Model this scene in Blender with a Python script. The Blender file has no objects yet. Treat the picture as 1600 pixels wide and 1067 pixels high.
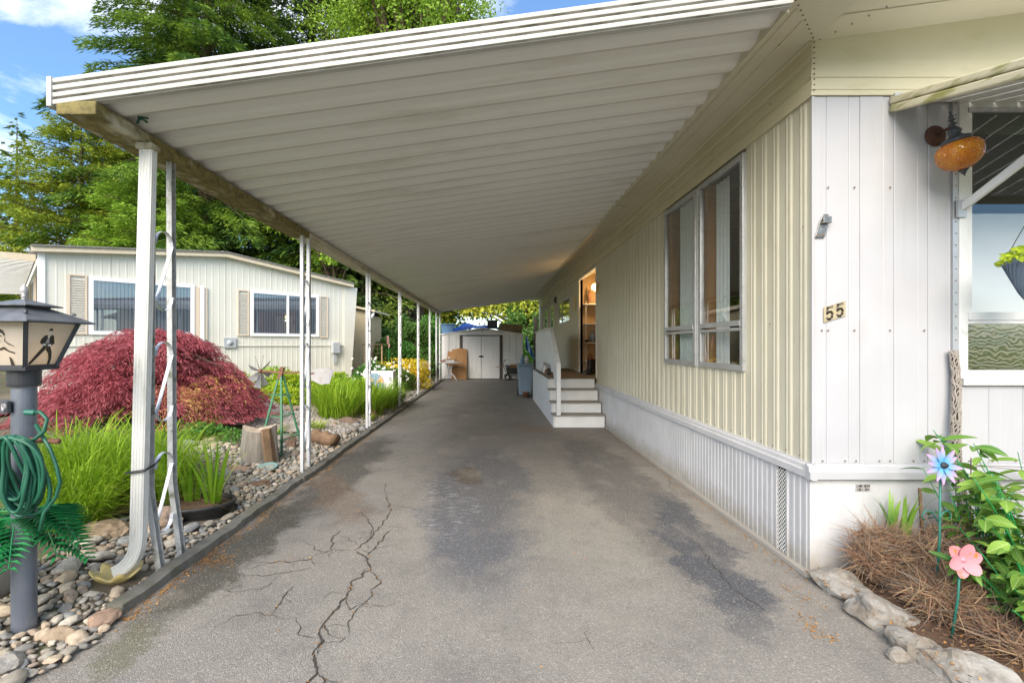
import bpy, bmesh, math, random
import numpy as np
from mathutils import Vector, Matrix, noise as mnoise

R = math.radians
random.seed(7)
RNG = np.random.default_rng(7)
C = bpy.context.scene.collection
SC = bpy.context.scene

# ------------------------------------------------------------------ camera
cam_d = bpy.data.cameras.new('camera')
cam = bpy.data.objects.new('camera', cam_d)
C.objects.link(cam)
cam.location = (0, 0, 1.5)
cam.rotation_euler = (R(90), 0, 0)
cam_d.sensor_width = 36
cam_d.lens = 16.2
cam_d.shift_x = 0.01875
cam_d.shift_y = 0.0028
cam_d.clip_start = 0.05
cam_d.clip_end = 2000
SC.camera = cam

# ------------------------------------------------------------------ sky, sun, exposure
SKY_SEED = 2.2  # offset chosen for blue in view; warm cloud elsewhere added as fill light
SUN_EL, SUN_AZ = 33.0, 197.0        # azimuth of the sun measured from +Y clockwise
world = bpy.data.worlds.new('World')
SC.world = world
world.use_nodes = True
wn = world.node_tree
wn.nodes.clear()
w_out = wn.nodes.new('ShaderNodeOutputWorld')
w_bg = wn.nodes.new('ShaderNodeBackground')
w_bg.inputs['Strength'].default_value = 0.13
w_sky = wn.nodes.new('ShaderNodeTexSky')
w_sky.sky_type = 'NISHITA'
w_sky.sun_disc = False
w_sky.sun_elevation = R(SUN_EL)
w_sky.sun_rotation = R(SUN_AZ)
w_sky.air_density = 1.0
w_sky.dust_density = 0.6
w_sky.ozone_density = 2.4
w_tc = wn.nodes.new('ShaderNodeTexCoord')
w_map = wn.nodes.new('ShaderNodeMapping')
w_map.inputs['Scale'].default_value = (1.0, 1.0, 2.2)
w_map.inputs['Location'].default_value = (SKY_SEED, 0.0, 0.0)
w_n = wn.nodes.new('ShaderNodeTexNoise')
w_n.inputs['Scale'].default_value = 1.7
w_n.inputs['Detail'].default_value = 8
w_n.inputs['Roughness'].default_value = 0.62
w_n.inputs['Distortion'].default_value = 0.6
w_r = wn.nodes.new('ShaderNodeValToRGB')
w_r.color_ramp.elements[0].position = 0.46
w_r.color_ramp.elements[0].color = (0.05, 0.05, 0.05, 1)
w_r.color_ramp.elements[1].position = 0.70
w_r.color_ramp.elements[1].color = (0.90, 0.90, 0.90, 1)
w_mix = wn.nodes.new('ShaderNodeMix')
w_mix.data_type = 'RGBA'
w_mix.inputs['B'].default_value = (5.2, 5.05, 4.8, 1)
w_hs = wn.nodes.new('ShaderNodeHueSaturation')
w_hs.inputs['Saturation'].default_value = 1.3
w_hs.inputs['Value'].default_value = 0.52
wn.links.new(w_tc.outputs['Generated'], w_map.inputs['Vector'])
wn.links.new(w_map.outputs['Vector'], w_n.inputs['Vector'])
wn.links.new(w_n.outputs['Fac'], w_r.inputs['Fac'])
wn.links.new(w_r.outputs['Color'], w_mix.inputs['Factor'])
wn.links.new(w_sky.outputs['Color'], w_hs.inputs['Color'])
wn.links.new(w_hs.outputs['Color'], w_mix.inputs['A'])
wn.links.new(w_mix.outputs['Result'], w_bg.inputs['Color'])
wn.links.new(w_bg.outputs['Background'], w_out.inputs['Surface'])

sun_d = bpy.data.lights.new('sun', 'SUN')
sun_d.energy = 1.5
sun_d.angle = R(46)
sun_d.color = (1.0, 0.90, 0.76)
sun = bpy.data.objects.new('sun', sun_d)
C.objects.link(sun)
_el, _az = R(SUN_EL), R(SUN_AZ)
_sd = Vector((math.sin(_az) * math.cos(_el), math.cos(_az) * math.cos(_el), math.sin(_el)))
sun.rotation_euler = (-_sd).to_track_quat('-Z', 'Y').to_euler()
sun.location = _sd * 30

SC.view_settings.view_transform = 'Standard'
SC.view_settings.look = 'None'
SC.view_settings.gamma = 1.0
SC.view_settings.use_curve_mapping = False
SC.view_settings.exposure = 2.1
SC.cycles.max_bounces = 10
SC.cycles.diffuse_bounces = 7
SC.cycles.transparent_max_bounces = 12
SC.cycles.use_denoising = True

# ------------------------------------------------------------------ materials
MATS = {}
def N(nt, t, **kw):
    n = nt.nodes.new(t)
    for k, v in kw.items():
        if hasattr(n, k) and not k[0].isupper():
            setattr(n, k, v)
        else:
            n.inputs[k].default_value = v
    return n

def L(nt, a, b): nt.links.new(a, b)

def base_mat(name):
    m = bpy.data.materials.new(name)
    m.use_nodes = True
    nt = m.node_tree
    nt.nodes.clear()
    o = N(nt, 'ShaderNodeOutputMaterial')
    b = N(nt, 'ShaderNodeBsdfPrincipled')
    L(nt, b.outputs[0], o.inputs[0])
    return m, nt, b, o

def col4(c): return (c[0], c[1], c[2], 1)

def mixc(nt, fac, a, b):
    m = N(nt, 'ShaderNodeMix', data_type='RGBA')
    for s, v in (('A', a), ('B', b)):
        if isinstance(v, tuple): m.inputs[s].default_value = col4(v)
        else: L(nt, v, m.inputs[s])
    if isinstance(fac, (int, float)): m.inputs['Factor'].default_value = fac
    else: L(nt, fac, m.inputs['Factor'])
    return m.outputs['Result']

def math_(nt, op, a, b=None, clamp=False):
    n = N(nt, 'ShaderNodeMath', operation=op, use_clamp=clamp)
    for i, v in enumerate((a, b)):
        if v is None: continue
        if isinstance(v, (int, float)): n.inputs[i].default_value = v
        else: L(nt, v, n.inputs[i])
    return n.outputs[0]

def ramp(nt, src, p0, p1, v0=0.0, v1=1.0):
    n = N(nt, 'ShaderNodeMapRange')
    n.clamp = True
    n.inputs['From Min'].default_value = p0
    n.inputs['From Max'].default_value = p1
    n.inputs['To Min'].default_value = v0
    n.inputs['To Max'].default_value = v1
    L(nt, src, n.inputs['Value'])
    return n.outputs[0]

def pos(nt, kind='W', scale=None):
    if kind == 'W':
        o = N(nt, 'ShaderNodeNewGeometry').outputs['Position']
    else:
        o = N(nt, 'ShaderNodeTexCoord').outputs['Object']
    if scale:
        m = N(nt, 'ShaderNodeMapping')
        m.inputs['Scale'].default_value = scale
        L(nt, o, m.inputs['Vector'])
        o = m.outputs[0]
    return o

def noise_(nt, vec, scale, detail=4, rough=.55, dist=0.0):
    n = N(nt, 'ShaderNodeTexNoise', Scale=scale, Detail=detail, Roughness=rough, Distortion=dist)
    L(nt, vec, n.inputs['Vector'])
    return n.outputs['Fac']

def bump(nt, b, h, strength=.3, dist=.01):
    n = N(nt, 'ShaderNodeBump', Strength=strength, Distance=dist)
    L(nt, h, n.inputs['Height'])
    L(nt, n.outputs[0], b.inputs['Normal'])

def mk(name, c1, c2=None, scale=4.0, rough=.5, metal=0.0, bmp=0.0, bscale=40.0, kind='W', stretch=None,
       dirt=None, dscale=2.0, dlo=.5, dhi=.75, dstretch=None, rnd=0.0, spec=.5, rustdots=None):
    """Colour c1 varying to c2 by noise; dirt = colour of worn patches; rnd = brightness change from object to object."""
    m, nt, b, o = base_mat(name)
    b.inputs['Roughness'].default_value = rough
    b.inputs['Metallic'].default_value = metal
    b.inputs['Specular IOR Level'].default_value = spec
    p = pos(nt, kind, stretch)
    out = c1
    if c2: out = mixc(nt, ramp(nt, noise_(nt, p, scale, 5), .3, .7), c1, c2)
    if dirt:
        p2 = pos(nt, kind, dstretch)
        f = ramp(nt, noise_(nt, p2, dscale, 8, .65), dlo, dhi)
        out = mixc(nt, f, out, dirt)
    if rnd:
        oi = N(nt, 'ShaderNodeObjectInfo')
        h = N(nt, 'ShaderNodeHueSaturation')
        L(nt, ramp(nt, oi.outputs['Random'], 0, 1, 1 - rnd, 1 + rnd), h.inputs['Value'])
        if isinstance(out, tuple): h.inputs['Color'].default_value = col4(out)
        else: L(nt, out, h.inputs['Color'])
        out = h.outputs[0]
    if isinstance(out, tuple): b.inputs['Base Color'].default_value = col4(out)
    else: L(nt, out, b.inputs['Base Color'])
    if bmp: bump(nt, b, noise_(nt, p, bscale, 4), bmp)
    MATS[name] = m
    return m

def leaf_mat(name, c1, c2, c3=None, scale=1.2, rough=.55, transl=.3, kind='W'):
    """Foliage: colour varies by leaf (face attribute rnd) and by clump (noise); some light passes through."""
    m, nt, b, o = base_mat(name)
    at = N(nt, 'ShaderNodeAttribute', attribute_name='rnd')
    col = mixc(nt, at.outputs['Fac'], c1, c2)
    if c3:
        f = ramp(nt, noise_(nt, pos(nt, kind), scale, 3), .42, .62)
        col = mixc(nt, f, col, c3)
    L(nt, col, b.inputs['Base Color'])
    b.inputs['Roughness'].default_value = rough
    b.inputs['Specular IOR Level'].default_value = .25
    t = N(nt, 'ShaderNodeBsdfTranslucent')
    L(nt, col, t.inputs['Color'])
    mx = N(nt, 'ShaderNodeMixShader', Fac=transl)
    L(nt, b.outputs[0], mx.inputs[1]); L(nt, t.outputs[0], mx.inputs[2])
    L(nt, mx.outputs[0], o.inputs[0])
    MATS[name] = m
    return m

def glass_mat(name, tint=(.9, .95, .95), refl=.12, rough=.0):
    m, nt, b, o = base_mat(name)
    g = N(nt, 'ShaderNodeBsdfGlossy', Roughness=rough)
    t = N(nt, 'ShaderNodeBsdfTransparent')
    t.inputs['Color'].default_value = col4(tint)
    ge = N(nt, 'ShaderNodeNewGeometry')
    dp = N(nt, 'ShaderNodeVectorMath', operation='DOT_PRODUCT')
    L(nt, ge.outputs['Incoming'], dp.inputs[0]); L(nt, ge.outputs['Normal'], dp.inputs[1])
    k = math_(nt, 'POWER', math_(nt, 'SUBTRACT', 1.0, math_(nt, 'ABSOLUTE', dp.outputs['Value'])), 4.0)
    f = math_(nt, 'ADD', math_(nt, 'MULTIPLY', k, .85), refl, True)
    mx = N(nt, 'ShaderNodeMixShader')
    L(nt, f, mx.inputs[0]); L(nt, t.outputs[0], mx.inputs[1]); L(nt, g.outputs[0], mx.inputs[2])
    L(nt, mx.outputs[0], o.inputs[0])
    MATS[name] = m
    return m, nt, g

mk('white_siding', (.455, .46, .485), (.415, .42, .445), 2.0, .5, bmp=.25, bscale=1.6, dirt=(.38, .37, .35), dscale=3.0, dlo=.56, dhi=.95, dstretch=(6, 6, .6))
mk('white_skirt', (.59, .592, .61), (.51, .512, .53), 3.0, .5, bmp=.05, bscale=50, dirt=(.40, .39, .37), dscale=4.0, dlo=.55, dhi=.9, dstretch=(5, 5, .7))
m_ = MATS['white_skirt']; nt = m_.node_tree
b_ = [n for n in nt.nodes if n.type == 'BSDF_PRINCIPLED'][0]
src = b_.inputs['Base Color'].links[0].from_socket
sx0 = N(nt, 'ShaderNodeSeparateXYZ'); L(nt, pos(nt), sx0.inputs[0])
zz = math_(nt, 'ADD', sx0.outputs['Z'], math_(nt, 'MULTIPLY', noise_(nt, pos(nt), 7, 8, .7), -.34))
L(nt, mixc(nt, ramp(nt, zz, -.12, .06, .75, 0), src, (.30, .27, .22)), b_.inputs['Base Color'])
mk('cream_siding', (.61, .58, .465), (.56, .53, .42), 2.0, .5, bmp=.25, bscale=1.6, dirt=(.38, .345, .23), dscale=2.5, dlo=.52, dhi=.95, dstretch=(3, 3, .5))
mk('cream_fascia', (.61, .565, .41), (.55, .505, .345), 1.5, .5, bmp=.04, bscale=30, dirt=(.38, .34, .14), dscale=1.8, dlo=.55, dhi=.95, dstretch=(1, .35, 4))
mk('cream_moss', (.62, .57, .42), (.55, .50, .35), 2.0, .5, dirt=(.27, .26, .09), dscale=5.0, dlo=.50, dhi=.60, dstretch=(1, .5, 3))
mk('soffit_metal', (.68, .64, .51), (.60, .56, .42), 1.5, .5, dirt=(.36, .30, .16), dscale=1.7, dlo=.60, dhi=.95, dstretch=(1.6, .4, 1))
mk('roof_pan', (.82, .81, .775), (.79, .78, .74), 1.2, .7, dirt=(.50, .46, .35), dscale=1.6, dlo=.55, dhi=.85, dstretch=(.3, 2.0, 1))
mk('fascia_white', (.49, .485, .465), (.43, .42, .39), 3.0, .4, dirt=(.22, .21, .15), dscale=5.0, dlo=.60, dhi=.85, dstretch=(.5, 1, 9))
mk('pan_seam_shade', (.62, .60, .54), (.52, .50, .44), 3.0, .8)  # lap shadow and grime painted as a darker strip along each pan edge
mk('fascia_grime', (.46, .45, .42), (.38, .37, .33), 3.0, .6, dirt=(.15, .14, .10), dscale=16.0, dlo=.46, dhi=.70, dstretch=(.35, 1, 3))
mk('mossy_beam', (.27, .22, .08), (.10, .085, .03), 16.0, .9, bmp=.6, bscale=50, dirt=(.56, .52, .42), dscale=4.0, dlo=.54, dhi=.68, dstretch=(1, .5, 1))
mk('beam_paint', (.62, .58, .48), (.52, .48, .36), 5.0, .7, bmp=.2, bscale=50, dirt=(.26, .23, .12), dscale=6.0, dlo=.50, dhi=.75, dstretch=(1, .4, 1))
mk('galvanised', (.72, .73, .75), (.60, .61, .63), 12.0, .42, .25, .1, 60, dirt=(.28, .27, .22), dscale=9.0, dlo=.60, dhi=.78)
mk('galvanised_old', (.62, .62, .62), (.42, .42, .40), 14.0, .6, .15, .2, 60, dirt=(.20, .20, .14), dscale=12.0, dlo=.50, dhi=.68)
mk('spout_white', (.76, .75, .71), (.66, .65, .60), 5.0, .45, bmp=.08, bscale=60, dirt=(.34, .33, .27), dscale=7.0, dlo=.55, dhi=.85, dstretch=(3, 3, .6))
mk('alu', (.55, .56, .58), (.45, .46, .48), 8.0, .38, .6, .05, 50, dirt=(.25, .24, .22), dscale=9, dlo=.6, dhi=.85)
mk('alu_white', (.74, .75, .74), (.66, .67, .66), 8.0, .4, .05, .05, 50, dirt=(.38, .36, .30), dscale=9, dlo=.6, dhi=.88)
mk('screw', (.22, .15, .10), None, rough=.6, metal=.3)
mk('dark_gap', (.02, .02, .02), None, rough=.9)
mk('interior_wall', (.30, .26, .20), (.24, .20, .15), 1.5, .8)
mk('interior_dark', (.07, .065, .06), None, rough=.9)
mk('curtain', (.72, .74, .74), (.62, .64, .65), 3.0, .9)
mk('blind_white', (.75, .76, .80), (.70, .71, .76), 1.0, .8)
mk('wood_jamb', (.38, .20, .09), (.28, .14, .06), 8.0, .5, bmp=.1, stretch=(6, 6, .6))
mk('alcove_wood', (.52, .36, .20), (.42, .28, .15), 4.0, .6, bmp=.1, stretch=(8, 8, .6))
mk('deck_wood', (.20, .16, .11), (.12, .10, .07), 9.0, .85, bmp=.4, bscale=30)
mk('tread_wood', (.34, .32, .28), (.22, .20, .17), 9.0, .8, bmp=.4, bscale=30, stretch=(1, 6, 6))
mk('painted_wood', (.74, .75, .75), (.66, .66, .66), 4.0, .55, bmp=.1, bscale=40, dirt=(.38, .37, .34), dscale=5.0, dlo=.6, dhi=.9, dstretch=(4, 4, .8))
mk('brown_metal', (.09, .07, .06), (.07, .055, .05), 3, .6)
mk('black_metal', (.035, .038, .045), (.06, .065, .075), 9.0, .42, .3, .1, 60)
mk('lamp_roof', (.10, .11, .125), (.17, .18, .20), 14.0, .5, .25, .15, 60, dirt=(.30, .31, .33), dscale=12, dlo=.62, dhi=.9)
mk('lamp_pole', (.14, .16, .20), (.20, .22, .27), 7.0, .35, .4, .1, 60, dirt=(.33, .34, .37), dscale=4, dlo=.55, dhi=.95, dstretch=(3, 3, .5))
mk('rust', (.26, .12, .07), (.14, .07, .045), 18.0, .8, bmp=.4, bscale=80)
mk('hose_green', (.018, .13, .075), (.012, .085, .055), 10.0, .42, bmp=.08)
mk('palm_green', (.02, .20, .06), (.015, .30, .07), 4.0, .4)
mk('tub_black', (.02, .02, .022), (.04, .04, .04), 8.0, .5, bmp=.1)
mk('soil', (.10, .07, .045), (.05, .035, .022), 12, .95, bmp=.8, bscale=60)
mk('shell_yellow', (.72, .58, .24), (.60, .45, .15), 8.0, .5, dirt=(.42, .38, .24), dscale=10, dlo=.5, dhi=.8)
mk('kerb', (.20, .19, .165), (.12, .115, .10), 9.0, .9, bmp=.6, bscale=70, dirt=(.09, .10, .05), dscale=5, dlo=.5, dhi=.8)
mk('weathered_wood', (.33, .30, .26), (.17, .15, .125), 5.0, .9, bmp=.7, bscale=25, stretch=(9, 9, .9), dirt=(.42, .28, .16), dscale=4, dlo=.6, dhi=.85)
mk('cut_wood', (.48, .41, .31), (.34, .27, .19), 16.0, .9, bmp=.4)
mk('log_brown', (.30, .19, .11), (.16, .10, .06), 7.0, .9, bmp=.8, bscale=35)
mk('green_paint', (.05, .22, .11), (.04, .15, .08), 15, .55, dirt=(.24, .12, .07), dscale=18, dlo=.56, dhi=.7)
mk('tin_grey', (.50, .49, .50), (.42, .40, .41), 8, .5, .3, dirt=(.34, .22, .16), dscale=9, dlo=.55, dhi=.8)
mk('bark', (.12, .08, .055), (.07, .05, .035), 6.0, .95, bmp=.8, bscale=20, stretch=(5, 5, 1))
mk('n_siding', (.66, .65, .57), (.61, .60, .52), 2.0, .55, dirt=(.56, .54, .42), dscale=3, dlo=.62, dhi=.95, dstretch=(2, 2, .4), kind='O')
mk('n_trim', (.68, .58, .42), (.58, .48, .33), 6.0, .6, dirt=(.76, .70, .58), dscale=6, dlo=.5, dhi=.75)
mk('n_roof', (.22, .21, .20), (.14, .14, .13), 14.0, .95, bmp=.5, bscale=40)
mk('louver_white', (.74, .72, .66), None, rough=.6)
mk('louver_tan', (.62, .52, .40), None, rough=.6)
mk('vinyl_white', (.80, .80, .80), None, rough=.4)
mk('tan_siding', (.54, .46, .30), (.48, .40, .25), 3, .7)
mk('meter_grey', (.42, .44, .46), (.36, .38, .40), 5, .5)
mk('ac_white', (.74, .73, .70), (.68, .67, .64), 5, .5)
mk('ac_blue', (.16, .28, .40), None, rough=.5)
mk('ac_orange', (.60, .33, .14), None, rough=.5)
mk('tarp_blue', (.02, .10, .42), (.015, .06, .30), 6, .4, bmp=.4, bscale=8)
mk('bin_blue', (.12, .24, .40), (.10, .20, .34), 5, .45)
mk('bin_grey_blue', (.22, .30, .38), (.18, .25, .32), 5, .45)
mk('box_black', (.02, .025, .02), (.04, .04, .035), 4, .7)
mk('crate_wood', (.17, .12, .05), (.11, .08, .035), 8, .85, bmp=.3)
mk('cardboard', (.44, .24, .10), (.37, .20, .085), 4, .8)
mk('shed_white', (.78, .78, .77), (.73, .73, .72), 2.0, .55, dirt=(.42, .41, .39), dscale=3, dlo=.6, dhi=.9, dstretch=(4, 4, .5))
mk('boot_black', (.015, .015, .015), (.03, .03, .03), 8, .4)
mk('brass', (.55, .40, .16), None, rough=.35, metal=.8)
mk('amber_dark', (.10, .04, .025), (.07, .03, .02), 15, .7)
mk('plate_tan', (.50, .43, .28), (.42, .36, .22), 20, .5, .3)
mk('ink', (.03, .025, .02), None, rough=.6)
mk('ink_soft', (.13, .11, .09), None, rough=.6)
mk('chrome', (.40, .40, .39), (.16, .15, .13), 60, .35, .85)
mk('cholla', (.38, .345, .31), (.26, .23, .20), 25, .9, bmp=.9, bscale=60)
mk('cholla_in', (.05, .035, .025), None, rough=.95)
mk('petal_pink', (.62, .28, .31), (.55, .22, .27), 14, .45, dirt=(.50, .18, .03), dscale=16, dlo=.55, dhi=.62)
mk('stem_teal', (.015, .17, .13), (.02, .12, .09), 15, .5)
mk('wire_dark', (.05, .05, .05), None, rough=.5, metal=.5)
mk('wire_rust', (.15, .09, .06), None, rough=.7)
mk('twig_grey', (.25, .20, .155), (.16, .125, .10), 8, .9)
mk('twig', (.34, .20, .12), (.24, .13, .08), 8, .9)
mk('twig_pale', (.42, .30, .18), (.30, .20, .12), 8, .9)
mk('basket_blue', (.12, .17, .24), (.16, .21, .28), 5, .5)
mk('yellow_paint', (.75, .50, .04), (.70, .40, .03), 6, .5)
mk('tile_red', (.34, .12, .09), None, rough=.7)
mk('paper_white', (.75, .75, .72), None, rough=.8)
mk('teal_glass', (.30, .45, .42), (.22, .36, .34), 6, .3)
mk('backdrop_grey', (.34, .34, .36), (.27, .27, .29), 1.5, .9)

leaf_mat('lf_spruce', (.025, .07, .018), (.09, .18, .028), (.21, .32, .035), .8)  # lime highlights and dark hollows put into the colour by clump noise
leaf_mat('lf_spruce_dark', (.02, .05, .02), (.07, .125, .03), (.15, .21, .03), .8)
leaf_mat('lf_cedar', (.10, .18, .02), (.30, .38, .035), (.40, .44, .045), .7)
leaf_mat('lf_bright', (.14, .27, .03), (.32, .46, .05), (.24, .38, .04), .45)
leaf_mat('lf_hedge', (.05, .13, .03), (.15, .27, .05), (.09, .18, .035), .7)
leaf_mat('lf_yellow', (.42, .46, .05), (.62, .58, .08), (.34, .42, .05), .5)
leaf_mat('lf_maple', (.18, .028, .04), (.58, .18, .20), (.40, .09, .11), 2.2, transl=.3)
leaf_mat('lf_maple_pale', (.50, .22, .13), (.60, .42, .12), None, 2)
leaf_mat('lf_grass', (.12, .26, .015), (.38, .54, .04), (.28, .44, .025), 1.6, transl=.35)
leaf_mat('lf_grass_dark', (.08, .20, .03), (.20, .36, .04), (.26, .42, .04), 2)
leaf_mat('lf_iris', (.20, .38, .03), (.40, .56, .06), None, 2, transl=.35)
leaf_mat('lf_cover', (.12, .28, .02), (.30, .48, .03), (.40, .50, .03), 1.5)
leaf_mat('lf_shrub', (.09, .27, .035), (.20, .40, .06), (.28, .46, .08), 3, rough=.35)
leaf_mat('lf_goldbush', (.72, .50, .03), (.80, .62, .06), (.62, .55, .06), 3)
leaf_mat('lf_plain', (.05, .16, .03), (.12, .28, .05), None, 2)
leaf_mat('petal_white', (.74, .74, .70), (.82, .82, .80), None, 2, transl=.15)
leaf_mat('litter', (.40, .17, .03), (.55, .32, .10), (.30, .15, .05), 3, transl=.1)
leaf_mat('lf_chartreuse', (.34, .48, .03), (.55, .66, .06), None, 2)

# stone: light brown, grey and bluish by object
def stone_mat(name, cols, bs=30):
    m, nt, b, o = base_mat(name)
    oi = N(nt, 'ShaderNodeObjectInfo')
    at = N(nt, 'ShaderNodeAttribute', attribute_name='rnd')
    r = N(nt, 'ShaderNodeValToRGB')
    r.color_ramp.interpolation = 'CONSTANT'
    s = math_(nt, 'FRACT', math_(nt, 'ADD', oi.outputs['Random'], at.outputs['Fac']))
    L(nt, s, r.inputs['Fac'])
    e = r.color_ramp.elements
    e[0].position = 0; e[0].color = col4(cols[0])
    e[1].position = 1 / len(cols); e[1].color = col4(cols[1])
    for i, c in enumerate(cols[2:], 2):
        q = e.new(i / len(cols)); q.color = col4(c)
    p = pos(nt)
    h = N(nt, 'ShaderNodeHueSaturation')
    L(nt, r.outputs[0], h.inputs['Color'])
    L(nt, ramp(nt, noise_(nt, p, bs, 6, .65), .3, .7, .68, 1.25), h.inputs['Value'])
    col = mixc(nt, ramp(nt, noise_(nt, p, 9, 6, .7), .58, .75), h.outputs[0], (.12, .11, .085))  # dark crevices painted into the stone colour by noise
    if 'rock' in name: col = mixc(nt, math_(nt, 'MULTIPLY', ramp(nt, noise_(nt, p, 5, 8, .75), .48, .62), .65), col, (.17, .125, .08))
    L(nt, col, b.inputs['Base Color'])
    b.inputs['Roughness'].default_value = .78
    b.inputs['Specular IOR Level'].default_value = .3
    bump(nt, b, noise_(nt, p, 30 if 'rock' in name else 55, 8, .7), .7 if 'rock' in name else .35, .01)
    MATS[name] = m
    return m
stone_mat('river_stone', [(.34, .31, .26), (.42, .37, .29), (.25, .24, .22), (.46, .37, .27), (.30, .27, .22), (.52, .47, .39), (.38, .30, .23), (.29, .295, .29)])
stone_mat('gravel', [(.40, .37, .33), (.48, .45, .40), (.34, .31, .28), (.52, .45, .38), (.42, .40, .38)])
stone_mat('rock_grey', [(.30, .285, .26), (.33, .315, .285), (.27, .26, .235)], 12)
stone_mat('rock_tan', [(.34, .25, .17), (.38, .29, .20), (.32, .24, .17)], 10)
stone_mat('rock_pink', [(.38, .26, .19), (.36, .24, .18), (.42, .31, .25)], 10)
stone_mat('rock_brown', [(.22, .14, .10), (.26, .17, .12), (.20, .14, .11)], 10)

# amber crackle glass for the wall lamp
m, nt, b, o = base_mat('amber_glass')
b.inputs['Base Color'].default_value = (.70, .22, .01, 1)
b.inputs['Roughness'].default_value = .12
b.inputs['Transmission Weight'].default_value = .6
v = N(nt, 'ShaderNodeTexVoronoi', feature='DISTANCE_TO_EDGE', Scale=70)
L(nt, pos(nt), v.inputs['Vector'])
c = mixc(nt, ramp(nt, noise_(nt, pos(nt), 18, 5), .35, .65), (.95, .40, .015), (.70, .20, .008))
L(nt, c, b.inputs['Base Color'])
bump(nt, b, ramp(nt, v.outputs['Distance'], 0, .12), .6, .004)
MATS['amber_glass'] = m

# blue to violet gradient of the tin flower (object space radius)
m, nt, b, o = base_mat('petal_blue')
tc = pos(nt, 'O')
ln = N(nt, 'ShaderNodeVectorMath', operation='LENGTH'); L(nt, tc, ln.inputs[0])
c = mixc(nt, ramp(nt, ln.outputs['Value'], .03, .10), (.10, .35, .62), (.50, .30, .52))
L(nt, c, b.inputs['Base Color']); b.inputs['Roughness'].default_value = .4
MATS['petal_blue'] = m

glass_mat('pane', (.95, .97, .97), .07)
glass_mat('pane_clear', (.92, .95, .95), .05)
_, nt, g = glass_mat('pane_obscure', (.60, .62, .50), .14, .06)
wv = N(nt, 'ShaderNodeTexWave', Scale=11.0, Distortion=13.0, Detail=2.0); wv.bands_direction = 'Z'; wv.inputs['Detail Scale'].default_value = 1.2
L(nt, pos(nt), wv.inputs['Vector'])
bp = N(nt, 'ShaderNodeBump', Strength=.07, Distance=.006); L(nt, wv.outputs['Fac'], bp.inputs['Height']); L(nt, bp.outputs[0], g.inputs['Normal'])
m, nt, b, o = base_mat('pane_dark')
b.inputs['Base Color'].default_value = (.05, .06, .065, 1); b.inputs['Roughness'].default_value = .04
b.inputs['Specular IOR Level'].default_value = 1.0
MATS['pane_dark'] = m
m, nt, b, o = base_mat('lamp_glass')
b.inputs['Base Color'].default_value = (.76, .72, .66, 1); b.inputs['Roughness'].default_value = .35
t = N(nt, 'ShaderNodeBsdfTranslucent'); t.inputs['Color'].default_value = (.8, .74, .66, 1)
mx = N(nt, 'ShaderNodeMixShader', Fac=.5)
L(nt, b.outputs[0], mx.inputs[1]); L(nt, t.outputs[0], mx.inputs[2]); L(nt, mx.outputs[0], o.inputs[0])
MATS['lamp_glass'] = m
for nm, c, s in (('bulb', (1.0, .62, .22), .9), ('bulb_alcove', (1.0, .66, .25), 3.0)):
    m, nt, b, o = base_mat(nm)
    b.inputs['Emission Color'].default_value = col4(c); b.inputs['Emission Strength'].default_value = s
    MATS[nm] = m

# asphalt with stains that have their own shapes
m, nt, b, o = base_mat('asphalt')
P0 = pos(nt)
sx = N(nt, 'ShaderNodeSeparateXYZ')
nd = N(nt, 'ShaderNodeTexNoise', Scale=2.0, Detail=10, Roughness=.72); L(nt, P0, nd.inputs['Vector'])
dv = N(nt, 'ShaderNodeVectorMath', operation='MULTIPLY_ADD')
L(nt, nd.outputs['Color'], dv.inputs[0]); dv.inputs[1].default_value = (.9, .9, 0); L(nt, P0, dv.inputs[2])
sb = N(nt, 'ShaderNodeVectorMath', operation='SUBTRACT'); L(nt, dv.outputs[0], sb.inputs[0]); sb.inputs[1].default_value = (.45, .45, 0)
PD = sb.outputs[0]
def blob(cx, cy, rx, ry, rot=0, soft=.5):
    soft *= .62
    a = N(nt, 'ShaderNodeMapping', vector_type='TEXTURE')
    a.inputs['Location'].default_value = (cx, cy, 0); a.inputs['Rotation'].default_value = (0, 0, R(rot)); a.inputs['Scale'].default_value = (rx, ry, 1)
    L(nt, PD, a.inputs['Vector'])
    l = N(nt, 'ShaderNodeVectorMath', operation='LENGTH'); L(nt, a.outputs[0], l.inputs[0])
    return ramp(nt, l.outputs['Value'], 1.0 - soft * .5, 1.0 + soft * .5, 1, 0)
base = mixc(nt, ramp(nt, noise_(nt, P0, .9, 6, .6), .35, .65), (.285, .264, .233), (.218, .204, .184))
L(nt, P0, sx.inputs[0])
def over(c, mask, colr, k):
    return mixc(nt, math_(nt, 'MULTIPLY', mask, k), c, colr)
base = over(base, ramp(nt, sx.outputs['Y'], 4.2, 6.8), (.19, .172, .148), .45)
base = over(base, blob(-.10, 4.75, .52, 1.9, 0, .5), (.10, .105, .12), .85)
base = over(base, blob(.2, 6.6, 1.1, 2.6, 0, .7), (.105, .097, .09), .45)
base = over(base, blob(1.35, 5.2, .42, 2.2, 0, .6), (.085, .082, .082), .65)
base = over(base, blob(1.55, 3.5, .22, 1.1, -8, .5), (.07, .075, .09), .8)
base = over(base, blob(-1.85, 3.4, .22, 1.1, 0, .7), (.075, .07, .055), .85)
base = over(base, blob(-1.75, 5.6, .30, 1.9, 0, .7), (.06, .055, .045), .75)
base = over(base, blob(-1.55, 4.6, .22, .8, 30, .8), (.17, .10, .055), .45)
base = over(base, blob(-.3, 5.3, .17, .35, 10, .5), (.10, .080, .06), .9)
base = over(base, blob(.75, 8.2, .3, .45, 0, .6), (.20, .12, .06), .4)
base = over(base, blob(.7, 3.8, .5, .9, 10, .9), (.27, .25, .21), .5)
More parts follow.
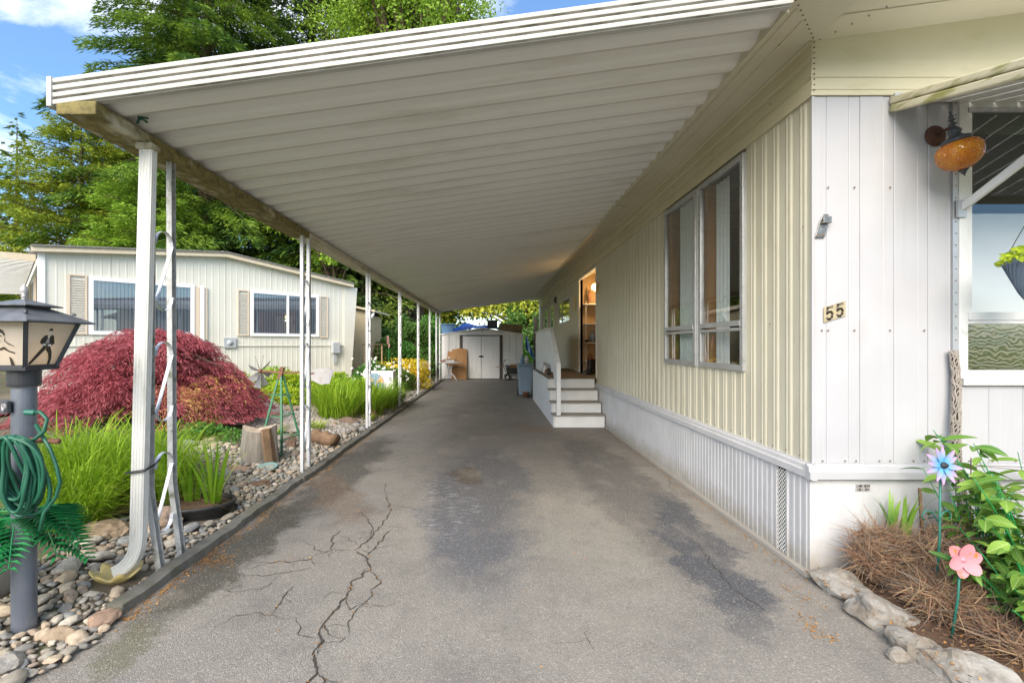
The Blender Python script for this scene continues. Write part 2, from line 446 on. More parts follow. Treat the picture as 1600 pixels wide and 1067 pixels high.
base = over(base, blob(-1.85, 2.25, .10, .16, 0, .9), (.12, .12, .05), .4)
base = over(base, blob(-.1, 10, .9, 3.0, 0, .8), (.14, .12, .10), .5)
v1 = N(nt, 'ShaderNodeTexVoronoi', Scale=170); L(nt, P0, v1.inputs['Vector'])
sp = N(nt, 'ShaderNodeSeparateColor'); L(nt, v1.outputs['Color'], sp.inputs[0])
hs = N(nt, 'ShaderNodeHueSaturation'); L(nt, base, hs.inputs['Color'])
L(nt, ramp(nt, sp.outputs[0], 0, 1, .80, 1.20), hs.inputs['Value'])
bri = ramp(nt, sp.outputs[1], .93, .96)
c = mixc(nt, math_(nt, 'MULTIPLY', bri, .38), hs.outputs[0], (.62, .57, .48))
c = mixc(nt, math_(nt, 'MULTIPLY', ramp(nt, noise_(nt, P0, 3.2, 8, .7), .50, .66), .30), c, (.12, .11, .105))
c = mixc(nt, math_(nt, 'MULTIPLY', ramp(nt, noise_(nt, pos(nt, 'W', (1, .6, 1)), 2.1, 7, .65), .54, .68), .35), c, (.33, .295, .245))
# white dried mineral streaks next to the dark stain
ws = math_(nt, 'MULTIPLY', blob(-.45, 4.35, .25, .9, 5, .7), ramp(nt, noise_(nt, pos(nt, 'W', (1, 3, 1)), 9, 8, .7), .52, .66))
c = mixc(nt, math_(nt, 'MULTIPLY', ws, .55), c, (.45, .46, .50))
vd = N(nt, 'ShaderNodeTexVoronoi', Scale=2.6); L(nt, PD, vd.inputs['Vector'])
sv = N(nt, 'ShaderNodeSeparateColor'); L(nt, vd.outputs['Color'], sv.inputs[0])
spot = math_(nt, 'LESS_THAN', vd.outputs['Distance'], math_(nt, 'MULTIPLY', math_(nt, 'SUBTRACT', sv.outputs[0], .45), .11))
c = mixc(nt, math_(nt, 'MULTIPLY', spot, .55), c, (.05, .047, .045))
fine = ramp(nt, noise_(nt, P0, 14, 8, .75), .60, .72)
c = mixc(nt, math_(nt, 'MULTIPLY', fine, .35), c, (.06, .055, .05))
L(nt, c, b.inputs['Base Color'])
b.inputs['Roughness'].default_value = .82
b.inputs['Specular IOR Level'].default_value = .35
hgt = math_(nt, 'ADD', math_(nt, 'MULTIPLY', v1.outputs['Distance'], -1.0), math_(nt, 'MULTIPLY', noise_(nt, P0, 5, 4), 1.5))
bump(nt, b, hgt, .5, .006)
MATS['asphalt'] = m

mk('garden_soil', (.16, .13, .09), (.09, .08, .05), 1.5, .95, bmp=.8, bscale=30, dirt=(.10, .16, .04), dscale=1.1, dlo=.5, dhi=.62)
mk('pale_ground', (.34, .31, .27), (.24, .22, .19), 14, .95, bmp=.9, bscale=60)
mk('meadow', (.10, .16, .04), (.16, .20, .06), .6, .95, bmp=.5, bscale=8)
mk('mulch', (.15, .085, .05), (.07, .045, .03), 22, .95, bmp=1.0, bscale=60, dirt=(.30, .16, .06), dscale=14, dlo=.58, dhi=.7)
mk('crack', (.035, .03, .026), (.07, .06, .05), 30, .95, dirt=(.24, .13, .05), dscale=4, dlo=.64, dhi=.76)
mk('road', (.07, .07, .07), (.09, .09, .085), 2, .9)

# ------------------------------------------------------------------ mesh helpers
WM = {}
def setp(o, label=None, cat=None, group=None, kind=None):
    if label: o['label'] = label
    if cat: o['category'] = cat
    if group: o['group'] = group
    if kind: o['kind'] = kind
    return o

def thing(name, label, cat, loc=(0, 0, 0), rz=0.0, group=None):
    o = bpy.data.objects.new(name, None)
    o.empty_display_size = .1
    C.objects.link(o)
    o.location = loc
    o.rotation_euler = (0, 0, rz)
    WM[o.name] = Matrix.Translation(loc) @ Matrix.Rotation(rz, 4, 'Z')
    return setp(o, label, cat, group)

def origin_of(parent):
    m = Matrix.Identity(4)
    p = parent
    while p is not None:
        if p.name in WM: return WM[p.name] @ m
        p = p.parent
    return m

def finish(me, name, mat, parent, smooth=False, local=False, **props):
    if not isinstance(mat, (list, tuple)): mat = [mat]
    for k in mat: me.materials.append(MATS[k])
    o = bpy.data.objects.new(name, me)
    C.objects.link(o)
    if parent is not None:
        o.parent = parent
        if not local:
            me.transform(origin_of(parent).inverted())
    if smooth:
        me.polygons.foreach_set('use_smooth', [True] * len(me.polygons))
    setp(o, **props)
    return o

class MB:
    """Collects shapes, then links them as one mesh object."""
    def __init__(s): s.v = []; s.f = []; s.m = []
    def add(s, vs, fs, mi=0, M=None):
        k = len(s.v)
        if M is not None: vs = [M @ Vector(p) for p in vs]
        s.v += [tuple(p) for p in vs]
        s.f += [tuple(i + k for i in f) for f in fs]
        s.m += [mi] * len(fs)
        return s
    def box(s, x0, x1, y0, y1, z0, z1, mi=0, M=None):
        vs = [(x0, y0, z0), (x1, y0, z0), (x1, y1, z0), (x0, y1, z0), (x0, y0, z1), (x1, y0, z1), (x1, y1, z1), (x0, y1, z1)]
        return s.add(vs, [(0, 3, 2, 1), (4, 5, 6, 7), (0, 1, 5, 4), (1, 2, 6, 5), (2, 3, 7, 6), (3, 0, 4, 7)], mi, M)
    def bar(s, p, q, w, h, mi=0, up=(0, 0, 1)):
        p, q = Vector(p), Vector(q)
        d = (q - p).normalized()
        a = d.cross(Vector(up))
        if a.length < 1e-4: a = d.cross(Vector((1, 0, 0)))
        a.normalize(); c = a.cross(d)
        vs = []
        for r in (p, q):
            for i, j in ((-1, -1), (1, -1), (1, 1), (-1, 1)):
                vs.append(r + a * (i * w / 2) + c * (j * h / 2))
        return s.add(vs, [(3, 2, 1, 0), (4, 5, 6, 7), (0, 1, 5, 4), (1, 2, 6, 5), (2, 3, 7, 6), (3, 0, 4, 7)], mi)
    def tube(s, pts, r, n=8, mi=0, cap=True):
        pts = [Vector(p) for p in pts]
        if not isinstance(r, (list, tuple)): r = [r] * len(pts)
        vs = []; fs = []
        prev = None
        for i, p in enumerate(pts):
            d = (pts[min(i + 1, len(pts) - 1)] - pts[max(i - 1, 0)])
            if d.length < 1e-9: d = Vector((0, 0, 1))
            d.normalize()
            if prev is None:
                a = d.cross(Vector((0, 0, 1)))
                if a.length < 1e-3: a = d.cross(Vector((1, 0, 0)))
            else:
                a = prev - d * prev.dot(d)
                if a.length < 1e-5: a = d.cross(Vector((1, 0, 0)))
            a.normalize(); prev = a
            c = d.cross(a)
            for k in range(n):
                t = 2 * math.pi * k / n
                vs.append(p + (a * math.cos(t) + c * math.sin(t)) * r[i])
            if i:
                for k in range(n):
                    k2 = (k + 1) % n
                    fs.append(((i - 1) * n + k, (i - 1) * n + k2, i * n + k2, i * n + k))
        if cap:
            fs.append(tuple(range(n - 1, -1, -1)))
            fs.append(tuple((len(pts) - 1) * n + k for k in range(n)))
        return s.add(vs, fs, mi)
    def lathe(s, prof, n=24, mi=0, M=None, cap=False):
        vs = []; fs = []
        for i, (r, z) in enumerate(prof):
            for k in range(n):
                t = 2 * math.pi * k / n
                vs.append((r * math.cos(t), r * math.sin(t), z))
            if i:
                for k in range(n):
                    k2 = (k + 1) % n
                    fs.append(((i - 1) * n + k, (i - 1) * n + k2, i * n + k2, i * n + k))
        if cap:
            fs.append(tuple(range(n - 1, -1, -1)))
            fs.append(tuple((len(prof) - 1) * n + k for k in range(n)))
        return s.add(vs, fs, mi, M)
    def prism(s, poly, axis, a, b, mi=0, M=None):
        """poly = 2-D outline; extruded along axis 'x', 'y' or 'z' from a to b."""
        n = len(poly)
        def pt(u, v, w):
            return {'x': (w, u, v), 'y': (u, w, v), 'z': (u, v, w)}[axis]
        vs = [pt(u, v, a) for u, v in poly] + [pt(u, v, b) for u, v in poly]
        fs = [tuple(range(n - 1, -1, -1)), tuple(range(n, 2 * n))]
        fs += [(i, (i + 1) % n, n + (i + 1) % n, n + i) for i in range(n)]
        return s.add(vs, fs, mi, M)
    def build(s, name, mat, parent=None, smooth=False, local=False, bevel=0.0, **props):
        me = bpy.data.meshes.new(name)
        me.from_pydata(s.v, [], s.f)
        if isinstance(mat, (list, tuple)):
            me.polygons.foreach_set('material_index', s.m)
        bm = bmesh.new(); bm.from_mesh(me)
        bmesh.ops.recalc_face_normals(bm, faces=bm.faces)
        if bevel:
            es = [e for e in bm.edges if len(e.link_faces) == 2 and e.calc_face_angle(0) > .6]
            bmesh.ops.bevel(bm, geom=es, offset=bevel, segments=2, affect='EDGES', profile=.5)
        bm.to_mesh(me); bm.free()
        return finish(me, name, mat, parent, smooth, local, **props)

def copy_tree(o, parent=None, loc=None, rz=None, **props):
    c = o.copy(); C.objects.link(c)
    if parent is not None: c.parent = parent
    for ch in list(o.children): copy_tree(ch, c)
    if loc is not None: c.location = loc
    if rz is not None: c.rotation_euler[2] = rz
    setp(c, **props)
    return c

def np_mesh(name, V, F, mat, parent=None, rnd=None, smooth=False, local=False, **props):
    """V (n,3) array, F (m,k) array of equal-sized faces; rnd = value per face."""
    me = bpy.data.meshes.new(name)
    V = np.ascontiguousarray(V, dtype=np.float32); F = np.ascontiguousarray(F, dtype=np.int32)
    k = F.shape[1]
    me.vertices.add(len(V)); me.vertices.foreach_set('co', V.ravel())
    me.loops.add(F.size); me.loops.foreach_set('vertex_index', F.ravel())
    me.polygons.add(len(F))
    me.polygons.foreach_set('loop_start', np.arange(0, F.size, k, dtype=np.int32))
    me.update(calc_edges=True)
    if rnd is not None:
        a = me.attributes.new('rnd', 'FLOAT', 'FACE')
        a.data.foreach_set('value', np.ascontiguousarray(rnd, dtype=np.float32))
    return finish(me, name, mat, parent, smooth, local, **props)

def norm(a): return a / np.maximum(np.linalg.norm(a, axis=-1, keepdims=True), 1e-9)

def cards(c, d, Ln, Wd, flat=None):
    """Diamond leaf faces from base points c along d; flat = wished normal."""
    n = len(c)
    ref = RNG.normal(size=(n, 3)) if flat is None else flat + RNG.normal(size=(n, 3)) * .35
    side = norm(np.cross(d, ref))
    Ln = np.broadcast_to(np.asarray(Ln), (n,))[:, None]; Wd = np.broadcast_to(np.asarray(Wd), (n,))[:, None]
    mid = c + d * Ln * .45
    V = np.stack([c, mid + side * Wd / 2, c + d * Ln, mid - side * Wd / 2], 1).reshape(-1, 3)
    F = np.arange(4 * n).reshape(n, 4)
    return V, F

def leaf_obj(name, sets, mat, parent, **props):
    Vs = []; Fs = []; k = 0
    for V, F in sets:
        Vs.append(V); Fs.append(F + k); k += len(V)
    V = np.concatenate(Vs); F = np.concatenate(Fs)
    return np_mesh(name, V, F, mat, parent, rnd=RNG.random(len(F)), **props)

def blades(base, az, lean, H, W, seg=5, curl=1.0):
    """Arching strap leaves: base points (n,3), azimuth, reach of the tip, height, width."""
    n = len(base)
    t = np.linspace(0, 1, seg + 1)[None, :]
    d = np.stack([np.cos(az), np.sin(az), np.zeros(n)], 1)
    s = np.stack([-np.sin(az), np.cos(az), np.zeros(n)], 1)
    H = np.asarray(H)[:, None]; W = np.asarray(W)[:, None]; lean = np.asarray(lean)[:, None]
    out = lean * t ** 1.7
    z = H * (t * (1 + .55 * curl) - .55 * curl * t ** 2.6)
    w = W * np.clip(1.0 - t ** 2.2, .03, 1) * np.minimum(1, .55 + 2 * t)
    ctr = base[:, None, :] + d[:, None, :] * out[..., None] + np.array([0, 0, 1.0]) * z[..., None]
    A = ctr + s[:, None, :] * w[..., None] / 2
    B = ctr - s[:, None, :] * w[..., None] / 2
    V = np.stack([A, B], 2).reshape(n, -1, 3)
    k = 2 * (seg + 1)
    F = []
    for i in range(seg):
        F.append(np.array([2 * i, 2 * i + 1, 2 * i + 3, 2 * i + 2]))
    F = (np.stack(F)[None] + (np.arange(n) * k)[:, None, None]).reshape(-1, 4)
    return V.reshape(-1, 3), F, seg

def blade_obj(name, base, az, lean, H, W, mat, parent, seg=5, curl=1.0, **props):
    V, F, sg = blades(base, az, lean, H, W, seg, curl)
    return np_mesh(name, V, F, mat, parent, rnd=np.repeat(RNG.random(len(base)), sg), smooth=True, **props)

def rock_mesh(name, seed, sub=3, rough=.22, flat=1.0, ang=0.0):
    bm = bmesh.new()
    bmesh.ops.create_icosphere(bm, subdivisions=sub, radius=1.0)
    off = Vector((seed * 7.3, seed * 3.1, seed * 1.7))
    rr = random.Random(seed)
    planes = [(Vector((rr.gauss(0, 1), rr.gauss(0, 1), rr.gauss(0, 1))).normalized(), rr.uniform(.50, .82)) for _ in range(int(ang * 18))]
    for v in bm.verts:
        n = v.co.normalized()
        for pn, pd in planes:
            dd = v.co.dot(pn)
            if dd > pd: v.co -= pn * (dd - pd) * .92
        v.co += n * (mnoise.noise(n * 1.3 + off) * rough + mnoise.noise(n * 3.5 + off) * rough * .35 + ((mnoise.noise(n * 9 + off) * .03) if ang else 0))
        v.co.z *= flat
    me = bpy.data.meshes.new(name)
    bm.to_mesh(me); bm.free()
    me.polygons.foreach_set('use_smooth', [not ang] * len(me.polygons))
    return me

def G(x, y, z=0.0):
    """Ground point seen at photo position x, y (height z)."""
    D = 720 * (1.5 - z) / (y - 538.0)
    return ((x - 770) / 720 * D, D, z)
# ================================================================== SETTING
def tz(x, y):
    """Height of the garden ground on the neighbour's side of the carport."""
    t = max(0.0, -2.16 - x)
    h = .012 + .115 * t
    return min(h, .40 + .02 * math.sin(x * .3) * math.cos(y * .2))

def sheet(name, x0, x1, y0, y1, nx, ny, zf, mat, bumpy=0.0, **p):
    X = np.linspace(x0, x1, nx); Y = np.linspace(y0, y1, ny)
    V = np.array([(x, y, zf(x, y) + (bumpy * mnoise.noise(Vector((x * 2.2, y * 2.2, 1.3))) if bumpy else 0)) for y in Y for x in X])
    F = np.array([(j * nx + i, j * nx + i + 1, (j + 1) * nx + i + 1, (j + 1) * nx + i) for j in range(ny - 1) for i in range(nx - 1)])
    return np_mesh(name, V, F, mat, smooth=True, **p)

sheet('ground', -400, 400, -400, 600, 9, 9, lambda x, y: -.06, 'meadow', kind='structure')
sheet('road', -60, 60, -9.5, -3.0, 13, 3, lambda x, y: -.02, 'road', kind='structure')
drive = sheet('driveway', -2.10, 2.14, -3.0, 21.5, 12, 60, lambda x, y: .0, 'asphalt', kind='structure')
garden = sheet('garden_ground', -34, -2.08, -2.0, 46, 90, 130, lambda x, y: tz(x, y) - .015, 'garden_soil', .03, kind='structure')
bed_r = sheet('flower_bed', 2.03, 7.5, -2.0, 3.05, 40, 40, lambda x, y: .012 + .05 * min(1, max(0, (x - 1.9) * 2)) * (1 if y > 1.0 else 1), 'mulch', .03, kind='structure')

# pale gravel path through the garden beds
xs = []
pl = [(-2.6, 9.9), (-3.4, 9.0), (-4.3, 8.6), (-5.4, 8.4)]
V = []; F = []
for i in range(40):
    for j in range(12):
        u = i / 39; v = j / 11
        x = -2.35 - 3.3 * u; y = 6.9 + .6 * u + v * (4.2 - .5 * math.sin(u * 3))
        V.append((x, y, tz(x, y) + .022 + .01 * mnoise.noise(Vector((x * 6, y * 6, 0)))))
for i in range(39):
    for j in range(11):
        F.append((i * 12 + j, (i + 1) * 12 + j, (i + 1) * 12 + j + 1, i * 12 + j + 1))
path = np_mesh('gravel_path', np.array(V), np.array(F), 'pale_ground', smooth=True, kind='structure')

# the weathered edging along the driveway, in lengths
kerbs = []
y = 2.56
k_i = 0
while y < 19.6:
    ln = min(1.22 + .1 * math.sin(k_i * 3.1), 19.7 - y)
    mb = MB(); n = 9
    rg = random.Random(k_i)
    vs = []
    x0 = -2.155 + rg.uniform(-.008, .008); w = .105
    for j in range(n + 1):
        yy = y + ln * j / n
        h = .055 + rg.uniform(-.008, .008)
        e0, e1 = rg.uniform(-.006, .006), rg.uniform(-.008, .008)
        vs += [(x0 + e0, yy, -.02), (x0 + e0 + .006, yy, h), (x0 + w + e1 - .01, yy, h - .006), (x0 + w + e1, yy, -.02)]
    fs = []
    for j in range(n):
        a = j * 4; b_ = a + 4
        fs += [(a, a + 1, b_ + 1, b_), (a + 1, a + 2, b_ + 2, b_ + 1), (a + 2, a + 3, b_ + 3, b_ + 2)]
    fs += [(0, 3, 2, 1), (n * 4, n * 4 + 1, n * 4 + 2, n * 4 + 3)]
    mb.add(vs, fs)
    kerbs.append((mb, y))
    y += ln + .012; k_i += 1
kroot = kerbs[0][0].build('kerb', 'kerb', kind='structure')
for mb, _ in kerbs[1:]:
    mb.build('kerb_segment', 'kerb', kroot)

# cracks in the asphalt, traced on the ground
def px(pts): return [G(a, b)[:2] for a, b in pts]
crack_lines = [
    ([(604, 776), (610, 798), (599, 816), (590, 827), (578, 840), (565, 852), (554, 860)], 1.0),
    ([(554, 860), (572, 870), (578, 890), (552, 908), (543, 930), (529, 948), (510, 970), (498, 992), (505, 1001), (489, 1017), (490, 1035), (496, 1052), (478, 1070), (462, 1100)], 1.25),
    ([(578, 890), (594, 907), (585, 921), (572, 943), (558, 950), (547, 970), (548, 992)], .8),
    ([(554, 860), (521, 858), (500, 865), (478, 876), (449, 878), (409, 878)], .7),
    ([(485, 887), (460, 893), (438, 896), (410, 900), (380, 898)], .6),
    ([(521, 858), (518, 843), (524, 836), (532, 829)], .9),
    ([(572, 870), (590, 850), (600, 838), (612, 827)], .8),
    ([(578, 840), (582, 820), (571, 806), (560, 800)], .7),
    ([(456, 916), (441, 934), (432, 950), (423, 963)], .7),
    ([(441, 934), (458, 942)], .5),
    ([(496, 1052), (508, 1066), (512, 1100)], .7),
    ([(500, 1001), (470, 990), (461, 965)], .5),
    ([(1090, 848), (1108, 876), (1128, 900), (1156, 928), (1192, 952)], .6),
    ([(918, 980), (914, 992), (918, 1005), (930, 1018)], .35),
    ([(340, 920), (365, 925), (410, 921)], .5),
    ([(604, 776), (600, 765), (604, 752)], .4),
    ([(620, 712), (650, 706), (680, 694), (720, 680)], .5),
    ([(1045, 742), (1045, 760), (1060, 772)], .4),
    ([(610, 985), (625, 975), (640, 978)], .25),
    ([(330, 985), (372, 962), (405, 958), (450, 966)], .35), ([(560, 852), (540, 838), (521, 836)], .5), ([(590, 827), (618, 822), (640, 830)], .4),
    ([(543, 930), (520, 925), (505, 934)], .5), ([(572, 943), (600, 948), (622, 940)], .35), ([(610, 798), (630, 792), (652, 797), (668, 790)], .4),
    ([(438, 896), (420, 915), (396, 925)], .4), ([(500, 865), (486, 850), (470, 846)], .4), ([(680, 735), (700, 741), (716, 733)], .3), ([(770, 720), (800, 712), (840, 716)], .3),
    ([(505, 1001), (530, 1006), (548, 992)], .4), ([(690, 640), (720, 644), (760, 638)], .3), ([(1010, 700), (1025, 722), (1045, 742)], .4), ([(850, 1010), (885, 1002), (916, 1000)], .2),
]
rg = random.Random(3)
cmb = MB()
litter_seeds = []
def ribbon(pts, w, depth=0):
    fine = [Vector((*pts[0], 0))]
    for a, b_ in zip(pts, pts[1:]):
        a = Vector((*a, 0)); b_ = Vector((*b_, 0)); ln = (b_ - a).length
        n = max(1, int(ln / .018))
        for i in range(1, n + 1):
            p = a.lerp(b_, i / n)
            k = .5 * min(.03, ln * .2)
            p += Vector((mnoise.noise(p * 14), mnoise.noise(p * 14 + Vector((9, 4, 2))), 0)) * k * 2 + Vector((rg.uniform(-.004, .004), rg.uniform(-.004, .004), 0))
            fine.append(p)
    vs = []
    for i, p in enumerate(fine):
        d = (fine[min(i + 1, len(fine) - 1)] - fine[max(0, i - 1)]).normalized()
        s = Vector((-d.y, d.x, 0))
        ww = w * (.25 + 1.5 * abs(mnoise.noise(p * 11)) + rg.uniform(0, .5)) * min(1, .25 + i * .2, .25 + (len(fine) - 1 - i) * .2)
        vs += [p + s * ww / 2 + Vector((0, 0, .0035)), p - s * ww / 2 + Vector((0, 0, .0035))]
        if w > .006 and rg.random() < .5: litter_seeds.append(p.copy())
        if depth < 2 and rg.random() < (.10 if depth == 0 else .05) and w > .003:
            a = rg.uniform(.5, 1.3) * rg.choice((-1, 1))
            dd = Vector((d.x * math.cos(a) - d.y * math.sin(a), d.x * math.sin(a) + d.y * math.cos(a), 0))
            l2 = rg.uniform(.03, .13)
            q = p + dd * l2
            q2 = q + Vector((rg.uniform(-1, 1), rg.uniform(-1, 1), 0)) * l2 * .6
            ribbon([p.to_2d()[:], q.to_2d()[:], q2.to_2d()[:]], w * .5, depth + 1)
    fs = [(2 * i, 2 * i + 1, 2 * i + 3, 2 * i + 2) for i in range(len(fine) - 1)]
    cmb.add(vs, fs)
for pts, w in crack_lines: ribbon(px(pts), w * .010)
cmb.build('crack', 'crack', drive, kind='stuff')

# orange leaf litter: along the kerb, along the skirt, in the cracks
pts = []
for _ in range(1500):
    yy = 2.5 + 5.5 * rg.random() ** 1.4
    pts.append((-2.045 + abs(rg.gauss(0, .05)) + .10 * max(0, mnoise.noise(Vector((yy * 3, 0, 0)))), yy))
for _ in range(230): pts.append((rg.gauss(-1.90, .07), rg.gauss(3.18, .07)))
for _ in range(500):
    yy = 2.9 + 5.3 * rg.random()
    pts.append((2.0 - abs(rg.gauss(0, .035)), yy))
for _ in range(170): pts.append((rg.gauss(1.60, .18), rg.gauss(6.6, .45)))
for _ in range(160): pts.append((1.45 + rg.gauss(0, .25), rg.gauss(7.6, .28)))
for _ in range(60): pts.append((1.82 + rg.gauss(0, .05), rg.gauss(2.75, .08)))
for _ in range(90): pts.append((1.70 + rg.gauss(0, .03), 2.45 + rg.gauss(0, .08)))
for p in litter_seeds:
    if rg.random() < .45: pts.append((p.x + rg.gauss(0, .006), p.y + rg.gauss(0, .006)))
for _ in range(260): pts.append((rg.uniform(-2, 1.9), rg.uniform(2.1, 9)))
n = len(pts)
c = np.array([(a, b_, .005) for a, b_ in pts]); az = RNG.random(n) * 6.28
d = np.stack([np.cos(az), np.sin(az), RNG.random(n) * .25], 1)
leaf_obj('leaf_litter', [cards(c, norm(d), RNG.uniform(.006, .022, n), RNG.uniform(.004, .011, n), np.tile((0, 0, 1.0), (n, 1)))], 'litter', drive, kind='stuff')
# bits of pale grit on the asphalt edge
# ================================================================== CARPORT
def cz(x): return 2.83 + .137 * (x + 2.43)          # underside of the roof
carport = thing('carport', 'long white metal carport roof on paired posts beside the home', 'carport', (-2.2, 2.55, 0))
PITCH = .2205
XL, XR = -2.44, 1.672
def pan_mesh(y0):
    prof = [(0, .10), (.003, .070), (.02, .068), (.06, .052), (.105, .016), (.135, .002), (.186, .0), (.205, .0), (.208, .10), (PITCH - .001, .101)]
    mb = MB(); nx = 2
    vs = []; th = .004
    for x in (XL, XR):
        for yy, dz in prof: vs.append((x, y0 + yy, cz(x) + dz))
    for x in (XL, XR):
        for yy, dz in prof: vs.append((x, y0 + yy, cz(x) + dz + th))
    m_ = len(prof); fs = []
    for i in range(m_ - 1):
        fs.append((i, i + 1, m_ + i + 1, m_ + i))
        fs.append((2 * m_ + i, 3 * m_ + i, 3 * m_ + i + 1, 2 * m_ + i + 1))
    fs += [(0, m_, 3 * m_, 2 * m_), (m_ - 1, 3 * m_ - 1, 4 * m_ - 1, 2 * m_ - 1)]
    mb.add(vs, fs)
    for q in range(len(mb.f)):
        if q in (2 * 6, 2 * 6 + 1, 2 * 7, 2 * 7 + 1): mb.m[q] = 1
    return mb
proto = pan_mesh(2.56).build('roof_panel', ['roof_pan', 'pan_seam_shade'], carport)
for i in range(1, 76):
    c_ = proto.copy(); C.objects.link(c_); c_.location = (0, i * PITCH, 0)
# fluted front fascia following the slope, with end cap
def fascia_front(x0, x1, y):
    mb = MB()
    H = .158; prof = []
    nr = 4
    for k in range(nr):
        z0 = k * H / nr
        prof += [(0, z0 + .002), (-.014, z0 + .008), (-.016, z0 + H / nr * .5), (-.014, z0 + H / nr - .008), (0, z0 + H / nr - .002)]
    prof = [(.035, 0.0), (.0, 0.0)] + prof + [(0, H), (.03, H)]
    vs = []
    for x in (x0, x1):
        for dy, dz in prof: vs.append((x, y + dy, cz(x) - .018 + dz))
    m_ = len(prof)
    for i in range(m_ - 1):
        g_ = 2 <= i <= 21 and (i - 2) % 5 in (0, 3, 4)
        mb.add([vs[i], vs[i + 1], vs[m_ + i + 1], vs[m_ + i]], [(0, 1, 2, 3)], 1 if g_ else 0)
    return mb
fascia_front(-2.425, 1.655, 2.55).build('front_fascia', ['fascia_white', 'fascia_grime'], carport)
MB().box(-2.452, -2.424, 2.528, 2.60, cz(-2.44) - .022, cz(-2.44) + .142).build('fascia_end_cap', 'fascia_white', carport, bevel=.003)
# gutter along the low edge, above the beam
MB().box(-2.452, -2.44, 2.60, 19.3, cz(-2.44) - .02, cz(-2.44) + .13).build('gutter', 'fascia_white', carport)
# eave beam over the posts: the mossy near length and the cleaner far length
MB().box(-2.405, -2.187, 2.536, 5.5, 2.765, 2.84).build('beam', 'mossy_beam', carport, bevel=.006, label='mossy near end of the eave beam')
MB().box(-2.38, -2.189, 5.503, 19.3, 2.767, 2.838).build('beam', 'beam_paint', carport, bevel=.006)
MB().box(-2.35, -2.15, 19.303, 19.36, 2.80, 2.87).build('beam_cap', 'beam_paint', carport)
# teal rag tied round the beam
mb = MB()
mb.tube([(-2.16, 2.80, 2.84), (-2.15, 2.80, 2.865), (-2.135, 2.81, 2.872), (-2.12, 2.83, 2.86)], .008, 5)
mb.tube([(-2.15, 2.80, 2.865), (-2.13, 2.77, 2.88), (-2.105, 2.76, 2.885)], .006, 5)
mb.tube([(-2.15, 2.80, 2.865), (-2.155, 2.82, 2.89), (-2.13, 2.85, 2.895)], .006, 5)
o = mb.build('cord', 'hose_green', None, smooth=True); setp(o, 'teal scrap of cord knotted over the mossy end of the beam', 'cord')
# far edge trim and the lip where the pans meet the home
MB().prism([(XL, cz(XL) - .01), (XR, cz(XR) - .01), (XR, cz(XR) + .10), (XL, cz(XL) + .10)], 'y', 19.325, 19.345).build('rear_fascia', 'fascia_white', carport)
mb = MB()
mb.box(1.655, 1.672, 2.60, 19.32, 3.372, 3.452)
mb.build('eave_lip', 'soffit_metal', carport)
mb = MB()
for i in range(75):
    yy = 2.75 + i * PITCH
    M = Matrix.Translation((1.653, yy, 3.405)) @ Matrix.Rotation(R(-90), 4, 'Y')
    mb.lathe([(.0001, .006), (.007, .004), (.008, 0)], 6, M=M)
mb.build('screw_heads', 'screw', carport, kind='stuff')

# posts: two slim channels with S-scrolls between
def make_post(y, old=False, first=False):
    p = thing('carport_post', '', 'post', (-2.215, y, 0), group='paired metal posts under the carport eave')
    mt = 'galvanised_old' if old else 'galvanised'
    gap = .215 if first else .185
    for k in (0, 1):
        mb = MB()
        yy = y + k * gap
        w, dp, t = .040, .036, .004
        xk = -2.235 if (first and k) else -2.215
        if first:      # pushed-in foot: the shafts bend outwards near the ground
            joints = [((xk, yy, 2.763), (xk + (.01 if k else -.01), yy, .55)), ((xk + (.01 if k else -.01), yy, .55), (xk + (.055 if k else .045), yy + .03, .02))]
        else: joints = [((xk, yy, 2.766), (xk, yy, .0))]
        for a, b_ in joints:
            a = Vector(a); b_ = Vector(b_)
            for (ox, oy, sx_, sy_) in ((0, -w / 2, dp, t), (0, w / 2, dp, t), (-dp / 2, 0, t, w)):
                mb.bar(a + Vector((ox, oy, 0)), b_ + Vector((ox, oy, 0)), sx_, sy_, up=(0, 1, 0))
        if first: mb.box(xk + .025, xk + .075, yy, yy + .06, 0, .03)
        mb.build('post_shaft', mt, p)
    # S-scroll straps
    z = 2.24
    while z > .2:
        mb = MB(); h = .50; r_ = gap * .36
        pts = []
        ya, yb = y + .03, y + gap - .03
        mid = (ya + yb) / 2; rr = (yb - ya) / 2
        for i in range(9):      # top hook
            t = math.pi * i / 8
            pts.append((-2.21, mid - rr * math.cos(t), z - rr + rr * 1.2 * math.sin(t)))
        for i in range(1, 9):    # bottom hook
            t = math.pi * i / 8
            pts.append((-2.21, ya + rr - rr * math.cos(t) * 1.0 if False else mid - rr * math.cos(t), z - h + rr - rr * 1.2 * math.sin(t)))
        # flat strap 20 mm wide
        vs = []
        for q in pts: vs += [(q[0] - .012, q[1], q[2]), (q[0] + .012, q[1], q[2])]
        mb.add(vs, [(2 * i, 2 * i + 1, 2 * i + 3, 2 * i + 2) for i in range(len(pts) - 1)])
        # give it a thickness
        vs2 = [(a, b_ + .004, c_ + .003) for a, b_, c_ in vs]
        mb.add(vs2, [(2 * i, 2 * i + 2, 2 * i + 3, 2 * i + 1) for i in range(len(pts) - 1)])
        mb.tube([(-2.198, yb - .002, z - rr * 1.0), (-2.192, yb - .002, z - rr * 1.0)], .006, 6)
        mb.build('scroll', 'galvanised', p)
        z -= .74
    return p
where = ['bent first post behind the white downspout, foot beside the splash shell',
         'second post, between the tree stump and the driveway edge',
         'third post, beside the arching daylilies and the brown log',
         'fourth post, at the far end of the daylilies',
         'fifth post, before the golden bush',
         'sixth post, beside the golden bush',
         'seventh post, next to the patio table',
         'eighth and farthest post, at the shed corner']
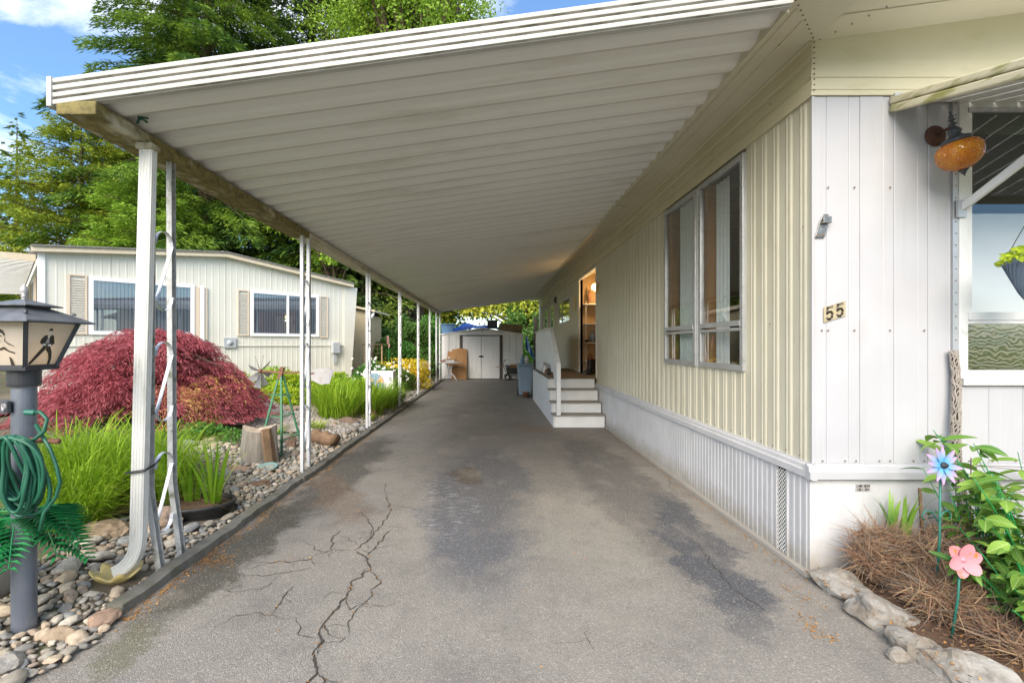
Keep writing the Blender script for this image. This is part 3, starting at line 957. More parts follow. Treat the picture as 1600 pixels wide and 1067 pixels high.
pys = [2.985, 5.36, 8.12, 10.9, 13.6, 16.1, 18.0, 19.15]
p1 = make_post(pys[0], True, True); p1['label'] = where[0]
p2 = make_post(pys[1]); p2['label'] = where[1]
for yy, lb in zip(pys[2:], where[2:]):
    copy_tree(p2, None, (-2.215, yy, 0), label=lb)

# downspout with elbow
def sweep_rect(path, w, dp, flutes=4):
    """Rectangular fluted tube; w across x, dp along y."""
    prof = []
    for k in range(flutes):
        a = -w / 2 + k * w / flutes; s_ = w / flutes
        prof += [(a + s_ * .08, -dp / 2), (a + s_ * .22, -dp / 2 - .003), (a + s_ * .78, -dp / 2 - .003), (a + s_ * .92, -dp / 2)]
    for k in range(3):
        a = -dp / 2 + k * dp / 3; s_ = dp / 3
        prof += [(w / 2, a + s_ * .08), (w / 2 + .005, a + s_ * .25), (w / 2 + .005, a + s_ * .75), (w / 2, a + s_ * .92)]
    prof += [(w / 2, dp / 2), (-w / 2, dp / 2), (-w / 2, -dp / 2)]
    vs = []; fs = []; m_ = len(prof)
    for i, p in enumerate(path):
        d = (Vector(path[min(i + 1, len(path) - 1)]) - Vector(path[max(i - 1, 0)])).normalized()
        ax = Vector((1, 0, 0)); ax = (ax - d * d.dot(ax))
        # turn the section as the elbow turns
        if ax.length < .3: ax = Vector((0, 0, 1)) - d * d.z
        ax.normalize(); ay = -d.cross(ax) if True else None
        if ay.y < 0 and abs(ay.y) > .3: ay = -ay
        for u, v in prof: vs.append(Vector(p) + ax * u + ay * v)
        if i: fs += [((i - 1) * m_ + k, (i - 1) * m_ + (k + 1) % m_, i * m_ + (k + 1) % m_, i * m_ + k) for k in range(m_)]
    return vs, fs
path_ = [(-2.165, 2.895, 2.72)]
for i in range(1, 11): path_.append((-2.165 - .062 * i / 10, 2.895, 2.72 - 2.43 * i / 10))
path_ += [(-2.230, 2.893, .25), (-2.236, 2.89, .21), (-2.247, 2.885, .175), (-2.264, 2.88, .145), (-2.288, 2.875, .118), (-2.315, 2.87, .098), (-2.345, 2.865, .082)]
ds = thing('downspout', 'tall fluted white downspout in front of the first carport post', 'downspout', (-2.2, 2.8, 0))
vs, fs = sweep_rect(path_, .074, .052)
MB().add(vs, fs).build('spout', 'spout_white', ds)
MB().box(-2.215, -2.115, 2.855, 2.935, 2.715, 2.75).build('outlet', 'mossy_beam', ds)
mb = MB()
mb.tube([(-2.275, 2.852, .70), (-2.155, 2.852, .715), (-2.155, 2.93, .73), (-2.18, 3.02, .75)], .0045, 6)
mb.tube([(-2.275, 2.854, .708), (-2.155, 2.854, .724), (-2.155, 2.94, .74)], .0035, 6)
mb.build('tie_wire', 'wire_dark', ds, smooth=True)
# yellow scalloped splash shell
mb = MB(); vs = []; fs = []; na, nr_ = 48, 6
for j in range(nr_ + 1):
    rr = .112 * (j / nr_) + .001
    for i in range(na):
        a = 2 * math.pi * i / na
        q = rr * (1 + .13 * math.cos(7 * a) * (j / nr_) ** 2)
        vs.append((-2.335 + 1.15 * q * math.cos(a), 2.865 + .95 * q * math.sin(a), .030 + .070 * (j / nr_) ** 1.8 + .020 * math.cos(7 * a) * (j / nr_) ** 3))
for j in range(nr_):
    for i in range(na): fs.append((j * na + i, j * na + (i + 1) % na, (j + 1) * na + (i + 1) % na, (j + 1) * na + i))
k = len(vs)
vs += [(a, b_, c_ - .014) for a, b_, c_ in vs]
fs += [tuple(reversed([q + k for q in f])) for f in fs]
for i in range(na):
    fs.append((nr_ * na + i, nr_ * na + (i + 1) % na, k + nr_ * na + (i + 1) % na, k + nr_ * na + i))
o = mb.add(vs, fs).build('splash_shell', 'shell_yellow', None, smooth=True)
setp(o, 'yellow scalloped shell dish under the downspout elbow', 'dish')

# ================================================================== THE HOME
HX, HY = 2.07, 2.98
home = thing('mobile_home', 'cream and white ribbed mobile home numbered 55 beside the carport', 'mobile home', (HX, HY, 0))
def rib_sheet(o0, u, nrm, s0, s1, z0, z1, per, prof, ph=0.0):
    """Ribbed sheet from s0 to s1 along u; z0/z1 numbers or functions of s; prof = (fraction, offset) over one period."""
    mb = MB(); ss = []
    k = math.floor((s0 - ph) / per) - 1
    while ph + k * per < s1 + per:
        for f, d in prof: ss.append((ph + (k + f) * per, d))
        k += 1
    def offat(s):
        for (a, da), (b_, db) in zip(ss, ss[1:]):
            if a <= s <= b_: return da + (db - da) * ((s - a) / (b_ - a) if b_ > a else 0)
        return 0
    pts = [(s0, offat(s0))] + [q for q in ss if s0 + 1e-5 < q[0] < s1 - 1e-5] + [(s1, offat(s1))]
    vs = []; fs = []
    Z0 = z0 if callable(z0) else (lambda s: z0); Z1 = z1 if callable(z1) else (lambda s: z1)
    for s_, d in pts:
        x = o0[0] + u[0] * s_ + nrm[0] * d; y_ = o0[1] + u[1] * s_ + nrm[1] * d
        vs += [(x, y_, Z0(s_)), (x, y_, Z1(s_))]
    for i in range(len(pts) - 1): fs.append((2 * i, 2 * i + 2, 2 * i + 3, 2 * i + 1))
    # turn the ends inwards so that each sheet reads as a sheet
    for i in (0, len(pts) - 1):
        a = len(vs)
        x, y_, za = vs[2 * i]; zb = vs[2 * i + 1][2]
        vs += [(x - nrm[0] * .012, y_ - nrm[1] * .012, za), (x - nrm[0] * .012, y_ - nrm[1] * .012, zb)]
        fs.append((2 * i, 2 * i + 1, a + 1, a))
    return mb.add(vs, fs)
RIB = [(0, 0), (.50, 0), (.57, .006), (.65, .008), (.72, .004), (.80, .004), (.87, .008), (.95, .006)]
def side_sheet(y0, y1, z0, z1, name='siding_panel', mat='cream_siding', x=HX, per=.148, prof=RIB, parent=home):
    return rib_sheet((x, 0), (0, 1), (-1, 0), y0, y1, z0, z1, per, prof).build(name, mat, parent)
WIN = (3.77, 5.50, 1.29, 3.06)
ZB, ZT = .73, 3.10
ys = [HY, 3.77]
side_sheet(HY + .004, 3.768, ZB, ZT)
side_sheet(3.77, 4.63, ZB, 1.285); side_sheet(4.632, 5.50, ZB, 1.285)
for a, b_ in ((5.502, 6.40), (6.402, 7.33), (7.332, 8.26), (8.262, 9.19)): side_sheet(a, b_, ZB, ZT)
ALC = (9.20, 10.96, .83, 3.08)
a = 10.965
while a < 20.6:
    side_sheet(a, min(a + .93, 20.6), ZB, ZT); a += .932
# body core behind the sheets, with the openings left open
mb = MB()
cx0, cx1 = HX + .012, HX + .07
mb.box(cx0, cx1, HY + .02, WIN[0], .66, 3.44)
mb.box(cx0, cx1, WIN[0], WIN[1], .66, WIN[2]); mb.box(cx0, cx1, WIN[0], WIN[1], WIN[3], 3.44)
mb.box(cx0, cx1, WIN[1], ALC[0], .66, 3.44)
mb.box(cx0, cx1, ALC[0], ALC[1], .66, ALC[2] - .01); mb.box(cx0, cx1, ALC[0], ALC[1], ALC[3], 3.44)
mb.box(cx0, cx1, ALC[1], 20.6, .66, 3.44)
mb.box(HX + .02, 6.6, 20.54, 20.6, .0, 3.44)
mb.box(6.54, 6.6, HY + .02, 20.6, .0, 3.44)
mb.box(HX + .06, 6.56, HY + .06, 20.56, .66, .72)
mb.build('wall_core', 'interior_wall', home)
FW = (3.02, 5.1, 1.31, 3.04)          # front window opening
mb = MB()
fy0, fy1 = HY + .012, HY + .07
mb.box(HX + .012, FW[0], fy0, fy1, .66, 3.44)
mb.box(FW[0], FW[1], fy0, fy1, .66, FW[2]); mb.box(FW[0], FW[1], fy0, fy1, FW[3], 3.44)
mb.box(FW[1], 6.6, fy0, fy1, .66, 3.44)
mb.build('front_wall_core', 'interior_wall', home)
# roof of the home
mb = MB()
mb.prism([(HX - .39, 3.46), (6.9, 4.06), (6.9, 4.14), (HX - .39, 3.56)], 'y', 2.30, 20.7)
mb.build('roof', 'n_roof', home)
# side belt, corner trims
def belt_y(x_off, za, zb, y0, y1): return (HX - x_off, HX, y0, y1, za, zb)
mb = MB()
mb.prism([(HX, .732), (HX - .014, .732), (HX - .016, .722), (HX - .030, .716), (HX - .034, .690), (HX - .046, .684), (HX - .046, .640), (HX - .030, .632), (HX, .632)], 'y', HY - .0435, 9.19)
mb.build('belt_rail', 'white_skirt', home)
mb = MB()
mb.prism([(HX, .732), (HX - .014, .732), (HX - .034, .690), (HX - .046, .684), (HX - .046, .640), (HX, .632)], 'y', 12.62, 20.6)
mb.build('belt_rail', 'white_skirt', home)
mb = MB()
mb.prism([(HY, .732), (HY - .014, .732), (HY - .016, .722), (HY - .030, .716), (HY - .034, .690), (HY - .046, .684), (HY - .046, .640), (HY - .030, .632), (HY, .632)], 'x', HX - .0485, 6.6)
mb.build('belt_rail', 'white_siding', home)
# ribbed skirt with the perforated vent strip
SK = [(0, 0), (.40, 0), (.50, .0035), (.86, .0035), (.96, 0)]
vent = (3.205, 3.315)
side_sheet(HY + .01, vent[0], .02, .632, 'skirt_panel', 'white_skirt', HX - .022, .062, SK)
a = vent[1]; i = 0
while a < 9.1:
    b_ = min(a + (.93 if i else .85), 9.19)
    side_sheet(a + .002, b_, .02, .632, 'skirt_panel', 'white_skirt', HX - .022, .062, SK); a = b_; i += 1
side_sheet(12.62, 20.6, .02, .632, 'skirt_panel', 'white_skirt', HX - .022, .062, SK)
MB().box(HX - .06, HX - .012, HY - .02, 9.19, 0, .035).build('skirt_track', 'white_skirt', home, bevel=.004)
MB().box(HX + .03, HX + .06, HY + .02, 20.5, 0, .65).build('skirt_backing', 'dark_gap', home)
mb = MB(); vw = vent[1] - vent[0]; pit = .030
z = -vw
k = 0
while z < .60:
    for sg in (1, -1):
        za, zb = (z, z + vw) if sg > 0 else (z + vw, z)
        ya, yb = vent[0], vent[1]
        # clip to .04-.62
        lo, hi = .04, .622
        def clip(ya, za, yb, zb):
            if za > zb: ya, za, yb, zb = yb, zb, ya, za
            if zb <= lo or za >= hi: return None
            if za < lo: ya += (yb - ya) * (lo - za) / (zb - za); za = lo
            if zb > hi: yb = ya + (yb - ya) * (hi - za) / (zb - za); zb = hi
            return ya, za, yb, zb
        q = clip(ya, za, yb, zb)
        if q: mb.bar((HX - .024 - .001 * sg, q[0], q[1]), (HX - .024 - .001 * sg, q[2], q[3]), .0052, .002, up=(1, 0, 0))
    z += pit
mb.build('vent_screen', 'alu_white', home)
mb = MB(); mb.box(HX - .03, HX - .02, vent[0] - .012, vent[0], .03, .632); mb.box(HX - .03, HX - .02, vent[1], vent[1] + .012, .03, .632)
mb.build('vent_edging', 'white_skirt', home)
# cream fascia band above the siding: three lapped strips along the side
mb = MB()
mb.prism([(HX, 3.10), (HX - .022, 3.098), (HX - .024, 3.20), (HX - .012, 3.212), (HX - .012, 3.225), (HX - .020, 3.23), (HX - .020, 3.30), (HX - .008, 3.31), (HX - .008, 3.33), (HX - .024, 3.345), (HX - .024, 3.43), (HX - .034, 3.449), (HX, 3.449)], 'y', HY - .014, 20.6)
mb.build('side_fascia', 'cream_fascia', home)
# front gable band, rising with the roof
gs = lambda x: 3.449 + .135 * (x - HX)
mb = MB()
for (za, zb, fa, fb, oy) in ((3.10, 3.135, 0, 0, .020), (3.135, 3.205, 0, 0, .024), (3.205, 3.215, 0, 0, .016), (3.215, 3.33, 0, .3, .021)):
    mb.add([(HX - .026, HY - oy, za), (6.6, HY - oy, za), (6.6, HY - oy, zb), (HX - .02, HY - oy, zb), (HX - .02, HY, za), (6.6, HY, za), (6.6, HY, zb), (HX - .02, HY, zb)],
           [(0, 1, 2, 3), (0, 4, 5, 1), (3, 2, 6, 7), (0, 3, 7, 4)])
mb.add([(HX - .02, HY - .017, 3.33), (6.6, HY - .017, 3.33), (6.6, HY - .017, gs(6.6)), (HX - .02, HY - .017, gs(HX - .02)), (HX - .02, HY, 3.33), (HX - .02, HY, gs(HX))], [(0, 1, 2, 3), (0, 3, 5, 4)])
mb.build('front_fascia', 'cream_fascia', home)
# soffits: side (flat) and front (rising)
E = 1.667
mb = MB()
mb.add([(E, 2.577, 3.452), (HX, HY, 3.452), (HX, 20.6, 3.452), (E, 20.6, 3.452), (E, 2.577, 3.462), (HX, HY, 3.462), (HX, 20.6, 3.462), (E, 20.6, 3.462)], [(0, 1, 2, 3), (4, 7, 6, 5), (0, 4, 5, 1), (1, 5, 6, 2), (2, 6, 7, 3), (3, 7, 4, 0)])
for s_ in (.10, .20): mb.box(E + s_, E + s_ + .006, 2.577 + s_, 20.6, 3.447, 3.4519)
mb.build('side_soffit', 'soffit_metal', home)
mb = MB()
mb.add([(E, 2.577, 3.449), (E, 2.28, 3.449), (HX, 2.28, 3.449), (HX, HY, 3.449), (6.9, 2.28, gs(6.9)), (6.9, HY, gs(6.9))], [(0, 1, 2, 3), (3, 2, 4, 5)])
for yy in (2.50, 2.72):
    mb.add([(HX, yy, gs(HX) - .006), (6.9, yy, gs(6.9) - .006), (6.9, yy + .012, gs(6.9) - .006), (HX, yy + .012, gs(HX) - .006)], [(0, 1, 2, 3)])
mb.build('front_soffit', 'soffit_metal', home)
mb = MB()
for (y0_, xa, xb) in ((6.42, 1.675, 1.95), (9.35, 1.69, 1.93), (13.2, 1.69, 1.85)):
    n_ = 14; vs = []
    for i in range(n_ + 1):
        t = i / n_; x_ = xa + (xb - xa) * t; yy_ = y0_ + .12 * t + .03 * math.sin(i * 2.3) + .02 * math.sin(i * 5.1); w_ = .010 * (1 - t) + .002
        vs += [(x_, yy_ - w_, 3.446), (x_, yy_ + w_, 3.446)]
    mb.add(vs, [(2 * i, 2 * i + 1, 2 * i + 3, 2 * i + 2) for i in range(n_)])
mb.build('soffit_crack', 'dark_gap', home, kind='stuff')
# front white boards: wide boards and narrow raised ones
x = HX + .004; i = 0
edges = [HX + .004, 2.155, 2.30, 2.37, 2.52, 2.59, 2.74, 2.81, 2.945, 2.985]
def fboard(x0, x1, z0, z1, d):
    mb = MB()
    mb.prism([(x0, HY + .012), (x0, HY - d * .4), (x0 + .004, HY - d), (x1 - .004, HY - d), (x1, HY - d * .4), (x1, HY + .012)], 'z', z0, z1)
    return mb.build('board', 'white_siding', home)
for i, (a, b_) in enumerate(zip(edges, edges[1:])):
    fboard(a + .0007, b_ - .0007, .733, 3.098, (.005, .006, .005, .008, .005, .007, .005, .008, .005)[i])
x = 2.985; i = 1
while x < 6.5:
    w = .15 if i % 2 == 0 else .07
    x1 = min(x + w, 6.58)
    if x < FW[1]: fboard(x + .0007, x1 - .0007, .733, 1.235, .007 if i % 2 else .005)
    else: fboard(x + .0007, x1 - .0007, .733, 3.098, .007 if i % 2 else .005)
    x = x1; i += 1
MB().box(HX - .022, 3.6, HY - .004, HY + .01, .0, .632).build('front_skirt', 'white_skirt', home)
MB().box(3.602, 6.6, HY - .004, HY + .01, .0, .632).build('front_skirt', 'white_skirt', home)
# corner trim
mb = MB(); mb.box(HX - .014, HX + .002, HY - .012, HY - .002, .733, 3.098)
mb.build('corner_trim', 'white_siding', home)
# screws
mb = MB()
def screw(x, y_, z, ax):
    M = Matrix.Translation((x, y_, z)) @ (Matrix.Rotation(R(-90), 4, 'Y') if ax == 'x' else Matrix.Rotation(R(90), 4, 'X') if ax == 'y' else Matrix.Rotation(R(180), 4, 'X'))
    mb.lathe([(.0001, .005), (.004, .004), (.006, 0)], 6, M=M)
for xx in (2.155, 2.30, 2.37, 2.52, 2.59, 2.74, 2.81, 2.945, 3.1, 3.25, 3.4): screw(xx - .03, HY - .0125, .75, 'y')
for xx in (2.12, 2.16, 2.33, 2.56, 2.78): screw(xx, HY - .0125, 1.59, 'y')
for xx in (2.16, 2.33, 2.56): screw(xx, HY - .0125, 2.51, 'y')
for k in range(10): screw(HX - .008 - .0, HY - .024, 3.13 + k * .034, 'y')
for k in range(60): screw(HX - .0115, HY + .07 + k * .148 + .04, .76, 'x')
for k in range(16): screw(HX - .012, HY + .075 + k * .37, 1.65 if k % 2 else 2.28, 'x') if not (3.7 < HY + .075 + k * .37 < 5.55) else None
for k in range(9): screw(E + .05 + .04 * k, 2.577 + .05 + .04 * k - .018, 3.4475, 'z')
for k in range(9): screw(HX + .02 + .045 * k * 1.2, HY - .035 - .062 * k, gs(HX + .05 * k) - .003, 'z')
for k in range(12): screw(E + .2, 3.0 + k * 1.3, 3.4505, 'z')
for k in range(10): screw(HX - .024, 3.4 + k * .9, 3.27, 'x')
mb.build('screw_heads', 'screw', home, kind='stuff')

# a sliding/fixed window unit on the side wall
def frame_rect(mb, ax, c0, a0, a1, z0, z1, w, d0, d1):
    """ax 'x': frame lies in plane x=c0 spanning y; ax 'y': plane y=c0 spanning x. d0..d1 depth offsets."""
    def B(p0, p1, q0, q1):
        if ax == 'x': mb.box(c0 + d0, c0 + d1, p0, p1, q0, q1)
        else: mb.box(p0, p1, c0 + d0, c0 + d1, q0, q1)
    B(a0, a1, z0, z0 + w); B(a0, a1, z1 - w, z1); B(a0, a0 + w, z0 + w, z1 - w); B(a1 - w, a1, z0 + w, z1 - w)
for (y0, y1) in ((3.765, 4.585), (4.655, 5.505)):
    mb = MB()
    frame_rect(mb, 'x', HX, y0, y1, 1.28, 3.07, .05, -.028, .01)
    f = mb.build('window', 'alu', home, bevel=.003)
    mb = MB(); mb.box(HX - .034, HX + .004, y0 + .05, y1 - .05, 1.655, 1.70); mb.box(HX - .03, HX + .004, y0 + .05, y1 - .05, 1.615, 1.64)
    mb.build('middle_rail', 'alu', f)
    MB().box(HX - .008, HX - .003, y0 + .05, y1 - .05, 1.33, 1.615).build('pane', 'pane', f)
    MB().box(HX - .012, HX - .007, y0 + .05, y1 - .05, 1.70, 3.02).build('pane', 'pane', f)
    MB().box(HX - .02, HX - .002, y0 + .05, y0 + .058, 1.33, 3.02).build('gasket', 'dark_gap', f)
mb = MB(); mb.box(HX - .012, HX + .002, 4.588, 4.652, 1.28, 3.07)
mb.build('window_mullion', 'alu_white', home)
mb = MB()
for (y0, y1) in ((3.765, 4.585), (4.655, 5.505)):
    for k in range(22):
        zz = 1.31 + k * .082
        for yy in (y0 + .012, y1 - .012):
            M = Matrix.Translation((HX - .028, yy, zz)) @ Matrix.Rotation(R(-90), 4, 'Y'); mb.lathe([(.0001, .004), (.005, .002), (.006, 0)], 6, M=M)
mb.build('window_screws', 'screw', home, kind='stuff')
# what shows behind the side window: timber jamb and sheer curtains
mb = MB(); mb.box(HX + .015, HX + .10, 4.46, 4.535, 1.30, 3.05); mb.box(HX + .015, HX + .10, 5.36, 5.455, 1.30, 3.05)
mb.build('window_jamb', 'wood_jamb', home)
def curtain(name, p0, p1, z0, z1, amp, per, mat='curtain'):
    mb = MB(); p0 = Vector(p0); p1 = Vector(p1); d = p1 - p0; ln = d.length; d.normalize(); nn = Vector((-d.y, d.x)); n = int(ln / per * 8)
    vs = []
    for i in range(n + 1):
        s_ = ln * i / n; q = p0 + d * s_ + nn * amp * math.sin(2 * math.pi * s_ / per + .6 * math.sin(s_ * 9))
        vs += [(q.x, q.y, z0), (q.x, q.y, z1)]
    mb.add(vs, [(2 * i, 2 * i + 2, 2 * i + 3, 2 * i + 1) for i in range(n)])
    return mb.build(name, mat, home, smooth=True)
curtain('curtain', (HX + .055, 4.71), (HX + .055, 5.22), 1.30, 3.04, .018, .075)
curtain('curtain', (HX + .10, 4.22), (HX + .10, 4.44), 1.30, 3.04, .016, .07)
MB().box(HX + .9, HX + .92, 3.09, 9.0, .75, 3.4).build('room_partition', 'interior_wall', home)
mb = MB()
for (ya, yb) in ((3.95, 3.9), (4.0, 4.02), (4.72, 4.78), (4.80, 4.79)):
    mb.tube([(HX + .15, ya, 1.35), (HX + .16, yb, 1.95)], .006, 6)
o = mb.build('bare_branch', 'twig_pale', home)
# front window
mb = MB(); frame_rect(mb, 'y', HY, FW[0] - .03, FW[1] + .03, FW[2] - .03, FW[3] + .03, .055, -.03, .012)
fwn = mb.build('window', 'alu_white', home, bevel=.003)
mb = MB(); mb.box(FW[0] + .025, FW[1] - .025, HY - .040, HY - .005, 1.655, 1.705); mb.box(FW[0] + .025, FW[1], HY - .03, HY - .005, 1.63, 1.65)
mb.build('middle_rail', 'alu_white', fwn, bevel=.003)
mb = MB(); mb.box(FW[0] + .027, FW[0] + .055, HY - .024, HY - .004, 1.705, 3.015); mb.build('sash', 'alu_white', fwn)
mb = MB(); mb.box(FW[0] + .027, FW[1] - .03, HY - .035, HY - .006, 2.985, 3.014); mb.build('head_track', 'alu', fwn)
MB().box(FW[0] + .03, FW[1] - .03, HY - .012, HY - .006, 1.34, 1.63).build('pane', 'pane_obscure', fwn)
MB().box(FW[0] + .03, FW[1] - .03, HY - .016, HY - .010, 1.705, 2.985).build('pane', 'pane', fwn)
MB().box(FW[0] - .005, FW[1] + .02, HY - .034, HY + .0, 1.238, 1.279).build('sill', 'alu_white', fwn, bevel=.003)
mb = MB(); mb.box(FW[0] - .066, FW[0] - .031, HY - .022, HY - .006, 1.25, 3.09)
mb.build('jamb_strip', 'alu', home)
mb = MB()
for k in range(24):
    M = Matrix.Translation((FW[0] - .048, HY - .022, 1.30 + k * .076)) @ Matrix.Rotation(R(90), 4, 'X'); mb.lathe([(.0001, .004), (.004, .003), (.005, 0)], 6, M=M)
mb.build('window_screws', 'screw', home, kind='stuff')
curtain('curtain', (FW[0] + .03, HY + .13), (FW[0] + .20, HY + .13), 1.32, 2.98, .016, .06)
MB().box(FW[0] + .12, FW[1], HY + .20, HY + .21, 1.33, 2.40).build('roller_blind', 'blind_white', home)
MB().box(FW[0] - .2, FW[1] + .4, HY + 1.2, HY + 1.22, .75, 3.4).build('room_partition', 'interior_dark', home)

# small windows beyond the porch (high on the wall)
for (y0, y1, z0, z1, nm) in ((12.25, 14.3, 2.10, 2.80, 2), (15.5, 16.3, 2.05, 2.86, 1), (17.3, 18.3, 2.1, 2.86, 1)):
    mb = MB(); frame_rect(mb, 'x', HX, y0, y1, z0, z1, .05, -.03, -.008)
    if nm == 2: mb.box(HX - .03, HX - .010, (y0 + y1) / 2 + .3, (y0 + y1) / 2 + .35, z0 + .05, z1 - .05)
    f = mb.build('window', 'alu_white', home)
    MB().box(HX - .016, HX - .0125, y0 + .05, y1 - .05, z0 + .05, z1 - .05).build('pane', 'pane_dark', f)
# recessed porch
A0, A1, AZ0, AZ1 = ALC
mb = MB()
mb.box(HX + .07, HX + 1.3, A1 + .0, A1 + .04, .83, 3.2)
mb.box(HX + 1.26, HX + 1.30, A0, A1, .83, 3.2)
mb.box(HX + .07, HX + 1.3, A0 - .04, A0, .83, 3.2)
mb.build('porch_wall', 'alcove_wood', home)
MB().box(HX + .07, HX + 1.3, A0 - .04, A1 + .04, 3.082, 3.12).build('porch_ceiling', 'alcove_wood', home)
MB().box(HX - .0, HX + 1.3, A0, A1, .80, .829).build('porch_floor', 'deck_wood', home)
mb = MB(); mb.box(HX - .02, HX + .07, A1 - .0, A1 + .06, .83, 3.08); mb.box(HX - .02, HX + .07, A0 - .05, A0, .83, 3.08); mb.box(HX - .02, HX + .07, A0, A1, 3.03, 3.082)
mb.build('door_casing', 'painted_wood', home)
# the door itself, on the inner side of the porch
f = MB().box(HX + 1.22, HX + 1.258, A0 + .35, A0 + 1.25, .835, 2.87).build('door', 'painted_wood', home)
mb = MB(); M = Matrix.Translation((HX + 1.22, A0 + .45, 1.83)) @ Matrix.Rotation(R(-90), 4, 'Y'); mb.lathe([(.0001, .06), (.022, .058), (.028, .04), (.012, .02), (.012, 0)], 12, M=M)
mb.build('door_knob', 'brass', f, smooth=True)
# ================================================================== FITTINGS OF THE HOME
# number plate
pl = thing('house_number', 'tan house number plate reading 55 on the white front corner', 'house number', (2.20, HY - .012, 1.71))
mb = MB(); sh = math.tan(R(17))
w, h = .140, .096
for dz in (0,):
    poly = [(-w / 2, -h / 2 - sh * w / 2), (w / 2, -h / 2 + sh * w / 2), (w / 2, h / 2 + sh * w / 2), (-w / 2, h / 2 - sh * w / 2)]
    mb.prism(poly, 'y', -.003, .0)
mb.build('plate', 'plate_tan', pl, local=True)
def five(cx, cz_, s_, mbx, t=.011):
    pts = [(.30, .5), (-.26, .5), (-.30, .04), (-.05, .12), (.18, .08), (.30, -.10), (.26, -.36), (.02, -.5), (-.18, -.47), (-.32, -.34)]
    P = [Vector((cx + a * s_ * .72, -.0045, cz_ + b_ * s_ + sh * (a * s_ * .72))) for a, b_ in pts]
    for a, b_ in zip(P, P[1:]): mbx.bar(a - (b_ - a).normalized() * t * .4, b_ + (b_ - a).normalized() * t * .4, t, .0025, up=(0, 1, 0))
for sx_ in (-.033, .033):
    mb = MB(); five(sx_, sh * sx_, .076, mb, .013); mb.build('numeral', 'ink_soft', pl, local=True)
# small worn name plate on the skirt
sp_ = thing('name_plate', 'small worn grey plate with two lines of lettering on the skirt', 'name plate', (2.388, HY - .006, .577))
MB().box(-.046, .046, -.003, 0, -.022, .022).build('plate', 'tin_grey', sp_, local=True)
GL = {'L': [((0, 1), (0, 0)), ((0, 0), (.6, 0))], 'A': [((0, 0), (.3, 1)), ((.3, 1), (.6, 0)), ((.12, .4), (.48, .4))], 'N': [((0, 0), (0, 1)), ((0, 1), (.6, 0)), ((.6, 0), (.6, 1))],
      'E': [((0, 0), (0, 1)), ((0, 1), (.6, 1)), ((0, .5), (.5, .5)), ((0, 0), (.6, 0))], 'M': [((0, 0), (0, 1)), ((0, 1), (.3, .4)), ((.3, .4), (.6, 1)), ((.6, 1), (.6, 0))],
      'C': [((.6, 1), (0, 1)), ((0, 1), (0, 0)), ((0, 0), (.6, 0))], 'H': [((0, 0), (0, 1)), ((.6, 0), (.6, 1)), ((0, .5), (.6, .5))], 'I': [((.3, 0), (.3, 1))],
      'B': [((0, 0), (0, 1)), ((0, 1), (.5, 1)), ((.5, 1), (.5, .55)), ((0, .5), (.6, .5)), ((.6, .5), (.6, 0)), ((.6, 0), (0, 0))],
      'D': [((0, 0), (0, 1)), ((0, 1), (.5, .85)), ((.5, .85), (.6, .5)), ((.6, .5), (.5, .1)), ((.5, .1), (0, 0))], 'V': [((0, 1), (.3, 0)), ((.3, 0), (.6, 1))],
      'Y': [((0, 1), (.3, .5)), ((.6, 1), (.3, .5)), ((.3, .5), (.3, 0))], '1': [((.3, 0), (.3, 1))], ' ': []}
def strokes(mb, text, x0, z0, hh, adv, t, y_=-.0042):
    for i, ch in enumerate(text):
        for (a, b_), (c_, d_) in GL.get(ch, []):
            mb.bar((x0 + i * adv + a * hh * .8, y_, z0 + b_ * hh), (x0 + i * adv + c_ * hh * .8, y_, z0 + d_ * hh), t, .001, up=(0, 1, 0))
mb = MB(); strokes(mb, 'LANE MCHV', -.041, .004, .013, .0094, .0022); strokes(mb, 'CBL1 EDY', -.036, -.018, .013, .0094, .0022)
mb.build('lettering', 'ink', sp_, local=True)
# bottle opener on the corner
bo = thing('bottle_opener', 'chrome bottle opener screwed to the white corner above the number', 'bottle opener', (2.118, HY - .012, 2.26))
bo.scale = (1.35, 1.35, 1.35)
mb = MB(); mb.prism([(-.035, -.055), (.010, -.055), (.022, -.03), (.028, .02), (.032, .055), (.006, .058), (-.012, .02), (-.022, -.02)], 'y', -.004, 0)
mb.build('back_plate', 'chrome', bo, local=True, bevel=.001)
mb = MB(); mb.prism([(-.026, .010), (-.004, .010), (-.004, .018), (-.021, .018), (-.021, .040), (-.026, .040)], 'x', -.008, .030)
mb.build('opener_lip', 'chrome', bo, local=True, bevel=.001)
mb = MB()
for a, b_ in ((-.025, -.045), (-.008, -.045), (.004, -.042)):
    M = Matrix.Translation((a, -.004, b_)) @ Matrix.Rotation(R(90), 4, 'X'); mb.lathe([(.0001, .004), (.004, .003), (.005, 0)], 8, M=M)
mb.build('screw', 'screw', bo, local=True)

# amber wall lamp, tilted
wl = thing('wall_lamp', 'tilted amber crackle glass globe lamp on a rusty round backplate', 'wall lamp', (2.85, HY - .012, 2.84))
M = Matrix.Rotation(R(90), 4, 'X')
mb = MB(); mb.lathe([(.0001, .018), (.03, .018), (.058, .012), (.066, .004), (.068, 0)], 32, M=M); mb.build('backplate', 'amber_dark', wl, local=True, smooth=True)
mb = MB(); mb.tube([(0, -.015, 0), (.01, -.06, .012), (.0, -.12, .005), (-.035, -.17, -.04), (-.045, -.20, -.09)], [.012, .010, .010, .010, .010], 10)
mb.build('arm', 'amber_dark', wl, local=True, smooth=True)
T = Matrix.Translation((-.062, -.215, -.20)) @ Matrix.Rotation(R(-13), 4, 'Y') @ Matrix.Scale(.76, 4)
mb = MB()
mb.lathe([(.012, -.135), (.05, -.126), (.10, -.098), (.135, -.055), (.146, 0), (.141, .04), (.12, .075), (.08, .095), (.05, .10)], 48, M=T)
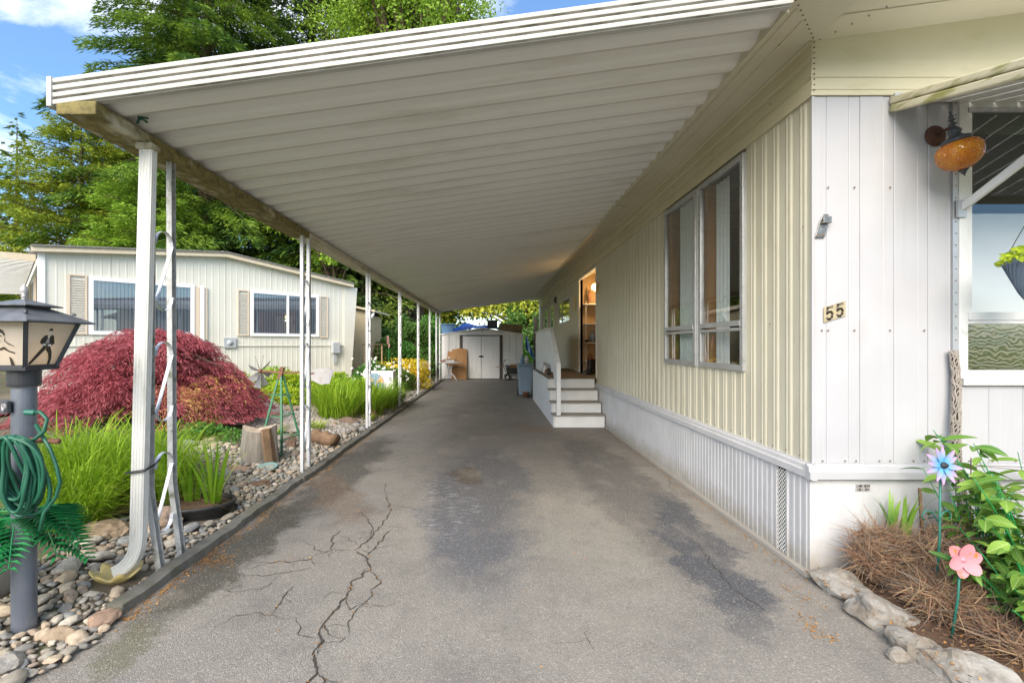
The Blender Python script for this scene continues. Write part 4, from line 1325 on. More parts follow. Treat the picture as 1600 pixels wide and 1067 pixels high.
g_ = mb.build('glass_globe', 'amber_glass', wl, local=True, smooth=True)
mb = MB(); mb.lathe([(.0001, -.05), (.025, -.04), (.03, 0), (.02, .04), (.0001, .05)], 16, M=T); mb.build('bulb_glass', 'lamp_glass', wl, local=True, smooth=True)
mb = MB(); mb.lathe([(.086, .086), (.090, .092), (.094, .105), (.084, .122), (.050, .134), (.034, .15), (.036, .158), (.044, .175), (.034, .195), (.014, .21), (.012, .225), (.032, .235), (.012, .245), (.010, .258), (.026, .268), (.009, .278), (.018, .292), (.006, .31), (.0001, .315)], 28, M=T)
mb.build('cap', 'black_metal', wl, local=True, smooth=True)
mb = MB(); mb.lathe([(.0001, -.185), (.008, -.175), (.005, -.168), (.018, -.16), (.014, -.152), (.030, -.142), (.032, -.13), (.0001, -.129)], 20, M=T)
mb.build('finial', 'black_metal', wl, local=True, smooth=True)
mb = MB()
for k in range(3): mb.box(-.006, .006, -.002, .002, .31, .335, M=T @ Matrix.Rotation(k * 1.05, 4, 'Z') @ Matrix.Translation((0, 0, 0)))
mb.build('finial', 'black_metal', wl, local=True)

# awning over the front window
aw = thing('window_awning', 'cream metal awning propped out over the front window', 'awning', (2.55, HY, 3.08))
ya, yb = HY - .02, 1.95
za, zb = 3.085, 2.80
mb = MB()
# side rim: two rolled ribs running down the slope
for k, (off, rr) in enumerate(((0, .026), (-.052, .026))):
    mb.bar((2.565, ya, za - .02 + off), (2.565, yb, zb - .02 + off), .036, .046)
mb.bar((2.575, ya, za - .045), (2.575, yb, zb - .045), .012, .075, up=(0, 0, 1))
mb.build('side_rim', 'cream_moss', aw, bevel=.009, label='cream rolled side rim with moss')
n = 18
for k in range(n):
    mb = MB(); x0 = 2.59 + k * .155
    mb.add([(x0, ya, za - .03), (x0 + .15, ya, za - .03), (x0 + .15, yb, zb - .03), (x0, yb, zb - .03), (x0 + .012, ya, za - .015), (x0 + .138, ya, za - .015), (x0 + .138, yb, zb - .015), (x0 + .012, yb, zb - .015)],
           [(0, 1, 5, 4), (4, 5, 6, 7), (0, 4, 7, 3), (1, 2, 6, 5), (0, 3, 2, 1)])
    mb.build('awning_panel', 'alu_white', aw)
MB().bar((2.55, yb, zb - .05), (5.4, yb, zb - .05), .04, .07).build('front_rim', 'cream_fascia', aw)
MB().box(2.56, 5.4, HY - .05, HY - .013, 3.055, 3.098).build('wall_rail', 'alu', aw)
MB().bar((3.0, HY - .03, 2.37), (2.98, 2.03, 2.80), .045, .022, up=(1, 0, 0)).build('prop_arm', 'alu_white', aw)
MB().box(2.965, 3.02, HY - .045, HY - .031, 2.31, 2.42).build('arm_bracket', 'alu', aw)

# hanging flower basket
hb = thing('hanging_basket', 'slate blue hanging basket with chartreuse leaves by the front window', 'hanging basket', (3.06, 2.55, 1.74))
prof = [(.0001, 0), (.075, 0), (.085, .02), (.115, .09), (.145, .17), (.16, .21), (.168, .215), (.168, .235), (.158, .236), (.15, .215), (.0001, .20)]
mb = MB(); vs = []; fs = []
mb.lathe(prof, 40); mb.build('pot', 'basket_blue', hb, local=True, smooth=True)
mb = MB()
for k in range(36):
    a = 2 * math.pi * k / 36
    mb.tube([(.084 * math.cos(a + j * .12), .084 * math.sin(a + j * .12), .02) if j == 0 else ((.088 + .075 * j / 6) * math.cos(a + j * .12), (.088 + .075 * j / 6) * math.sin(a + j * .12), .02 + .19 * j / 6) for j in range(7)], .0025, 4)
mb.build('weave', 'basket_blue', hb, local=True)
mb = MB()
for k in range(3):
    a = 2.1 * k + .4; mb.tube([(.16 * math.cos(a), .16 * math.sin(a), .23), (0, 0, .62)], .002, 4)
mb.tube([(0, 0, .62), (0, 0, 1.12)], .0025, 4)
mb.build('hanger', 'wire_dark', hb, local=True)
n = 420
a = RNG.random(n) * 6.28; rr = .17 * np.sqrt(RNG.random(n)); c = np.stack([rr * np.cos(a), rr * np.sin(a), .22 + .13 * RNG.random(n) * (1.2 - rr / .17)], 1)
d = norm(np.stack([np.cos(a), np.sin(a), RNG.uniform(-.2, .8, n)], 1) + RNG.normal(size=(n, 3)) * .3)
leaf_obj('foliage', [cards(c, d, RNG.uniform(.025, .05, n), RNG.uniform(.02, .035, n))], 'lf_chartreuse', hb, local=True)

# cholla cactus skeleton leaning on the wall (two)
def cholla(base, top, r0, r1, label):
    t_ = thing('cactus_skeleton', label, 'driftwood', base)
    b0, t0 = Vector((0, 0, 0)), Vector(top) - Vector(base)
    core = MB(); core.tube([b0.lerp(t0, f / 20) + Vector((-.022 * math.sin(f / 20 * math.pi * 1.3) + .012 * math.sin(f / 20 * 9), 0, 0)) for f in range(21)], [(r0 + (r1 - r0) * f / 20) * .82 for f in range(21)], 12)
    core.build('core', 'cholla_in', t_, local=True, smooth=True)
    d = t0.normalized(); ax = d.cross(Vector((0, 1, 0))).normalized(); ay = d.cross(ax)
    ln = t0.length; mb = MB()
    for sgn in (1, -1):
        for k in range(9):
            pts = []; ph = 2 * math.pi * k / 9
            nst = int(ln / .012)
            for i in range(nst + 1):
                f = i / nst; s_ = ln * f
                a = ph + sgn * s_ * 14 + .35 * math.sin(s_ * 60 + k)
                r_ = (r0 + (r1 - r0) * f) * (1 + .06 * math.sin(s_ * 33 + k))
                bend = Vector((-.022 * math.sin(f * math.pi * 1.3) + .012 * math.sin(f * 9), 0, 0))
                pts.append(b0.lerp(t0, f) + bend + ax * math.cos(a) * r_ + ay * math.sin(a) * r_)
            mb.tube(pts, .0042, 4)
    mb.build('lattice', 'cholla', t_, local=True)
    return t_
cholla((2.985, 2.86, .06), (2.905, 2.93, 1.46), .029, .019, 'knobbly cactus skeleton leaning upright against the white wall beside the window')
MB().bar((2.66, 2.84, .1), (2.64, 2.85, .61), .024, .012).build('wooden_stake', 'log_brown')
setp(bpy.data.objects['wooden_stake'], 'short brown wooden stake standing behind the dry brush', 'stake')

# tin garden flowers
def petal_mb(ln, w, lift, fold, tip, n=8, twist=0):
    vs = []; fs = []
    for i in range(n + 1):
        t = i / n
        ww = w * (math.sin(math.pi * min(1, t * .9 + .07)) ** tip)
        z = lift * t * t
        vs += [(ln * t, ww / 2, z + fold * ww), (ln * t, 0, z), (ln * t, -ww / 2, z + fold * ww)]
    for i in range(n):
        a = 3 * i
        fs += [(a, a + 1, a + 4, a + 3), (a + 1, a + 2, a + 5, a + 4)]
    k = len(vs); vs2 = [(x, y_, z - .0015) for x, y_, z in vs]
    return vs + vs2, fs + [tuple(q + k for q in reversed(f)) for f in fs]
def tin_flower(loc, base, label, mat, n, ln, w, tip, cm, tilt, lift=.01, start=.4):
    fl = thing('garden_flower', label, 'garden ornament', base)
    h = Vector(loc) - Vector(base)
    M = Matrix.Translation(h) @ Matrix.Rotation(R(90 + tilt[0]), 4, 'X') @ Matrix.Rotation(R(tilt[1]), 4, 'Y')
    head = bpy.data.objects.new('flower_head', None)
    mb = MB(); mb.tube([(0, 0, 0), (h.x * .5 + .004, h.y * .5, h.z * .5), (h.x, h.y + .012, h.z)], .0055, 8); mb.build('stem', 'stem_teal', fl, local=True, smooth=True)
    for k in range(n):
        vs, fs = petal_mb(ln, w, lift, .12, tip)
        q = MB(); q.add(vs, fs)
        o_ = q.build('petal', mat, fl, local=True, smooth=True)
        o_.matrix_local = M @ Matrix.Rotation(start + 2 * math.pi * k / n + .05 * math.sin(k * 5), 4, 'Z') @ Matrix.Rotation(R(-6 if k % 2 else 3), 4, 'Y')
    q = MB()
    if cm == 'spiral':
        q.lathe([(.0001, .024), (.010, .022), (.016, .014), (.018, .004), (.0001, .0)], 20, M=M)
        for j in range(3): q.lathe([(.006 + j * .004, .024 - j * .006), (.008 + j * .004, .027 - j * .006), (.010 + j * .004, .023 - j * .006)], 20, M=M)
        q.build('centre', 'black_metal', fl, local=True)
    else:
        q.lathe([(.0001, .012), (.008, .011), (.014, .005), (.016, 0)], 16, M=M)
        q.build('centre', 'petal_pink', fl, local=True, smooth=True)
    return fl
f1 = tin_flower((2.44, 2.50, .845), (2.40, 2.50, .06), 'tin flower with long blue and violet petals on a green stem', 'petal_blue', 12, .105, .030, .8, 'spiral', (-8, 6), .004)
mb = MB()
for sg in (1, -1):
    mb.tube([(.015, 0, .48), (.015 + sg * .03, 0, .53), (.015 + sg * .06, .005, .54), (.015 + sg * .08, .008, .51), (.015 + sg * .07, .01, .485)], .0035, 6)
mb.build('stem_leaf', 'stem_teal', f1, local=True, smooth=True)
tin_flower((2.325, 2.28, .435), (2.27, 2.28, .05), 'smaller pink tin flower with rusty orange petal tips', 'petal_pink', 6, .086, .066, .55, 'knob', (-6, -4), .012, .25)

# porch steps with solid side, railing and landing
st = thing('porch_steps', 'white wooden porch steps with solid side and railing panel', 'steps', (1.57, 9.16, 0))
SX0, SX1 = 1.10, 2.018
rise = [(8.33, 0, .205), (8.60, .205, .40), (8.88, .40, .612), (9.16, .612, .815)]
for i, (yy, z0, z1) in enumerate(rise):
    x1 = SX1 - .02 * i
    xl = SX0 + .02
    MB().box(xl + .004, SX1 + .003, yy, yy + .022, z0 + (.0 if i == 0 else .022), z1).build('riser', 'painted_wood', st)
    if i < 3: MB().box(SX0 - .02, x1 + .02, yy - .035, rise[i + 1][0] - .002, z1 + .001, z1 + .024).build('tread', 'tread_wood', st, bevel=.003)
bw = .14; yy = 9.13
while yy < 12.55:
    MB().box(SX0 - .0, 2.045, yy + .004, yy + bw, .816, .842).build('deck_board', 'deck_wood', st); yy += bw
# side panelling under the landing and the steps
yb = [12.6, 12.0, 11.4, 10.8, 10.2, 9.6, 9.16]
for a, b_ in zip(yb, yb[1:]):
    MB().box(SX0 - .001, SX0 + .018, b_ + .002, a - .002, 0, .812).build('side_board', 'painted_wood', st)
for (yy, z0, z1), y2 in zip(rise[:3], (8.60, 8.88, 9.16)):
    MB().box(SX0 - .001, SX0 + .018, yy + .001, y2 - .002, 0, z1 - .002).build('side_board', 'painted_wood', st)
MB().box(SX0, 2.04, 12.58, 12.6, 0, .81).build('end_board', 'painted_wood', st)
# solid railing panel above the landing with a low gap, and the sloping part
RX = SX0 + .065
yb2 = [12.5, 12.0, 11.4, 10.8]
for a, b_ in zip(yb2, yb2[1:]): MB().box(RX, RX + .02, b_ + .002, a - .002, .843, 1.80).build('rail_board', 'painted_wood', st)
for a, b_ in ((10.8, 10.2), (10.2, 9.7), (9.7, 9.235)): MB().box(RX, RX + .02, b_ + .002, a - .002, 1.10, 1.79).build('rail_board', 'painted_wood', st)
mb = MB(); mb.prism([(9.232, 1.79), (8.31, 1.17), (8.31, 1.0), (9.232, .95)], 'x', RX, RX + .02); mb.build('rail_board', 'painted_wood', st)
mb = MB(); mb.prism([(9.10, .96), (8.40, 1.0), (8.36, .55), (8.44, .50)], 'x', RX + .022, RX + .04); mb.build('rail_brace', 'painted_wood', st)
mb = MB(); mb.bar((RX + .01, 12.52, 1.815), (RX + .01, 9.22, 1.815), .07, .03); mb.bar((RX + .01, 9.23, 1.815), (RX + .01, 8.27, 1.175), .07, .03, up=(0, 0, 1)); mb.build('hand_rail', 'painted_wood', st)
MB().box(RX - .02, RX + .05, 8.24, 8.30, .23, 1.17).build('newel_post', 'painted_wood', st)
MB().box(RX - .05, RX + .03, 9.3, 10.75, .845, .87).build('ledge', 'deck_wood', st)
# clutter in the railing gap: jars and a pot
for i, (yy, r_, h, mt, lb) in enumerate(((9.5, .045, .13, 'ink', 'dark jar on the porch ledge, nearest the steps'), (9.85, .05, .10, 'rust', 'small clay pot in the middle of the porch ledge'),
                                (10.2, .04, .16, 'paper_white', 'white bottle on the porch ledge behind the clay pot'), (10.5, .05, .12, 'tin_grey', 'grey can at the far end of the porch ledge'))):
    mb = MB(); mb.lathe([(.0001, 0), (r_ * .9, 0), (r_, h * .1), (r_, h * .7), (r_ * .6, h * .85), (r_ * .6, h), (.0001, h)], 14, M=Matrix.Translation((RX - .01, yy, .871)))
    o = mb.build('jar' if i != 1 else 'flower_pot', mt, None, smooth=True); setp(o, lb, 'jar' if i != 1 else 'pot')
# boots on the landing
def boot(x, y_, rz, label):
    t_ = thing('rubber_boot', label, 'boot', (x, y_, .832), rz, group='black rubber boots by the door')
    mb = MB(); vs = []; fs = []; prof = [(0, .0, .048, .15), (.03, 0, .05, .15), (.07, .0, .047, .14), (.10, .035, .042, .085), (.16, .05, .045, .065), (.25, .052, .052, .07), (.33, .052, .056, .075)]
    for z, cy, rx, ry in prof:
        for k in range(14):
            a = 2 * math.pi * k / 14; vs.append((rx * math.cos(a), cy + ry * math.sin(a) - .05, z))
    for i in range(len(prof) - 1):
        for k in range(14): fs.append((i * 14 + k, i * 14 + (k + 1) % 14, (i + 1) * 14 + (k + 1) % 14, (i + 1) * 14 + k))
    fs.append(tuple(range(13, -1, -1)))
    mb.add(vs, fs); mb.build('shaft', 'boot_black', t_, local=True, smooth=True)
    MB().box(-.045, .045, -.19, .08, -.0, .012).build('sole', 'ink', t_, local=True, bevel=.004)
boot(2.16, 10.2, R(-80), 'black rubber boot on the landing, the nearer of the pair')
boot(2.25, 10.4, R(-70), 'black rubber boot on the landing, the one behind')
# corner shelves in the porch with things on them
sh_ = thing('corner_shelf', 'white corner shelf unit in the lit porch recess', 'shelf', (2.28, 10.88, .83))
for zz in (1.10, 1.52, 1.96, 2.42):
    MB().prism([(2.14, 10.955), (2.14, 10.70), (2.40, 10.62), (2.60, 10.955)], 'z', zz, zz + .022).build('shelf_board', 'painted_wood', sh_)
mb = MB(); mb.tube([(2.17, 10.73, .84), (2.17, 10.73, 2.5)], .008, 8); mb.build('shelf_post', 'painted_wood', sh_)
def small_thing(name, lb, cat, x, y_, z, prof, mt):
    mb = MB(); mb.lathe(prof, 14, M=Matrix.Translation((x, y_, z))); o = mb.build(name, mt, None, smooth=True); return setp(o, lb, cat)
small_thing('figurine', 'brass coloured figurine on the top porch shelf', 'figurine', 2.26, 10.78, 2.443, [(.0001, 0), (.06, 0), (.05, .03), (.02, .05), (.03, .10), (.045, .16), (.03, .22), (.018, .24), (.03, .27), (.022, .31), (.0001, .33)], 'rust')
small_thing('vase', 'dark green vase on the second porch shelf from below', 'vase', 2.33, 10.75, 1.543, [(.0001, 0), (.05, 0), (.07, .05), (.075, .12), (.05, .18), (.025, .22), (.04, .26), (.0001, .262)], 'basket_blue')
small_thing('bowl', 'small black bowl on the porch shelf beside the vase', 'bowl', 2.19, 10.72, 1.543, [(.0001, 0), (.03, 0), (.055, .035), (.06, .06), (.0001, .062)], 'ink')
small_thing('lantern_ornament', 'copper bell ornament on the lowest porch shelf', 'ornament', 2.27, 10.74, 1.123, [(.0001, 0), (.07, 0), (.07, .02), (.05, .10), (.02, .17), (.0001, .18)], 'rust')
small_thing('clay_jar', 'brown clay jar standing on the porch floor in the corner', 'jar', 2.28, 10.70, .832, [(.0001, 0), (.06, 0), (.08, .07), (.075, .14), (.05, .18), (.0001, .182)], 'log_brown')
# pendant lamp in the porch (lit)
pd_ = thing('porch_lamp', 'lit amber pendant lamp hanging in the porch recess', 'porch lamp', (2.33, 10.45, 3.08))
mb = MB(); mb.tube([(0, 0, 0), (0, 0, -.22)], .006, 6); mb.lathe([(.05, 0), (.05, -.02), (.0001, -.025)], 14); mb.build('rod', 'brass', pd_, local=True)
mb = MB(); mb.lathe([(.02, -.20), (.07, -.23), (.095, -.28), (.08, -.34), (.0001, -.36)], 14); mb.build('glass_shade', 'bulb_alcove', pd_, local=True, smooth=True)
mb = MB()
for k in range(6):
    a = k * math.pi / 3; mb.tube([(.02 * math.cos(a), .02 * math.sin(a), -.195), (.075 * math.cos(a), .075 * math.sin(a), -.228), (.10 * math.cos(a), .10 * math.sin(a), -.28), (.085 * math.cos(a), .085 * math.sin(a), -.345), (0, 0, -.37)], .004, 4)
mb.build('cage', 'brass', pd_, local=True)
ld = bpy.data.lights.new('porch_lamp_light', 'POINT'); ld.energy = 3.0; ld.color = (1, .62, .26); ld.shadow_soft_size = .05
lo = bpy.data.objects.new('porch_lamp_light', ld); C.objects.link(lo); lo.parent = pd_; lo.location = (0, -.02, -.45)
# brass bell near the casing, oval plaque, twin flood light
o = MB(); o.lathe([(.0001, .02), (.04, .018), (.07, .010), (.08, 0)], 20, M=Matrix.Translation((HX - .012, 9.02, 2.60)) @ Matrix.Rotation(R(-90), 4, 'Y') @ Matrix.Diagonal((1.5, 1, 1, 1))); o = o.build('wall_plaque', 'brass', None, smooth=True); setp(o, 'small oval brass plaque beside the porch opening, nearer side', 'plaque')
o = MB(); o.lathe([(.0001, .02), (.05, .018), (.09, .010), (.10, 0)], 20, M=Matrix.Translation((HX - .014, 11.5, 2.52)) @ Matrix.Rotation(R(-90), 4, 'Y') @ Matrix.Diagonal((2.0, 1, 1, 1))); o = o.build('wall_plaque', 'shell_yellow', None, smooth=True); setp(o, 'pale oval plaque on the siding beyond the porch', 'plaque')
fl = thing('flood_light', 'black twin-headed flood light high on the cream siding', 'flood light', (HX - .012, 15.0, 2.95))
MB().box(-.05, 0, -.09, .09, -.09, .09).build('mount', 'black_metal', fl, local=True)
for k, s_ in enumerate((-1, 1)):
    mb = MB(); M = Matrix.Translation((-.06, s_ * .06, -.02)) @ Matrix.Rotation(R(120), 4, 'Y') @ Matrix.Rotation(R(15 * s_), 4, 'X'); mb.lathe([(.02, 0), (.025, .06), (.07, .12), (.085, .20), (.0001, .19)], 14, M=M); mb.build('lamp_head', 'black_metal', fl, local=True, smooth=True)

# ================================================================== SHED AND WHAT STANDS ROUND IT
SY = 19.9
shed = thing('metal_shed', 'small white metal shed with double doors under the carport end', 'shed', (-.45, SY, 0))
X0, X1 = -2.20, 1.30; XM = (X0 + X1) / 2
ze, zp = 1.93, 2.17
def roof_z(x): return zp - (zp - ze) * abs(x - XM) / (X1 - XM)
DX0, DX1 = -1.30, .30
SHR = [(0, 0), (.05, .012), (.10, 0), (.97, 0)]
xx = X0
for a, b_ in ((X0, X0 + .30), (X0 + .30, X0 + .60), (X0 + .60, DX0 - .13)): rib_sheet((0, SY), (1, 0), (0, -1), a + .004, b_ - .004, 0.02, 1.90, .30, SHR, X0).build('wall_panel', 'shed_white', shed)
for a, b_ in ((DX1 + .13, DX1 + .40), (DX1 + .40, DX1 + .70), (DX1 + .70, X1)): rib_sheet((0, SY), (1, 0), (0, -1), a + .004, b_ - .004, 0.02, 1.90, .30, SHR, DX1 + .1).build('wall_panel', 'shed_white', shed)
for s_, xs_ in ((-1, X0), (1, X1)):
    rib_sheet((xs_, SY), (0, 1), (s_, 0), 0, 2.2, .02, 1.9, .30, SHR).build('side_wall', 'shed_white', shed)
MB().box(X0, X1, SY + 2.18, SY + 2.2, 0, 1.9).build('rear_wall', 'shed_white', shed)
mb = MB(); mb.prism([(X0, 1.895), (X1, 1.895), (X1, ze), (XM, zp - .04), (X0, ze)], 'y', SY - .012, SY + .01); mb.build('gable', 'shed_white', shed)
for s_ in (-1, 1):
    mb = MB(); xe = X0 - .06 if s_ < 0 else X1 + .06
    ya, yb_ = SY - .06, SY + 2.25
    mb.add([(xe, ya, ze - .02), (XM, ya, zp), (XM, yb_, zp), (xe, yb_, ze - .02), (xe, ya, ze + .02), (XM, ya, zp + .04), (XM, yb_, zp + .04), (xe, yb_, ze + .02)], [(0, 1, 2, 3), (4, 7, 6, 5), (0, 4, 5, 1), (3, 2, 6, 7), (0, 3, 7, 4)])
    mb.build('roof', 'shed_white', shed)
mb = MB(); mb.box(DX0 - .13, DX0, SY - .03, SY, .02, 1.90); mb.box(DX1, DX1 + .12, SY - .03, SY, .02, 1.90); mb.box(DX0, DX1, SY - .03, SY, 1.86, 1.90)
mb.build('door_frame', 'brown_metal', shed)
DR = [(0, 0), (.3, 0), (.4, .008), (.9, .008)]
for a, b_ in ((DX0 + .01, -.505), (-.495, DX1 - .01)):
    d_ = rib_sheet((0, SY - .04), (1, 0), (0, -1), a, b_, .03, 1.85, .10, DR).build('door', 'shed_white', shed)
    q = MB(); q.lathe([(.0001, .05), (.035, .045), (.045, .02), (.015, 0)], 12, M=Matrix.Translation((-.50 + (-.05 if a < -1 else .05), SY - .05, .98)) @ Matrix.Rotation(R(90), 4, 'X')); q.build('handle', 'ink', d_, smooth=True)
MB().box(-.506, -.494, SY - .052, SY - .035, .03, 1.85).build('door_gap', 'dark_gap', shed)
mb = MB(); mb.box(XM - .02, XM + .02, SY - .03, SY - .012, 2.02, 2.08); mb.build('gable_vent', 'ink', shed)
# on the shed roof
tub = thing('storage_bin', 'faded blue plastic bin on the shed roof corner', 'bin', (-1.98, SY + .5, ze + .02))
def taper_box(mb, x0, x1, y0, y1, z0, z1, k, M=None):
    cx, cy = (x0 + x1) / 2, (y0 + y1) / 2
    def s_(x, c_): return c_ + (x - c_) * k
    vs = [(s_(x0, cx), s_(y0, cy), z0), (s_(x1, cx), s_(y0, cy), z0), (s_(x1, cx), s_(y1, cy), z0), (s_(x0, cx), s_(y1, cy), z0), (x0, y0, z1), (x1, y0, z1), (x1, y1, z1), (x0, y1, z1)]
    mb.add(vs, [(0, 3, 2, 1), (4, 5, 6, 7), (0, 1, 5, 4), (1, 2, 6, 5), (2, 3, 7, 6), (3, 0, 4, 7)], 0, M)
mb = MB(); taper_box(mb, -.28, .28, -.35, .35, 0, .40, .85); mb.build('tub', 'bin_blue', tub, local=True, bevel=.02)
MB().box(-.31, .31, -.38, .38, .402, .44).build('lid', 'bin_blue', tub, local=True, bevel=.012)
# crumpled tarp lying over the roof
nx, ny = 46, 22; V = []; F = []
for j in range(ny):
    for i in range(nx):
        x = -1.72 + 2.0 * i / (nx - 1); y_ = SY + .0 + 1.5 * j / (ny - 1)
        hmp = .30 * math.exp(-((x + 1.2) / .5) ** 2) + .16 * math.exp(-((x - .0) / .5) ** 2)
        z = roof_z(x) + .05 + hmp * min(1, j / 4) + .05 * mnoise.noise(Vector((x * 4, y_ * 4, 2))) + .03 * mnoise.noise(Vector((x * 11, y_ * 9, 5)))
        z = max(z, roof_z(x) + .035)
        V.append((x, y_, z))
for j in range(ny - 1):
    for i in range(nx - 1): F.append((j * nx + i, j * nx + i + 1, (j + 1) * nx + i + 1, (j + 1) * nx + i))
o = np_mesh('tarp', np.array(V), np.array(F), 'tarp_blue', None); setp(o, 'crumpled bright blue tarp lying over the shed roof', 'tarp')
bb = thing('plastic_crate', 'black plastic crate on the shed roof beside the tarp', 'crate', (-.02, SY + .35, zp + .02))
mb = MB(); mb.box(-.22, .22, -.3, .3, .0, .03); mb.box(-.22, .22, -.3, -.28, .03, .36); mb.box(-.22, .22, .28, .3, .03, .36); mb.box(-.22, -.2, -.28, .28, .03, .36); mb.box(.2, .22, -.28, .28, .03, .36)
mb.build('crate_body', 'box_black', bb, local=True); MB().box(-.24, .24, -.32, .32, .33, .36).build('rim', 'box_black', bb, local=True)
wb = thing('wooden_crate', 'long brown wooden crate lying on the shed roof', 'crate', (.76, SY + .35, 2.02))
for k in range(3):
    for sy_ in (-.32, .32): MB().box(-.50, .50, sy_ - .012, sy_ + .012, .02 + k * .115, .02 + k * .115 + .105, M=Matrix.Rotation(R(4), 4, 'Y')).build('plank', 'crate_wood', wb, local=True)
for sx_ in (-.49, .49): MB().box(sx_ - .012, sx_ + .012, -.305, .305, .0, .35, M=Matrix.Rotation(R(4), 4, 'Y')).build('end_board', 'crate_wood', wb, local=True)
MB().box(-.5, .5, -.30, .30, .0, .018, M=Matrix.Rotation(R(4), 4, 'Y')).build('bottom_board', 'crate_wood', wb, local=True)
# blue tarp hanging at the shed side
V = []; F = []
for j in range(14):
    for i in range(10):
        u, v = i / 9, j / 13
        x = 1.42 + u * (.10 + .38 * v); y_ = SY + .1 + .5 * u + .06 * math.sin(u * 9 + v * 3); z = 1.85 - v * (.55 + .5 * u)
        V.append((x, y_, z + .02 * mnoise.noise(Vector((u * 6, v * 6, 1)))))
for j in range(13):
    for i in range(9): F.append((j * 10 + i, j * 10 + i + 1, (j + 1) * 10 + i + 1, (j + 1) * 10 + i))
o = np_mesh('tarp', np.array(V), np.array(F), 'tarp_blue', None); setp(o, 'blue tarp hanging down at the side of the shed', 'tarp')
# cardboard sheets leaning on the shed
cb = thing('cardboard', 'tall brown cardboard sheet leaning on the shed beside the door', 'cardboard', (-1.45, SY - .3, 0))
M = Matrix.Rotation(R(-8), 4, 'X')
mb = MB(); mb.prism([(-.30, 0), (.33, .01), (.35, 1.30), (.02, 1.36), (-.16, 1.30), (-.30, 1.31)], 'y', -.012, .0, M=M); mb.build('sheet', 'cardboard', cb, local=True)
mb = MB(); mb.prism([(-.52, .62), (-.12, .55), (-.10, 1.18), (-.48, 1.22)], 'y', -.03, -.018, M=M); mb.build('flap', 'cardboard', cb, local=True)
# round patio table with magazines / boards
pt = thing('patio_table', 'white folding patio table in front of the shed', 'table', (-1.78, SY - .85, 0))
M = Matrix.Translation((0, 0, .74))
mb = MB(); mb.lathe([(.0001, 0), (.46, 0), (.48, .015), (.46, .03), (.0001, .03)], 28, M=M); mb.build('table_top', 'painted_wood', pt, local=True)
for s_ in (-1, 1):
    mb = MB()
    for d in (-1, 1): mb.tube([(d * .30 * 1, s_ * .2, 0), (d * .22, s_ * .16, .14), (d * .06, s_ * .06, .33), (d * .07, s_ * .05, .5), (d * .15, s_ * .10, .73)], .014, 8)
    mb.build('leg', 'painted_wood', pt, local=True, smooth=True)
tt = [(-2.02, .772, .30, .24, .07, 'rust', 'flat brown box at the near edge of the patio table'), (-1.76, .772, .36, .3, .09, 'tin_grey', 'grey box in the middle of the patio table'), (-1.53, .772, .22, .22, .06, 'log_brown', 'brown box on the patio table, nearest the cardboard'), (-1.80, .865, .5, .34, .03, 'twig_pale', 'pale flat board lying on the boxes on the patio table')]
for x, z, w, d, h, mt, lb in tt:
    o = MB().box(x - w / 2, x + w / 2, SY - .85 - d / 2, SY - .85 + d / 2, z, z + h).build('flat_box' if h > .04 else 'board', mt, None, bevel=.005); setp(o, lb, 'box' if h > .04 else 'board')
small_thing('cup', 'white cup standing on the board on the patio table', 'cup', -1.80, SY - .85, .896, [(.0001, 0), (.03, 0), (.045, .09), (.04, .09), (.028, .01)], 'paper_white')
# folding wagon
wg = thing('garden_wagon', 'black folding garden wagon beside the shed doors', 'wagon', (1.05, SY - .45, 0))
mb = MB(); taper_box(mb, -.50, .50, -.25, .25, .28, .52, .92); mb.build('tray', 'box_black', wg, local=True)
mb = MB()
for sy_ in (-.26, .26):
    mb.tube([(-.52, sy_, .22), (.52, sy_, .60)], .012, 6); mb.tube([(-.52, sy_, .60), (.52, sy_, .22)], .012, 6)
    mb.tube([(-.54, sy_, .60), (.54, sy_, .60)], .012, 6)
mb.build('wagon_frame', 'black_metal', wg, local=True)
for x in (-.44, .44):
    for y_ in (-.28, .28):
        M = Matrix.Translation((x, y_, .13)) @ Matrix.Rotation(R(90), 4, 'X')
        q = MB(); q.lathe([(.06, -.025), (.12, -.03), (.13, -.02), (.13, .02), (.12, .03), (.06, .025)], 20, M=M); wh = q.build('wheel', 'ink', wg, local=True, smooth=True)
        q = MB(); q.lathe([(.0001, -.02), (.06, -.022), (.06, .022), (.0001, .02)], 14, M=M); q.build('hub', 'tin_grey', wh, local=True)
mb = MB(); mb.tube([(-.5, 0, .3), (-.60, 0, .6), (-.58, 0, .78), (-.52, 0, .84)], .013, 8); mb.tube([(-.56, -.07, .84), (-.50, .07, .85)], .014, 8); mb.build('pull_handle', 'black_metal', wg, local=True, smooth=True)
mb = MB(); mb.tube([(-.95, -.1, .55), (.1, 0, .60)], .012, 6); o = mb.build('broom_stick', 'twig_pale', wg, local=True)
o = MB().box(.75, 1.0, SY - .60, SY - .30, .525, .66).build('flat_box', 'cardboard', None); setp(o, 'small cardboard box lying in the wagon', 'box')
small_thing('flower_pot', 'terracotta pot lying in the wagon beside the cardboard box', 'pot', 1.2, SY - .42, .53, [(.0001, 0), (.07, 0), (.10, .14), (.11, .14), (.11, .17), (.0001, .17)], 'rust')
